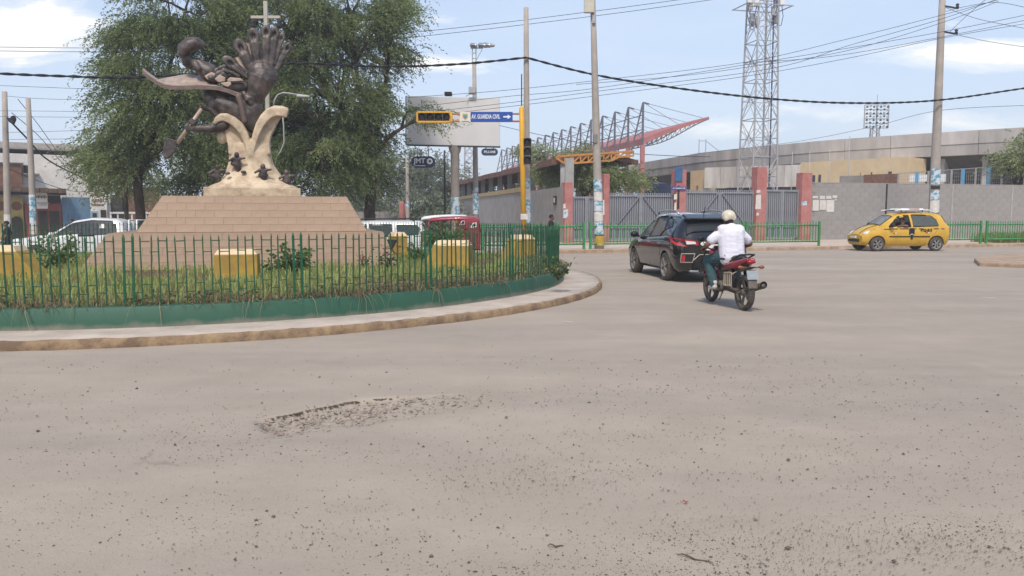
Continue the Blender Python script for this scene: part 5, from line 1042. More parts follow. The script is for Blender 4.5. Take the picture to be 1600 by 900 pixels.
q = MB(); c = bp(700, 146); q.box(c.x-.2, c.x+.2, 0, .4, c.z-.1, c.z+.1); q.build('lamp', M_black, bl, bevel=.03)
q = MB(); c = bp(737, 143); q.bar(c+Vector((-.3, -.3, -.3)), c+Vector((0, 0, -.05)), .05); q.box(c.x-.15, c.x+.22, -.3, .1, c.z-.15, c.z+.22); q.build('lamp', M_galv, bl, bevel=.03)
M_navysign = mat('navy_sign', (48, 62, 92), .5, .05, 3)
def oval(px0, py0, px1, py1, label, cat='sign'):
    a, b = bp(px0, py0, 0), bp(px1, py1, 0); c = (a+b)/2; h = (a.z-b.z)/2; w_ = (b.x-a.x)/2; t = thing('oval_sign', label, cat, (bb.x+c.x, bb.y, c.z)); q = MB(); P = [(w_-h+h*math.cos(x), h*math.sin(x)) for x in [R(-90+15*k) for k in range(13)]]+[(-w_+h+h*math.cos(x), h*math.sin(x)) for x in [R(90+15*k) for k in range(13)]]
    q.prism(P, 0, .1); q.build('plate', M_navysign, t, bevel=.01)
    for x in (-w_*.45, w_*.45): q = MB(); q.bar((x, .05, h), (x, .05, h+.42), .06); q.build('hanger', M_galv, t)
    return t, w_, h
t, w_, h = oval(642, 244, 680, 262, 'navy oval sign reading JMT hung below the billboard'); text('JMT', .37, M_white, t, loc=(-.19, -.01, .05), bold=.010)
q = MB(); q.torus((w_*.55, -.012, .03), .115, .052, 'Y', 18, 6); q.build('ring_logo', M_white, t, True); q = MB(); q.box(-.5, .12, -.012, -.002, -h*.72, -h*.6); q.build('underline', M_white, t)
t, w_, h = oval(752, 232, 778, 243, 'small navy oval sign reading PIU-048 hung below the billboard'); text('PIU-048', .19, M_white, t, loc=(0, -.01, 0), bold=.002)
# ---- traffic light
YTL = 31.6; tb = ap(819, 333, YTL); tl = thing('traffic_light', 'yellow traffic light pole with an arm carrying signals and a blue sign', 'traffic light', (tb.x, tb.y, .15)); M_ty = mat('traffic_yellow', (222, 166, 48), .5, .08, 3); M_tbr = mat('traffic_orange_tube', (190, 120, 62), .5, .1, 4)
def tp2(px, py): p = ap(px, py, YTL); return Vector((p.x-tb.x, 0, p.z-.15))
zt = tp2(815, 170).z; x0 = tp2(815, 170).x
q = MB(); q.tube([(0, 0, 0), (x0, 0, zt), (x0, 0, zt+.12)], [.11, .105, .03], 14); q.build('pole', M_ty, tl, True)
q = MB(); q.tube([(x0, 0, zt), (x0, 0, zt+1.35)], .025, 6); q.build('antenna_rod', M_darkmetal, tl)
for py in (178, 189.5):
    q = MB(); q.tube([tp2(652, py), tp2(815, py)], .035, 8); q.build('arm_tube', M_tbr, tl, True)
a, b = tp2(652.5, 176), tp2(704, 191)
q = MB(); d = .035
for (xa, xb, za, zb) in ((a.x, b.x, a.z-d, a.z+d), (a.x, b.x, b.z-d, b.z+d), (a.x-d, a.x+d, b.z, a.z), (b.x-d, b.x+.08, b.z, a.z)): q.box(xa, xb, -.16, .05, za, zb)
q.build('signal_frame', M_ty, tl, bevel=.008)
M_sig = mat('signal_housing', (62, 56, 54), .55, .15, 6); M_lensd = mat('unlit_lens', (70, 62, 58), .3, .2, 6)
def signal(c, parent):
    h = MB(); h.box(c.x-.15, c.x+.15, -.13, .05, c.z-.16, c.z+.16); s_ = h.build('signal_head', M_sig, parent, bevel=.015)
    v = MB(); vs = []; n = 12
    for y in (-.13, -.34):
        for k in range(n): a_ = R(-20+220*k/(n-1)); vs.append((c.x+.135*math.cos(a_), y*(1 if y > -.2 else 1-.25*abs(math.cos(a_))), c.z+.135*math.sin(a_)))
    for y in (-.13, -.34):
        for k in range(n): a_ = R(-20+220*k/(n-1)); vs.append((c.x+.145*math.cos(a_), y*(1 if y > -.2 else 1-.25*abs(math.cos(a_))), c.z+.145*math.sin(a_)))
    v.add(vs, [(k, k+1, n+k+1, n+k) for k in range(n-1)]+[(2*n+k, 3*n+k, 3*n+k+1, 2*n+k+1) for k in range(n-1)]+[(n+k, n+k+1, 3*n+k+1, 3*n+k) for k in range(n-1)]); v.build('visor', M_sig, s_, True)
    l = MB(); l.ell((c.x, -.13, c.z), (.12, .03, .12), 12, 6); l.build('lens', M_lensd, s_, True)
for i in range(4): signal(Vector((a.x+.02+(b.x-a.x)*(i+.5)/4, 0, (a.z+b.z)/2)), tl)
for i in range(3): c = tp2(820, 223+14*i-.5); signal(Vector((c.x+.1, -.1, c.z)), tl)
sg = thing('street_sign', 'blue street sign with white lettering and arrow on the traffic light arm', 'sign', (tb.x, tb.y-.12, .15)); a, b = tp2(719, 175.5), tp2(801, 191); m0 = tp2(735.5, 180).x
MB().box(m0+.002, b.x, -.03, .02, b.z, a.z).build('blue_plate', M_bsign, sg); MB().box(a.x, m0-.002, -.032, .02, b.z-.01, a.z).build('crest_plate', mat('cream_plate', (222, 212, 196), .6, .04, 4), sg)
zc = (a.z+b.z)/2; text('AV. GUARDIA CIVIL', .235, M_white, sg, loc=(m0+.04, -.037, zc), bold=.006, sx=.55, align='LEFT')
xa = b.x-.37; q = MB(); q.prism([(xa, zc-.03), (xa+.17, zc-.03), (xa+.17, zc-.09), (xa+.31, zc), (xa+.17, zc+.09), (xa+.17, zc+.03), (xa, zc+.03)], -.042, -.032); q.build('arrow', M_white, sg)
cx_ = (a.x+m0)/2; q = MB(); q.prism([(cx_-.11, zc+.13), (cx_+.11, zc+.13), (cx_+.11, zc-.02), (cx_, zc-.13), (cx_-.11, zc-.02)], -.042, -.034); q.build('crest', mat('crest_gold', (206, 184, 122), .6), sg); q = MB(); q.prism([(cx_-.075, zc+.09), (cx_+.075, zc+.09), (cx_+.075, zc-.01), (cx_, zc-.09), (cx_-.075, zc-.01)], -.047, -.043); q.build('crest', mat('crest_teal', (96, 150, 150), .6), sg)
q = MB(); q.box(cx_-.15, cx_+.15, -.04, -.034, zc-.185, zc-.165); q.build('caption_line', M_txtb, sg)
MB().box(-.14, .14, -.14, -.125, tp2(818, 343).z, tp2(818, 334).z).build('notice', PW, tl)
# ================================================================== overhead wires
def smooth_path(P, n=10):
    P = [Vector(p) for p in P]; out_ = []
    for i in range(len(P)-1):
        p0, p1, p2, p3 = P[max(i-1, 0)], P[i], P[i+1], P[min(i+2, len(P)-1)]
        for k in range(n):
            t = k/n; out_.append(.5*((2*p1)+(p2-p0)*t+(2*p0-5*p1+4*p2-p3)*t*t+(3*p1-p0-3*p2+p3)*t**3))
    out_.append(P[-1]); return out_
def wire(pts, r, lab, Y=None, m=None, twist=False, name='overhead_wire', grp='overhead wires'):
    P = [ap(p[0], p[1], p[2] if len(p) > 2 else Y) for p in pts]; S_ = smooth_path(P); q = MB(); o = S_[0].copy()
    if twist:
        L = 0; A_ = []; B_ = []; F_ = smooth_path(P, 60)
        for i, p in enumerate(F_):
            if i: L += (p-F_[i-1]).length
            a_ = L*6.0; dv = Vector((0, math.cos(a_), math.sin(a_)))*r*.75; A_.append(p-o+dv); B_.append(p-o-dv)
        q.tube(A_, r, 5); q.tube(B_, r, 5)
    else: q.tube([p-o for p in S_], r, 5)
    tag(q.build(name, m or M_cable, None, True, loc=o), lab, 'wire', grp)
wire([(-60, 111, 27), (0, 115, 27.5), (100, 119, 28), (200, 121, 28.5), (330, 113, 29), (450, 99, 29.5), (600, 104, 31), (720, 100, 32), (822, 90, 32.4)], .03, 'thick twisted black cable from the left edge to the pole by the traffic light', twist=True, name='twisted_cable')
wire([(822, 90, 32.4), (930, 117, 33), (1060, 138, 34), (1200, 154, 35.5), (1330, 161, 37), (1462, 157, 39), (1600, 138, 40), (1700, 124, 41)], .03, 'thick twisted black cable sagging across the right half of the sky', twist=True, name='twisted_cable')
wl_ = [([(-40, 73), (140, 75), (280, 74), (460, 66), (700, 45), (940, 16), (1100, -6)], 'upper of two thin wires crossing the top left of the sky', 33),
 ([(-40, 79), (140, 81), (340, 79), (500, 72), (720, 50), (960, 21), (1150, -6)], 'lower of two thin wires crossing the top left of the sky', 33.2),
 ([(640, 152), (780, 142), (930, 126), (1160, 98), (1320, 62), (1470, 24), (1580, -6)], 'topmost wire of the right bundle crossing the tower', 36),
 ([(660, 166), (800, 150), (930, 138), (1160, 102), (1320, 76), (1470, 50), (1620, 20)], 'second wire of the right bundle crossing the tower', 36.2),
 ([(660, 176), (800, 160), (930, 143), (1200, 108), (1330, 70), (1470, 30), (1560, -2)], 'wire of the right bundle that climbs steepest', 36.4),
 ([(655, 183), (800, 166), (930, 150), (1160, 120), (1320, 92), (1470, 60), (1620, 34)], 'lowest wire of the right bundle crossing the tower', 36.6),
 ([(-20, 133), (60, 136), (140, 139), (240, 141)], 'thin wire left of the mesquite above the two left poles', 40),
 ([(10, 150), (60, 154), (150, 156), (320, 155)], 'wire running from the top of the leftmost pole into the foliage', 45),
 ([(-20, 173), (100, 174), (180, 176), (330, 180)], 'wire at the insulators of the leftmost pole', 45.2),
 ([(-20, 182), (100, 183), (170, 184)], 'faint wire just below the insulator wire', 45.4),
 ([(10, 207), (90, 205), (160, 202), (300, 192)], 'rising wire below the insulators at the left', 45.6),
 ([(10, 218), (120, 217), (200, 216), (290, 206)], 'lowest rising wire at the left', 45.8),
 ([(900, 132), (1050, 120), (1160, 106), (1320, 80), (1470, 36), (1560, 2)], 'thin wire tucked between the middle wires of the right bundle', 37),
 ([(1160, 98), (1300, 88), (1470, 58), (1620, 28)], 'thin wire branching from the tower to the upper right', 37.3),
 ([(1478, 18, 39.4), (1510, 10, 38), (1560, 4, 37), (1620, 16, 36)], 'loose looping wire at the top of the leaning pole', 39),
 ([(1478, 12, 39.4), (1530, 30, 38), (1610, 46, 37)], 'wire leaving the upper insulator of the leaning pole to the right', 39),
 ([(1482, 51, 39.4), (1540, 64, 38), (1620, 76, 37)], 'wire leaving the lower insulator of the leaning pole to the right', 39),
 ([(1484, 50, 39.4), (1510, 25, 38), (1545, -5, 37)], 'short steep wire above the lower insulator of the leaning pole', 39),
 ([(1090, 240, 60), (1240, 222, 50), (1363, 198, 45), (1466, 173, 39.6), (1620, 164, 38)], 'thin service wire passing in front of the stadium', 39),
 ([(440, 190), (470, 198), (530, 216), (560, 222)], 'short diagonal wire right of the sculpture', 30),
 ([(985, 240), (1060, 244), (1110, 245)], 'thin wire from the pink roof to the steel frame', 75),
 ([(780, 196), (850, 212), (935, 228)], 'thin wire between the pole by the traffic light and the stickered pole', 33)]
for P_, lab, Y_ in wl_: wire(P_, .0105 if Y_ < 60 else .03, lab, Y_)
wire([(12, 185, 45.6), (40, 214, 47), (75, 250, 50), (130, 278, 56), (165, 290, 62)], .05, 'thick drooping service cable from the leftmost pole to the warehouse')
wire([(18, 176, 45.6), (60, 212, 48), (105, 262, 54), (140, 286, 60)], .02, 'thinner drooping cable above the thick service cable')
wire([(28, 155, 45.6), (60, 195, 50), (100, 250, 56), (128, 272, 60)], .02, 'steep thin cable from the leftmost pole top')
wire([(10, 262, 46), (60, 283, 48), (110, 298, 56), (150, 300, 62)], .02, 'low sagging cable across the white warehouse')
# ================================================================== vehicles
def paint(name, col, rough=.3, coat=.4, dusty=.12, col2=None): return mat(name, col, rough, dusty, 3, coat=coat, spec=.5, col2=col2)
M_glass_dark = glassmat('tinted_glass', (.10, .11, .12), .12); M_glass = glassmat('car_glass', (.62, .68, .66), .62)
M_trim = mat('black_trim', (28, 28, 30), .5, .1, 6); M_rim = mat('alloy_rim', (176, 168, 158), .4, .15, 8, metal=.35); M_tail = mat('red_tail_lens', (168, 30, 34), .2, .1, 5, spec=.6); M_clear = mat('clear_lens', (214, 210, 206), .15, .05, 5, spec=.7); M_int = mat('cabin_lining', (44, 42, 42), .9, .1, 5); M_plate = mat('licence_plate', (216, 214, 208), .6, .05, 6)
def inpoly(x, z, P):
    c = False; j = len(P)-1
    for i in range(len(P)):
        (xi, zi), (xj, zj) = P[i], P[j]
        if (zi > z) != (zj > z) and x < (xj-xi)*(z-zi)/(zj-zi+1e-12)+xi: c = not c
        j = i
    return c
class Car:
    def __init__(s, name, label, cat, loc, rz, st, wheels, wr, ww, pm, scale=1, clear=True, rimf=5, group=None, dark=False):
        s.gl = M_glass_dark if dark else M_glass
        s.t = thing(name, label, cat, loc, rz, group); s.t.scale = (scale,)*3; st = sorted(st); A = np.array(st, float); s.x = np.arange(A[0, 0], A[-1, 0]+.001, .035); s.P = np.stack([np.interp(s.x, A[:, 0], A[:, k]) for k in range(1, 9)], -1)
        K = np.array([1, 2, 3, 2, 1.])/9; Q = s.P.copy()
        for k in range(8): Q[2:-2, k] = np.convolve(s.P[:, k], K, 'valid')
        s.P = Q; s.pm = pm; s.wheels = wheels; s.wr = wr; s.ww = ww; s.wins = []; s.tops = []; s.clear = clear; s.rimf = rimf
    def prof(s, x):
        wb, zb, wm, zm, wl, zl, wr, zr = [np.interp(x, s.x, s.P[:, k]) for k in range(8)]
        lo = max(zl, zr-.075); pts = [(0, zb), (wb-.09, zb), (wb, zb+.08), (wm-.015, zm-.16), (wm, zm), ((wm+wl)/2+.008, (zm+zl)/2), (wl, zl)]
        for k in range(1, 6): f = k/6; pts.append((wl+(wr+.012-wl)*f+.02*math.sin(f*math.pi), zl+(lo-zl)*f))
        pts += [(wr+.012, lo), (wr-.04, zr-.03), (wr-.13, zr-.006), (wr*.45, zr+.012), (0, zr+.016)]; return pts
    def side_y(s, x, z):
        p = s.prof(x)[2:13]
        for (y0, z0), (y1, z1) in zip(p, p[1:]):
            if z0 <= z <= z1+1e-9: return y0+(y1-y0)*(z-z0)/max(z1-z0, 1e-6)
        return p[-1][0] if z > p[-1][1] else p[0][0]
    def top_z(s, x, y):
        p = s.prof(x)[12:]; y = abs(y)
        for (y0, z0), (y1, z1) in zip(p, p[1:]):
            if y1 <= y <= y0: return z1+(z0-z1)*(y-y1)/max(y0-y1, 1e-6)
        return p[0][1]
    def window(s, poly, both=True, gm=None): s.wins.append((poly, gm))
    def screen(s, x0, x1, hw0, hw1, name, gm=None): s.tops.append((x0, x1, hw0, hw1, name, gm))
    def body(s):
        mb = MB(); rings = []
        for x in s.x:
            p = s.prof(x); za = 0
            for xw in s.wheels:
                d = abs(x-xw); ra = s.wr+.055
                if d < ra: za = max(za, s.wr+math.sqrt(ra*ra-d*d))
            if za > p[0][1]:
                ya = s.side_y(x, za); p = [(0, za), (ya-.28, za), (ya, za)]+[(y, z) if z > za else (s.side_y(x, za), za+.0005*i) for i, (y, z) in enumerate(p[3:])]
            rings.append(p)
        n = len(rings[0]); vs = []
        for x, p in zip(s.x, rings): vs += [(x, y, z) for y, z in p]+[(x, -y, z) for y, z in p[-2:0:-1]]
        m = 2*n-2; fs = []
        for i in range(len(rings)-1):
            for k in range(m):
                f = (i*m+k, i*m+(k+1) % m, (i+1)*m+(k+1) % m, (i+1)*m+k)
                if s.clear:
                    c = sum((Vector(vs[a]) for a in f), Vector())/4; cut = False
                    for poly, _ in s.wins:
                        if abs(c.y) > .3 and inpoly(c.x, c.z, poly) and abs(abs(c.y)-s.side_y(c.x, c.z)) < .05: cut = True
                    for x0, x1, h0, h1, _, _ in s.tops:
                        if min(x0, x1)+.03 < c.x < max(x0, x1)-.03 and k in range(12, m-12) and abs(c.y) < h0+(h1-h0)*(c.x-x0)/(x1-x0)-.02: cut = True
                    if cut: continue
                fs.append(f)
        fs.append(tuple(range(m))); fs.append(tuple(range((len(rings)-1)*m, len(rings)*m))); mb.add(vs, fs); s.b = mb.build('body', s.pm, s.t, True); s.b.data.set_sharp_from_angle(angle=R(38))
        for poly, gm in s.wins:
            cx_ = sum(p[0] for p in poly)/len(poly); cz = sum(p[1] for p in poly)/len(poly)
            for sg_ in (1, -1):
                q = MB(); V = [(x, sg_*(s.side_y(x, z)+.007), z) for x, z in poly]; V2 = [(x, y-sg_*.012, z) for x, y, z in V]; n_ = len(V); q.add(V+V2, [tuple(range(n_)), tuple(range(2*n_-1, n_-1, -1))]+[(i, i+n_, (i+1) % n_+n_, (i+1) % n_) for i in range(n_)])
                if gm != 'open': w_ = q.build('window', gm or s.gl, s.t)
                else: w_ = s.b
                q = MB(); L = V+[V[0]]
                for a, b in zip(L, L[1:]): q.tube([a, b], .013, 5)
                q.build('window_seal', M_trim, w_)
        for x0, x1, h0, h1, name, gm in s.tops:
            q = MB(); nx_, ny_ = 8, 9; V = []
            for i in range(nx_):
                x = x0+(x1-x0)*i/(nx_-1); hw_ = h0+(h1-h0)*i/(nx_-1)
                for j in range(ny_): y = hw_*(2*j/(ny_-1)-1); V.append((x+(.012 if x1 > 0 and x0 > 0 else -.012), y, s.top_z(x, y)+.01))
            q.add(V, [(i*ny_+j, i*ny_+j+1, (i+1)*ny_+j+1, (i+1)*ny_+j) for i in range(nx_-1) for j in range(ny_-1)]); w_ = q.build(name, gm or s.gl, s.t, True)
            bd = [V[j] for j in range(ny_)]+[V[i*ny_+ny_-1] for i in range(nx_)]+[V[(nx_-1)*ny_+j] for j in range(ny_-1, -1, -1)]+[V[i*ny_] for i in range(nx_-1, -1, -1)]; q = MB(); q.tube(bd, .014, 5); q.build('window_seal', M_trim, w_)
    def add_wheels(s, track, rim_m=None):
        w_, r = s.ww, s.wr; ty = MB(); ty.lathe([(r*.62, -w_*.44), (r*.68, -w_*.5), (r*.9, -w_*.5), (r*.97, -w_*.42), (r, -w_*.3), (r, w_*.3), (r*.97, w_*.42), (r*.9, w_*.5), (r*.68, w_*.5), (r*.62, w_*.44)], 28, 'Y'); mt = ty.mesh('wheel', M_rubber, True)
        rm = MB(); rm.lathe([(r*.69, w_*.46), (r*.66, w_*.50), (r*.60, w_*.44), (r*.58, w_*.2), (r*.5, w_*.1), (.02, w_*.1)], 28, 'Y'); rm.lathe([(.045, w_*.1), (.06, w_*.44), (.02, w_*.47)], 12, 'Y')
        for k in range(s.rimf):
            a = 2*math.pi*k/s.rimf
            for da in (-.13, .13): d = Vector((math.cos(a+da), 0, math.sin(a+da))); d2 = Vector((math.cos(a), 0, math.sin(a))); rm.bar(d2*.05+Vector((0, w_*.40, 0)), d*r*.64+Vector((0, w_*.42, 0)), .03, .03)
        mr = rm.mesh('rim', rim_m or M_rim, False); dk = MB(); dk.lathe([(r*.57, w_*.12), (.03, w_*.12)], 20, 'Y'); md = dk.mesh('hub_shadow', M_trim)  # black disc behind the spokes stands in for the shade inside the rim
        for xw in s.wheels:
            for sg_ in (1, -1): o = link('wheel', mt, s.t, (xw, sg_*track, r), (0, 0, 0 if sg_ > 0 else math.pi)); link('rim', mr, o); link('hub_shade_disc', md, o)
    def sbox_(s, name, m, x0, x1, z0, z1, th=.012, sides=(1, -1), poly=None):      # thin panel lying on the flank
        for sg_ in sides:
            P = poly or [(x0, z0), (x1, z0), (x1, z1), (x0, z1)]; V = [(x, sg_*(s.side_y(x, z)+th), z) for x, z in P]; V2 = [(x, y-sg_*(th+.02), z) for x, y, z in V]; n_ = len(P); q = MB(); q.add(V+V2, [tuple(range(n_)), tuple(range(2*n_-1, n_-1, -1))]+[(i, i+n_, (i+1) % n_+n_, (i+1) % n_) for i in range(n_)]); o = q.build(name, m, s.t)
        return o
    def groove(s, pts, r=.006):
        for sg_ in (1, -1): q = MB(); q.tube([(x, sg_*(s.side_y(x, z)+.001), z) for x, z in pts], r, 4); q.build('door_gap', M_trim, s.t)
    def mirror(s, x, z, m):
        for sg_ in (1, -1):
            y = s.side_y(x, z); q = MB(); q.ell((x+.02, sg_*(y+.14), z+.08), (.09, .12, .085), 10, 7); q.bar((x, sg_*y, z+.02), (x+.02, sg_*(y+.1), z+.06), .05); q.build('mirror', m, s.t, True)
    def seats(s, xf, xr, zf):
        for x, ws in ((xf, ((.33, .22), (-.33, .22))), (xr, ((0, .55),))):
            for y, hw_ in ws: q = MB(); q.box(x-.25, x+.22, y-hw_, y+hw_, zf, zf+.22); q.hexa([(x-.33, y-hw_, zf+.15), (x-.2, y-hw_, zf+.15), (x-.2, y+hw_, zf+.15), (x-.33, y+hw_, zf+.15), (x-.45, y-hw_, zf+.75), (x-.36, y-hw_, zf+.75), (x-.36, y+hw_, zf+.75), (x-.45, y+hw_, zf+.75)]); q.build('seat', M_int, s.t, bevel=.03)
        q = MB(); q.torus((xf+.42, .33, zf+.52), .17, .014, 'X', 18, 6); q.build('steering_wheel', M_int, s.t, True); q = MB(); q.box(xf+.52, xf+.75, -.6, .6, zf+.2, zf+.56); q.build('dashboard', M_int, s.t, bevel=.04)
def heading(v): return math.atan2(v[1], v[0])
def place(anchor, local, rz, sc=1):
    c, s_ = math.cos(rz), math.sin(rz); x, y = local[0]*sc, local[1]*sc; return Vector((anchor[0]-(c*x-s_*y), anchor[1]-(s_*x+c*y), anchor[2] if len(anchor) > 2 else 0))
# ---------------- black SUV
rz = heading((-.34, 2.5)); Pk = paint('black_car_paint', (16, 17, 20), .12, .9, .06)
SV = [(-2.20, .66, .50, .72, .74, .70, .96, .56, 1.02), (-2.12, .78, .30, .87, .70, .84, 1.02, .60, 1.09), (-1.95, .83, .25, .905, .74, .88, 1.05, .60, 1.33), (-1.72, .85, .24, .915, .76, .895, 1.06, .59, 1.55), (-1.3, .86, .24, .91, .76, .90, 1.05, .59, 1.62), (-.5, .86, .24, .91, .74, .90, 1.01, .60, 1.655), (.2, .86, .24, .91, .74, .90, .985, .59, 1.63), (.6, .86, .24, .91, .74, .90, .975, .56, 1.49), (1.15, .85, .24, .905, .72, .885, .96, .62, 1.07), (1.5, .85, .24, .90, .70, .87, .91, .70, 1.0), (2.0, .80, .26, .86, .62, .80, .79, .62, .88), (2.18, .62, .3, .68, .56, .62, .66, .45, .72)]
c = Car('black_suv', 'shiny black SUV driving away beside the motorcyclist', 'car', place((3.84, 19.22), (-1.30, .80), rz), rz, SV, (-1.32, 1.32), .345, .225, Pk)
c.window([(.93, 1.03), (.36, 1.45), (-.02, 1.53), (-.06, 1.05)]); c.window([(-.13, 1.055), (-.09, 1.535), (-.78, 1.535), (-1.0, 1.22), (-.9, 1.09)], gm=M_glass_dark); c.window([(-1.06, 1.24), (-.86, 1.53), (-1.22, 1.50), (-1.44, 1.32)], gm=M_glass_dark)
c.screen(-2.04, -1.78, .62, .53, 'rear_window', M_glass_dark); c.screen(.64, 1.10, .52, .58, 'windscreen'); c.body(); c.add_wheels(.80); c.mirror(.9, 1.0, M_trim); c.seats(.2, -.7, .42)
c.groove([(-.10, .32), (-.10, 1.02)]); c.groove([(-1.0, 1.1), (-1.02, .85), (-.92, .6)]); c.groove([(.95, 1.0), (1.0, .35)])
for x in (.0, -.86): c.sbox_('door_handle', M_chrome, x, x-.17, .90, .93, .03)
q = MB(); q.hexa([(-1.98, -.60, 1.50), (-1.70, -.62, 1.58), (-1.70, .62, 1.58), (-1.98, .60, 1.50), (-1.98, -.58, 1.535), (-1.70, -.60, 1.63), (-1.70, .60, 1.63), (-1.98, .58, 1.535)]); q.build('spoiler', Pk, c.t, bevel=.012)
for sg_ in (1, -1):
    q = MB(); q.tube([(.15, sg_*.58, 1.63), (.05, sg_*.58, 1.70), (-.5, sg_*.59, 1.72), (-1.2, sg_*.585, 1.70), (-1.4, sg_*.58, 1.63)], .022, 8); q.build('roof_rail', M_chrome, c.t, True)
    P = [(-2.225, .40, .90), (-2.225, .42, 1.0), (-2.15, .76, 1.05), (-1.9, .905, 1.06), (-1.66, .925, 1.10), (-1.85, .93, .97), (-2.1, .89, .90), (-2.19, .72, .87)]
    q = MB(); V = [Vector((x-.02, sg_*(y+.012), z)) for x, y, z in P]; cc = sum(V, Vector())/len(V); cc += Vector((-.07, sg_*.05, 0)); q.add(V+[cc]+[v+Vector((.12, -sg_*.12, 0)) for v in V], [(i, (i+1) % 8, 8) for i in range(8)]+[(i, 9+i, 9+(i+1) % 8, (i+1) % 8) for i in range(8)]); tl_ = q.build('tail_light', M_tail, c.t); q = MB(); q.hexa([Vector((-2.275, sg_*.46, .93)), Vector((-2.245, sg_*.68, .92)), Vector((-2.09, sg_*.68, .95)), Vector((-2.13, sg_*.46, .95)), Vector((-2.27, sg_*.48, .98)), Vector((-2.235, sg_*.70, 1.0)), Vector((-2.08, sg_*.70, 1.02)), Vector((-2.12, sg_*.48, 1.0))]); q.build('reverse_lens', M_clear, tl_)
    F_ = [(-2.235, sg_*.84, .70), (-2.24, sg_*.50, .70), (-2.25, sg_*.56, .50), (-2.24, sg_*.86, .50)]; F_ = [(-2.20 if abs(y) > .8 else -2.23, y*.94, z) for x, y, z in F_]; q = MB(); L_ = F_+[F_[0]]
    for a, b in zip(L_, L_[1:]): q.tube([a, b], .012, 5)
    q.build('fog_frame', M_rim, c.t); q = MB(); q.box(-2.215, -2.19, min(sg_*.70, sg_*.78), max(sg_*.70, sg_*.78), .52, .67); q.build('reflector', M_tail, c.t)
q = MB(); L_ = [(-2.23, .50, .55), (-2.24, .36, .68), (-2.245, -.36, .68), (-2.23, -.50, .55)]; q.tube(L_, .011, 6); q.build('bumper_trim', M_rim, c.t)
q = MB(); q.hexa([(-2.22, -.5, .38), (-2.0, -.5, .34), (-2.0, .5, .34), (-2.22, .5, .38), (-2.235, -.48, .52), (-2.1, -.48, .52), (-2.1, .48, .52), (-2.235, .48, .52)]); q.build('lower_bumper', M_trim, c.t, bevel=.01)
q = MB(); q.box(-2.16, -2.0, .34, .56, .26, .31); q.build('exhaust_tip', M_chrome, c.t, bevel=.01)
q = MB(); q.ell((-2.195, .24, .93), (.012, .10, .055), 14, 8); q.build('sticker', M_plate, c.t, True); q = MB(); q.box(-2.245, -2.225, -.26, .26, .78, .92); q.build('licence_plate', M_plate, c.t); text('PJ·482', .1, M_trim, c.t, loc=(-2.247, 0, .85), rot=(R(90), 0, R(-90))) if False else None
q = MB(); q.tube([(-1.5, 0, 1.62), (-1.62, 0, 1.80)], .01, 5); q.build('antenna', M_trim, c.t)
suv = c
# ---------------- yellow taxi
rz = R(184); sc = 1.13; Py = paint('taxi_yellow', (208, 164, 56), .4, .2, .12)
TX = [(-1.75, .56, .44, .62, .68, .60, .92, .48, .98), (-1.68, .64, .26, .71, .68, .69, .95, .48, 1.05), (-1.56, .67, .22, .74, .68, .72, .96, .49, 1.25), (-1.44, .68, .2, .745, .68, .73, .96, .50, 1.42), (-1.0, .69, .2, .75, .68, .735, .95, .505, 1.475), (-.3, .69, .2, .75, .67, .735, .925, .505, 1.49), (.2, .69, .2, .75, .66, .735, .905, .495, 1.455), (.45, .69, .2, .75, .66, .735, .895, .475, 1.37), (1.02, .69, .2, .745, .64, .72, .88, .52, .985), (1.3, .68, .2, .73, .62, .70, .80, .50, .91), (1.6, .62, .22, .68, .55, .64, .68, .46, .76), (1.74, .5, .26, .56, .5, .5, .58, .38, .62)]
c = Car('yellow_taxi', 'small yellow taxi hatchback with roof rack driving left past the wall', 'taxi', place((15.8, 33.9), (1.17, .66), rz, sc), rz, TX, (-1.17, 1.17), .275, .16, Py, sc, rimf=6)
c.window([(.74, .945), (.34, 1.31), (-.10, 1.38), (-.12, .945)], gm='open'); c.window([(-.22, .95), (-.2, 1.385), (-.98, 1.36), (-1.16, 1.2), (-1.22, 1.0), (-1.15, .97)])
c.screen(-1.64, -1.47, .46, .42, 'rear_window'); c.screen(.48, .98, .42, .48, 'windscreen', glassmat('pale_glass', (.75, .8, .8), .35)); c.body(); c.add_wheels(.655, mat('steel_rim', (150, 146, 140), .5, .2, 8, metal=.3)); c.mirror(.66, .93, M_trim); c.seats(.12, -.75, .36)
c.groove([(-.17, .3), (-.17, .93)]); c.groove([(-1.15, .97), (-1.12, .75), (-.98, .55)]); c.groove([(.78, .93), (.82, .3)])
for x0, x1 in ((-1.45, -1.32), (-1.22, -1.02), (-.62, -.42), (-.33, -.12), (-.05, .34), (.4, .62), (.68, .95), (1.0, 1.25)):
    z = .86+.0*x0-.03*(x0 > .3)*(x0-.3); c.sbox_('stripe', M_trim, x0, x1, z-.018, z+.018, .004)
c.sbox_('side_moulding', M_trim, -.88, .72, .545, .585, .018)
c.sbox_('door_emblem', M_trim, 0, 0, 0, 0, .022, poly=[(-.20, .46), (-.12, .46), (-.12, .62), (-.04, .66), (-.04, .84), (-.09, .89), (-.20, .89), (-.25, .84), (-.25, .66), (-.20, .62)]); c.sbox_('emblem_label', M_plate, -.20, -.09, .645, .67, .027)
for x, z in ((.55, .69), (-.75, .71)): c.sbox_('sticker', M_tail, x-.03, x+.03, z-.02, z+.02, .006); c.sbox_('sticker', M_plate, x-.10, x-.04, z-.015, z+.02, .006)
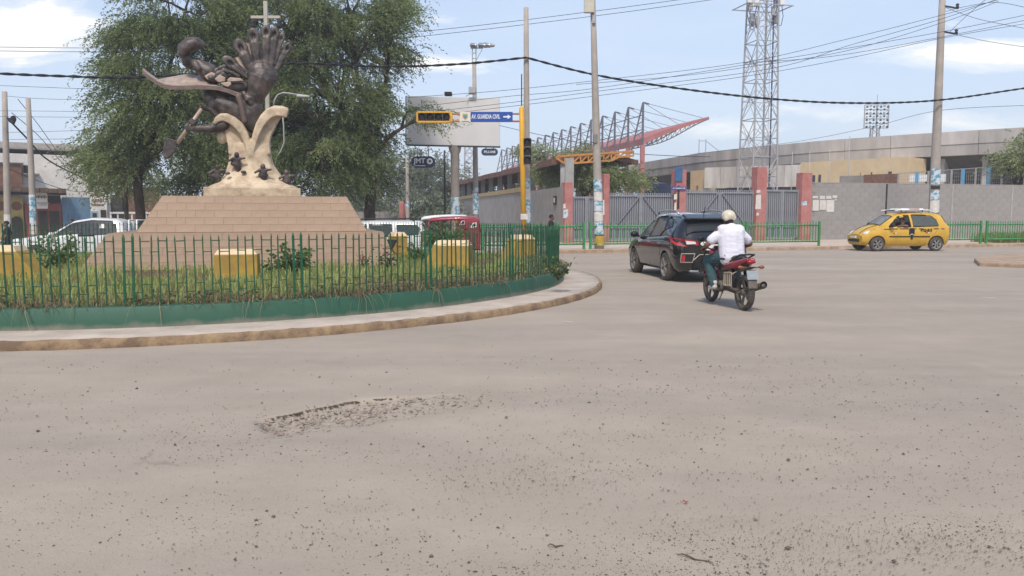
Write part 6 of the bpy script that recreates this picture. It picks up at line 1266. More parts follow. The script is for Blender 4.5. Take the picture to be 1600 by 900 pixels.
for sg_ in (1, -1):
    y = c.side_y(-.72, .80)+.012; text('P1Q-813', .155, M_trim, c.t, loc=(-.72, sg_*y, .80), rot=(R(90), 0, math.pi if sg_ > 0 else 0), bold=.006, sx=.8)
    q = MB(); q.ell((1.50, sg_*.50, .70), (.17, .13, .075), 12, 8, rot=Matrix.Rotation(R(20), 3, 'Y')); q.build('headlight', M_clear, c.t, True)
    q = MB(); q.ell((-1.71, sg_*.62, .80), (.05, .06, .15), 10, 8); q.build('tail_light', M_tail, c.t, True)
q = MB(); q.hexa([(1.72, -.36, .36), (1.79, -.36, .36), (1.79, .36, .36), (1.72, .36, .36), (1.72, -.36, .46), (1.785, -.36, .46), (1.785, .36, .46), (1.72, .36, .46)]); q.build('grille', M_trim, c.t); q = MB(); q.box(1.74, 1.80, -.2, .2, .50, .58); q.build('licence_plate', M_plate, c.t)
for y in (-.34, .34): q = MB(); q.tube([(1.02+.66*f, y*(1-.15*f), c.top_z(1.02+.66*f, y*(1-.15*f))+.006) for f in (0, .25, .5, .75, 1)], .016, 5); q.build('hood_stripe', M_trim, c.t, True)
for x in (.2, -.65):
    q = MB(); q.tube([(x, -.56, 1.5), (x, -.56, 1.565), (x, .56, 1.565), (x, .56, 1.5)], .018, 6); q.build('rack_bar', M_trim, c.t, True)
for y in (-.5, .5): q = MB(); q.tube([(.42, y, 1.545), (.3, y, 1.575), (-.9, y, 1.58), (-1.05, y, 1.54)], .022, 6); q.build('rack_rail', M_white, c.t, True)
q = MB(); q.hexa([(-.75, -.3, 1.585), (.2, -.3, 1.585), (.2, .5, 1.585), (-.75, .5, 1.585), (-.72, -.28, 1.64), (.16, -.28, 1.64), (.16, .48, 1.64), (-.72, .48, 1.64)]); bd_ = q.build('rack_board', M_white, c.t, bevel=.01); q = MB(); q.box(-.55, -.15, .495, .515, 1.597, 1.63); q.build('red_band', M_tail, bd_)
taxi = c
# ---------------- white SUV behind the island
def boxy(L, H, W): 
    h = L/2; w_ = W/2; return [(-h, w_-.22, .55, w_-.16, .78, w_-.16, 1.06, w_-.28, 1.14), (-h+.08, w_-.1, .38, w_-.02, .76, w_-.04, 1.10, w_-.25, H*.72), (-h+.2, w_-.06, .3, w_, .78, w_-.01, 1.12, w_-.22, H*.93), (-h+.36, w_-.05, .28, w_, .78, w_-.01, 1.12, w_-.2, H-.02), (-.3, w_-.05, .28, w_, .78, w_-.01, 1.10, w_-.2, H), (.35, w_-.05, .28, w_, .78, w_-.01, 1.08, w_-.22, H-.03), (.62, w_-.05, .28, w_, .78, w_-.01, 1.07, w_-.26, H-.15), (1.15, w_-.06, .28, w_-.01, .76, w_-.03, 1.05, w_-.26, 1.16), (1.5, w_-.06, .28, w_-.02, .74, w_-.04, 1.0, w_-.2, 1.08), (h-.15, w_-.1, .3, w_-.06, .68, w_-.1, .9, w_-.28, .98), (h, w_-.25, .4, w_-.2, .62, w_-.25, .78, w_-.42, .84)]
Pw = paint('white_car_paint', (214, 213, 210), .35, .4, .08)
p = ap(578, 333, 31.4); c = Car('white_suv', 'white SUV with black roof rails behind the right plinth corner', 'car', (p.x, p.y, gz(p.x, p.y)), R(181), boxy(4.7, 1.74, 1.85), (-1.4, 1.42), .36, .22, Pw, dark=True)
c.window([(.98, 1.14), (.55, 1.55), (.02, 1.60), (-.02, 1.14)]); c.window([(-.12, 1.14), (-.08, 1.60), (-.95, 1.60), (-1.02, 1.14)]); c.window([(-1.2, 1.16), (-1.16, 1.58), (-1.95, 1.56), (-2.05, 1.45), (-2.02, 1.2)])
c.screen(-2.28, -2.12, .6, .58, 'rear_window'); c.screen(.66, 1.1, .58, .6, 'windscreen'); c.body(); c.add_wheels(.80); c.mirror(.95, 1.1, Pw)
for sg_ in (1, -1):
    q = MB(); q.tube([(.3, sg_*.66, 1.72), (.2, sg_*.66, 1.80), (-1.7, sg_*.66, 1.82), (-1.85, sg_*.66, 1.72)], .03, 6); q.build('roof_rail', M_trim, c.t, True); q = MB(); q.hexa([(-2.36, sg_*.74, .92), (-2.36, sg_*.90, .92), (-2.15, sg_*.945, .92), (-2.15, sg_*.80, .92), (-2.30, sg_*.74, 1.28), (-2.30, sg_*.88, 1.28), (-2.1, sg_*.92, 1.28), (-2.1, sg_*.80, 1.28)]); q.build('tail_light', M_tail, c.t, bevel=.015)
for x in (-.02, -1.08, .98): c.groove([(x, .4), (x, 1.1)])
for x in (.1, -.92): c.sbox_('door_handle', Pw, x, x-.18, .98, 1.02, .03)
# ---------------- white pickup / wagon at left
p = ap(138, 333, 30.6); c = Car('white_pickup', 'white double-cab pickup with dark windows behind the left fence', 'pickup', (p.x, p.y, gz(p.x, p.y)), R(191), [(-2.6, .7, .5, .86, .8, .85, 1.08, .72, 1.10), (-2.5, .84, .42, .9, .8, .88, 1.10, .74, 1.12), (-1.55, .86, .4, .91, .8, .9, 1.10, .74, 1.13), (-1.42, .86, .36, .91, .8, .9, 1.10, .66, 1.62), (-1.2, .86, .34, .91, .8, .9, 1.10, .63, 1.75), (-.3, .86, .34, .91, .8, .9, 1.09, .63, 1.79), (.35, .86, .34, .91, .8, .9, 1.08, .60, 1.68), (1.25, .86, .34, .91, .78, .89, 1.06, .66, 1.16), (1.7, .85, .34, .9, .76, .87, 1.03, .7, 1.10), (2.3, .8, .36, .86, .7, .82, .94, .65, 1.0), (2.5, .64, .42, .7, .62, .66, .8, .5, .86)], (-1.6, 1.6), .37, .24, Pw, dark=True)
c.window([(1.02, 1.13), (.38, 1.58), (-.22, 1.68), (-.24, 1.13)]); c.window([(-.24, 1.13), (-.22, 1.68), (-1.02, 1.66), (-1.18, 1.5), (-1.22, 1.2)])
c.screen(.42, 1.2, .56, .6, 'windscreen'); c.body(); c.add_wheels(.78); c.mirror(1.0, 1.1, Pw)
for x in (-.24, 1.05): c.groove([(x, .45), (x, 1.1)])
c.sbox_('window_sticker', M_plate, -.62, -.78, 1.40, 1.56, .014); q = MB(); q.box(-2.35, -1.5, -.7, .7, 1.14, 1.2); q.build('bed_cover', M_trim, c.t, bevel=.02)
for x in (-1.62, -1.9): q = MB(); q.tube([(x, -.68, 1.1), (x, -.62, 1.7), (x, .62, 1.7), (x, .68, 1.1)], .03, 8); q.build('roll_bar', M_white, c.t, True)
for sg_ in (1, -1): q = MB(); q.ell((2.30, sg_*.66, .92), (.18, .12, .1), 10, 8); q.build('headlight', M_clear, c.t, True)
# ---------------- mototaxis
M_red = paint('mototaxi_red', (150, 40, 56), .4, .3, .12)
def mototaxi(px, Y, rz, roof_m, lab, zoff=0):
    p = ap(px, 333, Y); t = thing('mototaxi', lab, 'mototaxi', (p.x, p.y, gz(p.x, p.y)+zoff), rz, 'three-wheeled mototaxis')
    r = MB(); n = 12; vs = []
    xs_ = [(-1.22, 1.50, .52), (-1.20, 1.66, .56), (-1.05, 1.74, .60), (-.4, 1.76, .62), (.3, 1.73, .60), (.75, 1.68, .55), (.86, 1.63, .5)]
    for x, z, w_ in xs_:
        for k in range(n): a = math.pi*k/(n-1); vs.append((x, -w_*math.cos(a)*(1 if 0 < k < n-1 else 1.0), z-.10+.12*math.sin(a)**.5))
        for k in range(n): a = math.pi*(n-1-k)/(n-1); vs.append((x, -w_*.97*math.cos(a), z-.15+.12*math.sin(a)**.5))
    m = 2*n; r.add(vs, [(i*m+k, i*m+(k+1) % m, (i+1)*m+(k+1) % m, (i+1)*m+k) for i in range(len(xs_)-1) for k in range(m)]+[tuple(range(m)), tuple(range((len(xs_)-1)*m, len(xs_)*m))]); r.build('roof', roof_m, t, True)
    q = MB()
    for sg_ in (1, -1):
        q2 = MB(); q2.prism([(-1.22, .45), (-.55, .45), (-.55, .75), (-.72, 1.2), (-.62, 1.62), (-1.18, 1.62), (-1.26, 1.1)], sg_*.60-.02, sg_*.60+.02); q2.build('side_panel', M_red, t, bevel=.01)
        if sg_ > 0: q2 = MB(); q2.prism([(-.86, 1.30), (-1.12, 1.34), (-1.12, 1.52), (-.96, 1.5)], sg_*.60-.03, sg_*.60+.03); w2 = q2.build('window', M_white, t); q2 = MB(); q2.prism([(-.94, 1.34), (-1.08, 1.37), (-1.08, 1.48), (-1.0, 1.48)], sg_*.60-.035, sg_*.60+.035); q2.build('pane', M_trim, w2)
        q.tube([(.78, sg_*.5, 1.62), (.92, sg_*.45, 1.05), (.70, sg_*.42, .55)], .022, 6); q.tube([(.0, sg_*.60, 1.6), (.02, sg_*.60, .5)], .02, 6); q.tube([(-.6, sg_*.6, .5), (.7, sg_*.5, .5)], .025, 6)
    q.tube([(.84, -.47, 1.35), (.84, .47, 1.35)], .016, 6); q.build('frame', M_red, t, True)
    q = MB(); q.add([(.79, -.48, 1.6), (.79, .48, 1.6), (.91, .44, 1.1), (.91, -.44, 1.1)], [(0, 1, 2, 3)]); q.build('windscreen', M_glass, t)
    q = MB(); q.box(-1.25, -1.2, -.58, .58, .45, 1.1); q.build('rear_panel', M_red, t); q = MB(); q.box(-1.1, -.4, -.55, .55, .45, .75); q.hexa([(-1.15, -.55, .75), (-1.0, -.55, .75), (-1.0, .55, .75), (-1.15, .55, .75), (-1.2, -.55, 1.2), (-1.1, -.55, 1.2), (-1.1, .55, 1.2), (-1.2, .55, 1.2)]); q.build('passenger_seat', M_int, t, bevel=.03)
    q = MB(); q.box(-.1, .35, -.16, .16, .68, .80); q.build('driver_seat', M_int, t, bevel=.03); q = MB(); q.ell((.5, 0, .82), (.26, .15, .14)); q.build('tank', M_red, t, True)
    q = MB(); q.tube([(.62, -.34, 1.02), (.72, 0, .98), (.62, .34, 1.02)], .018, 6); q.tube([(.74, 0, .98), (1.02, 0, .28)], .035, 6); q.build('handlebar', M_trim, t, True); q = MB(); q.box(-1.2, .6, -.5, .5, .38, .45); q.build('floor', M_trim, t); q = MB(); q.ell((1.0, 0, .62), (.3, .12, .08)); q.build('front_fender', M_red, t, True)
    ty = MB(); ty.lathe([(.14, -.05), (.2, -.06), (.25, -.03), (.25, .03), (.2, .06), (.14, .05), (.03, .03), (.03, -.03), (.14, -.05)], 22, 'Y'); mt = ty.mesh('wheel', M_rubber, True)
    for x, y in ((1.05, 0), (-.85, .52), (-.85, -.52)): link('wheel', mt, t, (x, y, .25))
    return t
mototaxi(703, 32.2, R(180), M_red, 'red mototaxi behind the green bush and yellow wedge housing')
mototaxi(690, 35.5, R(178), M_white, 'mototaxi with a white roof half hidden behind the red one', .1)
# ================================================================== motorcycle and people
rzm = heading(Vector((3.73, 14.6, 0))-Vector((3.96, 13.23, 0))); ctr = (Vector((3.96, 13.23, 0))+Vector((3.73, 14.6, 0)))/2
mc = thing('motorcycle', 'red dusty motorcycle with a white-shirted rider, seen from behind', 'motorcycle', ctr, rzm); M_mred = paint('motorcycle_red', (150, 34, 46), .3, .5, .15); M_dust = mat('dusty_metal', (118, 108, 98), .7, .25, 12, metal=.2); M_seat = mat('seat_vinyl', (40, 38, 40), .6, .1, 10)
WX, WR_ = .68, .305
def mwheel(w_):
    ty = MB(); ty.lathe([(WR_*.80, -w_*.4), (WR_*.86, -w_*.5), (WR_*.95, -w_*.42), (WR_, -w_*.15), (WR_, w_*.15), (WR_*.95, w_*.42), (WR_*.86, w_*.5), (WR_*.80, w_*.4), (WR_*.80, -w_*.4)], 32, 'Y'); m1 = ty.mesh('wheel', M_rubber, True); rm = MB(); rm.lathe([(WR_*.81, -w_*.36), (WR_*.74, -w_*.3), (WR_*.74, w_*.3), (WR_*.81, w_*.36)], 32, 'Y'); rm.lathe([(.055, -.06), (.055, .06)], 14, 'Y', cap=True)
    for k in range(5):
        a = 2*math.pi*k/5; d = Vector((math.cos(a), 0, math.sin(a))); rm.bar(d*.04, d*WR_*.77, .035, .03)
    return m1, rm.mesh('rim', M_dust)
for x, w_ in ((-WX, .115), (WX, .09)):
    m1, m2 = mwheel(w_); o = link('wheel', m1, mc, (x, 0, WR_)); link('rim', m2, o)
def mt(name, pts, r, m=M_dust, n=8): q = MB(); q.tube(pts, r, n); return q.build(name, m, mc, True)
for s_ in (-1, 1):
    mt('fork', [(WX, s_*.085, WR_), (.42, s_*.085, .92)], .024); mt('swingarm', [(-WX, s_*.09, WR_), (-.15, s_*.08, .38)], .022); mt('shock_absorber', [(-.55, s_*.11, .38), (-.42, s_*.11, .72)], .03, M_trim)
    mt('turn_signal_stalk', [(-.86, s_*.06, .74), (-.88, s_*.16, .75)], .012); q = MB(); q.ell((-.89, s_*.19, .75), (.035, .05, .03)); q.build('turn_signal', mat('amber_lens', (150, 90, 60), .3), mc, True)
    mt('mirror_stem', [(.33, s_*.26, 1.02), (.30, s_*.36, 1.16)], .008); q = MB(); q.ell((.29, s_*.38, 1.19), (.02, .065, .045)); q.build('mirror', M_trim, mc, True); mt('foot_peg', [(-.02, s_*.1, .30), (-.02, s_*.27, .30)], .014)
mt('main_frame', [(.38, 0, .85), (.30, 0, .55), (.12, 0, .30), (-.22, 0, .30), (-.30, 0, .62), (-.75, 0, .72)], .028); mt('main_frame', [(.36, 0, .88), (-.1, 0, .74), (-.70, 0, .74)], .024)
q = MB(); q.box(-.12, .22, -.12, .12, .28, .46); q.hexa([(-.02, -.09, .44), (.14, -.09, .44), (.14, .09, .44), (-.02, .09, .44), (.04, -.08, .64), (.22, -.08, .62), (.22, .08, .62), (.04, .08, .64)]); q.build('engine', M_dust, mc, bevel=.02)
q = MB(); q.lathe([(.02, .13), (.10, .13), (.105, .17), (.03, .175)], 16, 'Y', (-.05, 0, .36)); q.build('crankcase_cover', M_dust, mc, True)
q = MB(); q.cap((.28, 0, .88), (.0, 0, .82), .14, .10); q.ell((.16, 0, .86), (.24, .155, .13)); blob(q, 'fuel_tank', M_mred, mc, .015, 3)
q = MB(); q.cap((.02, 0, .79), (-.28, 0, .80), .10, .11); q.cap((-.28, 0, .81), (-.60, 0, .86), .11, .08); blob(q, 'seat', M_seat, mc, .015, 3)
q = MB()
for s_ in (-1, 1): q.cap((-.12, s_*.09, .70), (-.52, s_*.12, .77), .055, .07); q.cap((-.52, s_*.12, .77), (-.86, s_*.05, .87), .065, .035)
q.cap((-.4, 0, .76), (-.84, 0, .86), .07, .04); blob(q, 'tail_cowl', M_mred, mc, .014, 3)
q = MB(); q.ell((-.90, 0, .84), (.04, .08, .035)); q.build('tail_light', M_tail, mc, True)
mt('grab_rail', [(-.46, .13, .86), (-.74, .13, .95), (-.84, 0, .96), (-.74, -.13, .95), (-.46, -.13, .86)], .015, M_trim)
q = MB(); q.hexa([(-.84, -.07, .72), (-.60, -.07, .66), (-.60, .07, .66), (-.84, .07, .72), (-.90, -.07, .76), (-.6, -.07, .72), (-.6, .07, .72), (-.90, .07, .76)]); q.hexa([(-1.0, -.08, .40), (-.985, -.08, .40), (-.985, .08, .40), (-1.0, .08, .40), (-.92, -.08, .70), (-.90, -.08, .71), (-.90, .08, .71), (-.92, .08, .70)]); q.build('rear_fender', M_dust, mc, bevel=.008)
q = MB(); q.hexa([(-.985, -.10, .55), (-.975, -.10, .55), (-.975, .10, .55), (-.985, .10, .55), (-.94, -.10, .69), (-.93, -.10, .695), (-.93, .10, .695), (-.94, .10, .69)]); q.build('licence_plate', mat('grey_plate', (150, 158, 162), .5, .1, 10), mc)
q = MB()
for k in range(9): a = R(35+k*14); q.bar((WX+.34*math.cos(a), 0, WR_+.34*math.sin(a)), (WX+.34*math.cos(a+.245), 0, WR_+.34*math.sin(a+.245)), .11, .008)
q.build('front_fender', M_mred, mc)
q = MB(); q.tube([(.18, -.1, .42), (.2, -.12, .26), (-.1, -.14, .24), (-.45, -.15, .30)], .024, 8); q.cap((-.42, -.16, .31), (-.92, -.19, .44), .055, .06); q.build('exhaust', M_dust, mc, True); q = MB(); q.lathe([(.055, 0), (.065, .02), (.03, .03)], 12, 'X', (-.99, -.195, .455)); q.build('exhaust_tip', M_trim, mc, True)
q = MB(); 
for z in (.40, .62): q.tube([(-.30, .20, z), (-.58, .20, z+.02)], .012, 6)
for x in (-.30, -.37, -.44, -.51, -.58): q.tube([(x, .20, .40), (x, .20, .63)], .010, 6)
for x in (-.32, -.55): q.tube([(x, .20, .60), (x, .08, .66)], .01, 5)
q.build('side_guard', mat('cream_guard', (180, 164, 140), .6, .15, 8), mc)
mt('handlebar', [(.20, .38, 1.0), (.30, .26, 1.03), (.38, .1, .97), (.38, -.1, .97), (.30, -.26, 1.03), (.20, -.38, 1.0)], .015, M_trim)
for s_ in (-1, 1): mt('grip', [(.20, s_*.39, .999), (.265, s_*.29, 1.022)], .021, M_trim); mt('brake_lever', [(.30, s_*.27, 1.01), (.30, s_*.38, .99)], .007)
q = MB(); q.ell((.50, 0, .90), (.12, .13, .14)); q.build('headlight_fairing', M_mred, mc, True); q = MB(); q.box(.34, .42, -.09, .09, 1.0, 1.06); q.build('instrument_panel', M_trim, mc, bevel=.01)
q = MB(); q.tube([(.34, .26, .98), (.42, .33, .75), (.36, .34, .55), (.25, .30, .50)], .016, 8); q.tube([(.34, -.26, .98), (.42, -.33, .75), (.36, -.34, .55), (.25, -.30, .50)], .016, 8); q.build('leg_guard', M_trim, mc, True)
q = MB(); q.tube([(-.05, .1, .28), (-.12, .2, .12)], .014, 6); q.build('side_stand', M_dust, mc, True); mt('chain_guard', [(-.66, .11, .34), (-.15, .11, .38)], .03)
# ---- people
M_skin = mat('brown_skin', (128, 84, 66), .6, .1, 8); M_hair = mat('dark_hair', (30, 26, 25), .8, .1, 20)
def hand(mb, wrist, d, up, s_=1):
    """palm, four curled fingers of different lengths and a thumb leaving the side of the palm; d = finger direction, up = towards the back of the hand"""
    d = Vector(d).normalized(); up = Vector(up); up = (up-d*up.dot(d)).normalized(); sd_ = d.cross(up); w_ = Vector(wrist)
    for k in (-1.2, -.4, .4, 1.2): mb.cap(w_+sd_*k*.012, w_+d*.075+sd_*k*.02, .017, .015, 8)
    for k, L in zip((-1.5, -.5, .5, 1.5), (.06, .072, .068, .052)):
        a = w_+d*.085+sd_*k*.021; b = a+d*L*.45-up*.012; c_ = b+d*L*.1-up*L*.5; e = c_-d*L*.35-up*.01; mb.cap(a, b, .0095, .009, 6); mb.cap(b, c_, .009, .0085, 6); mb.cap(c_, e, .0085, .007, 6)
    a = w_+d*.02+sd_*s_*.03; b = a+d*.03+sd_*s_*.025-up*.02; mb.cap(a, b, .013, .011, 6); mb.cap(b, b+d*.03-up*.015-sd_*s_*.01, .011, .008, 6)
def head(mb, c, f, h=.225):
    """skull, jaw, nose, ears; f = facing direction"""
    c = Vector(c); f = Vector((f[0], f[1], 0)).normalized(); sd_ = Vector((-f.y, f.x, 0)); u = Vector((0, 0, 1)); rot = Matrix((f, sd_, u)).transposed()
    mb.ell(c+u*.02, (h*.43, h*.35, h*.45), rot=rot); mb.ell(c-u*.05+f*.025, (h*.33, h*.28, h*.33), rot=rot); mb.cap(c+f*.088-u*.005, c+f*.108-u*.03, .011, .016, 8); mb.cap(c+f*.088-u*.062-sd_*.015, c+f*.088-u*.062+sd_*.015, .010, .010, 6)
    for s_ in (-1, 1): mb.ell(c+sd_*s_*h*.36-u*.012, (.022, .012, .034), 8, 6, rot=rot)
    for s_ in (-1, 1): mb.ell(c+f*.082+sd_*s_*.034+u*.012, (.010, .016, .009), 8, 6, rot=rot)
def eyes(t, c, f):
    c = Vector(c); f = Vector((f[0], f[1], 0)).normalized(); sd_ = Vector((-f.y, f.x, 0)); q = MB()
    for s_ in (-1, 1): q.ell(c+f*.086+sd_*s_*.034+Vector((0, 0, .012)), (.009, .011, .007), 8, 6)
    q.build('eyes', M_hair, t, True)
rd = thing('person', 'person in white T-shirt, teal trousers and cream helmet riding the motorcycle', 'person', ctr, rzm)
bd = MB(); hip = Vector((-.16, 0, .93)); chest = Vector((-.08, 0, 1.26)); nk = Vector((-.02, 0, 1.41)); hdc = Vector((.03, 0, 1.535)); bd.cap(hip, chest, .11, .11); bd.cap(chest, nk, .09, .06); bd.cap(nk, hdc, .058, .06); head(bd, hdc, (1, .06))
sh = MB(); sh.cap(hip+Vector((.0, -.07, -.06)), chest+Vector((-.01, -.07, 0)), .155, .165); sh.cap(hip+Vector((.0, .07, -.06)), chest+Vector((-.01, .07, 0)), .155, .165); sh.cap(hip+Vector((.08, 0, 0)), chest+Vector((.07, 0, 0)), .14, .13); sh.cap(hip+Vector((-.03, 0, -.05)), chest+Vector((-.045, 0, .02)), .145, .15); sh.cap(chest+Vector((.0, -.15, .08)), chest+Vector((.0, .15, .08)), .115, .115); sh.cap(chest+Vector((0, 0, .1)), nk+Vector((0, 0, -.03)), .13, .075)
tr_ = MB(); tr_.cap(hip+Vector((0, -.08, -.03)), hip+Vector((0, .08, -.03)), .145, .145)
for s_ in (1, -1):
    S_ = chest+Vector((.01, s_*.20, .08)); E = Vector((.12, s_*.36, 1.06)); Hn = Vector((.205, s_*.345, 1.025)); W_ = Vector((.155, s_*.375, 1.045)); E = Vector((-.02, s_*.40, 1.10)); bd.cap(chest+Vector((0, s_*.12, .07)), S_, .08, .072); bd.cap(S_, E, .065, .05); bd.cap(E, W_, .048, .032); hand(bd, W_, (1, -s_*.2, -.35), (.2, 0, 1), -s_)
    sh.cap(S_+Vector((0, -s_*.06, -.01)), S_.lerp(E, .68), .098, .088)
    H0 = hip+Vector((.02, s_*.10, -.04)); K = Vector((.29, s_*.25, .80)); A = Vector((.04, s_*.235, .40)); bd.cap(H0, K, .085, .058); bd.cap(K, A, .055, .038); bd.cap(A, A+Vector((0, 0, -.04)), .038, .038)
    tr_.cap(H0, K, .122, .096); tr_.cap(K, A+Vector((0, 0, .0)), .095, .078)
    fo = MB(); fo.cap(A+Vector((-.04, 0, -.055)), A+Vector((.10, 0, -.065)), .048, .045); fo.cap(A+Vector((.08, 0, -.072)), A+Vector((.17, 0, -.08)), .044, .036); fo.cap(A+Vector((-.03, 0, .02)), A+Vector((-.02, 0, -.04)), .05, .05); blob(fo, 'shoe', mat('white_trainer', (204, 196, 188), .7, .1, 10), rd, .011, 2)
blob(bd, 'body', M_skin, rd, .0105, 3)
def cloth(name, base, dark, sc_, bump=.8):
    m = mat(name, base, .9, .06, 3, bump, sc_, stretch=(1, 1, 2.4)); return m
blob(sh, 'shirt', cloth('white_cotton', (222, 219, 228), None, 6, .45), rd, .016, 4); blob(tr_, 'trousers', cloth('teal_denim', (54, 82, 86), None, 10), rd, .014, 3); eyes(rd, hdc, (1, .06)); q = MB(); q.ell(hdc+Vector((-.045, 0, .0)), (.075, .088, .085)); q.cap(nk+Vector((-.02, 0, .0)), hdc+Vector((-.05, 0, -.04)), .062, .07); blob(q, 'hair', M_hair, rd, .013, 2)
hl = MB(); hl.ell(hdc+Vector((-.005, 0, .07)), (.14, .122, .105)); hl.cap(hdc+Vector((-.06, -.06, .03)), hdc+Vector((-.06, .06, .03)), .06, .06); hm = blob(hl, 'helmet', mat('cream_helmet', (212, 202, 178), .35, .06, 6, coat=.3), rd, .014, 3); q = MB(); q.prism([(.10, -.11), (.17, -.08), (.20, 0), (.17, .08), (.10, .11)], hdc.z+.035, hdc.z+.05, 'Z'); q.build('helmet_peak', M_trim, rd, bevel=.004); q = MB(); q.tube([hdc+Vector((.0, -.10, .0)), hdc+Vector((.04, -.06, -.10)), hdc+Vector((.05, 0, -.125)), hdc+Vector((.04, .06, -.10)), hdc+Vector((0, .10, 0))], .008, 5); q.build('chin_strap', M_trim, rd, True)
q = MB(); q.tube([hip+Vector((.10*math.cos(a)-.02, .235*math.sin(a), -.075)) for a in [R(100+10*k) for k in range(17)]], .02, 6); q.build('belt', M_trim, rd, True); q = MB(); q.ell(hip+Vector((-.165, .06, -.085)), (.02, .05, .03)); q.ell(hip+Vector((-.15, -.10, -.075)), (.02, .04, .03)); q.build('reflective_tag', mat('lime_tag', (190, 190, 60), .6), rd, True)
def walker(loc, face, lab, shirt, trous, h=1.68, stride=.16, arm=.12):
    f = Vector((math.cos(face), math.sin(face), 0)); t = thing('person', lab, 'person', loc, face); k = h/1.70; b = MB(); s2 = MB(); p2 = MB()
    def v(x, y, z): return Vector((x*k, y*k, z*k))
    b.cap(v(0, 0, .95), v(.01, 0, 1.28), .125*k, .135*k); b.cap(v(.01, 0, 1.30), v(.02, 0, 1.45), .11*k, .055*k); hc = v(.035, 0, 1.575); b.cap(v(.02, 0, 1.43), hc, .052*k, .05*k); head(b, hc, (1, 0), .225*k)
    s2.cap(v(0, -.06, .93), v(.01, -.06, 1.28), .125*k, .13*k); s2.cap(v(0, .06, .93), v(.01, .06, 1.28), .125*k, .13*k); s2.cap(v(0, -.13, 1.36), v(0, .13, 1.36), .08*k, .08*k); s2.cap(v(.01, 0, 1.3), v(.015, 0, 1.43), .11*k, .062*k)
    for s_ in (1, -1):
        S_ = v(0, s_*.19, 1.37); E = v(-.03+s_*arm*.4, s_*.25, 1.10); W_ = v(.04+s_*arm, s_*.24, .88); b.cap(v(0, s_*.12, 1.37), S_, .06*k, .055*k); b.cap(S_, E, .048*k, .04*k); b.cap(E, W_, .038*k, .027*k); hand(b, W_, (.15, 0, -1), (0, s_, 0), s_); s2.cap(S_, S_.lerp(E, .62), .072*k, .065*k)
        H0 = v(0, s_*.09, .92); K = v(.04+s_*stride*.5, s_*.10, .50); A = v(-.02+s_*stride, s_*.10, .09); b.cap(H0, K, .075*k, .05*k); b.cap(K, A, .048*k, .035*k); p2.cap(H0, K, .095*k, .072*k); p2.cap(K, A, .07*k, .056*k)
        fo = MB(); fo.cap(A+Vector((-.03, 0, -.045)), A+Vector((.14, 0, -.05)), .042, .036); blob(fo, 'shoe', M_trim, t, .013, 2)
    p2.cap(v(0, -.06, .94), v(0, .06, .94), .125*k, .125*k); blob(b, 'body', M_skin, t, .012, 3); blob(s2, 'shirt', shirt, t, .016, 3); blob(p2, 'trousers', trous, t, .016, 3); eyes(t, hc, (1, 0))
    hr = MB(); hr.ell(hc+v(-.018, 0, .045), (.105*k, .092*k, .085*k)); blob(hr, 'hair', M_hair, t, .013, 2)
M_dshirt = mat('black_shirt', (38, 38, 44), .9, .1, 10); M_tshirt = mat('green_shirt', (52, 78, 74), .9, .1, 10); M_jean = mat('dark_jeans', (46, 52, 66), .9, .15, 12)
p = ap(10, 333, 30.4); walker((p.x, p.y, gz(p.x, p.y)), R(200), 'dark-haired person in a black shirt behind the fence at the left edge', M_dshirt, M_jean, 1.66)
p = RLN.loc(RLN.hit(849, 370)[0], -.9, -.15); walker((p.x, p.y, 0), R(10), 'person in dark clothes walking by the railing near the traffic light', M_dshirt, M_jean, 1.6)
p = ap(113, 333, 47); walker((p.x, p.y, gz(p.x, p.y)), R(190), 'person standing before the blue gate behind the pickup', M_tshirt, M_jean, 1.7)
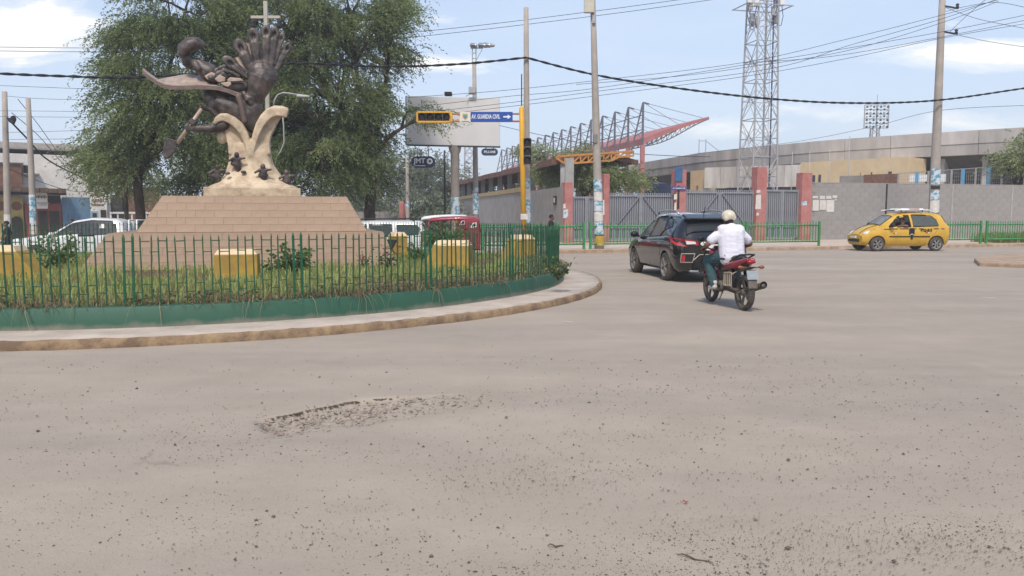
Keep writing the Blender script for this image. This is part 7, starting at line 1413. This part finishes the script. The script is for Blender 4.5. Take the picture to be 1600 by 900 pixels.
# ---- drivers
def driver(car, x, y, zs, lab, shirt, sc=1, arm_out=False):
    t = thing('person', lab, 'person', car.t.location, car.t.rotation_euler.z); t.scale = car.t.scale; b = MB(); s2 = MB(); h = Vector((x, y, zs)); ch = h+Vector((-.12, 0, .34)); hc = ch+Vector((.06, 0, .30)); b.cap(h, ch, .12, .13); b.cap(ch, hc, .08, .05); head(b, hc, (1, 0), .22); s2.cap(h+Vector((0, -.05, 0)), ch+Vector((0, -.05, 0)), .13, .13); s2.cap(h+Vector((0, .05, 0)), ch+Vector((0, .05, 0)), .13, .13); s2.cap(ch+Vector((0, -.14, .06)), ch+Vector((0, .14, .06)), .075, .075)
    for s_ in (1, -1):
        S_ = ch+Vector((0, s_*.19, .05))
        if s_ == 1 and arm_out: E = Vector((x-.05, car.side_y(x, .95)+.045, .975)); W_ = Vector((x+.20, car.side_y(x+.2, .95)+.03, .985)); hand(b, W_, (1, -.1, -.15), (0, 0, 1), -1)
        else: E = ch+Vector((.20, s_*.22, -.16)); W_ = h+Vector((.38, s_*.14, .28)); hand(b, W_, (.8, -s_*.2, .2), (0, 0, 1), -s_)
        b.cap(S_, E, .05, .042); b.cap(E, W_, .042, .03); s2.cap(S_, S_.lerp(E, .6), .065, .06); b.cap(h+Vector((.03, s_*.09, -.02)), h+Vector((.38, s_*.12, .03)), .075, .06); b.cap(h+Vector((.38, s_*.12, .03)), h+Vector((.5, s_*.1, -.25)), .05, .04)
    blob(b, 'body', M_skin, t, .013, 3); blob(s2, 'shirt', shirt, t, .016, 3); eyes(t, hc, (1, 0)); q = MB(); q.ell(hc+Vector((-.015, 0, .045)), (.10, .09, .08)); blob(q, 'hair', M_hair, t, .013, 2)
driver(taxi, .10, .34, .56, 'taxi driver resting a bare arm on the open window', M_dshirt, arm_out=True)
driver(suv, .16, .35, .66, 'driver at the wheel of the black SUV', mat('grey_shirt', (120, 116, 112), .9, .1, 8))
# ================================================================== thin dusty air
hzm = bpy.data.materials.new('dusty_air'); hzm.use_nodes = True; n_ = hzm.node_tree; n_.nodes.remove(n_.nodes['Principled BSDF']); pv_ = n_.nodes.new('ShaderNodeVolumePrincipled'); pv_.inputs['Color'].default_value = (.86, .88, .9, 1); pv_.inputs['Density'].default_value = .0013; n_.links.new(pv_.outputs[0], n_.nodes['Material Output'].inputs['Volume'])
q = MB(); q.box(-260, 260, -50, 420, -1.9, 27); hb = q.build('haze', hzm); tag(hb, 'thin dusty air over the junction', None, kind='stuff')
# ================================================================== bake remeshed shapes
bpy.context.view_layer.update()
dg = bpy.context.evaluated_depsgraph_get()
done = {}
for o in BLOBS:
    me = bpy.data.meshes.new_from_object(o.evaluated_get(dg)); done[o] = me
for o, me in done.items():
    mats_ = [m for m in o.data.materials]; o.modifiers.clear(); o.data = me
    if not len(me.materials):
        for m in mats_: me.materials.append(m)
    me.shade_smooth()
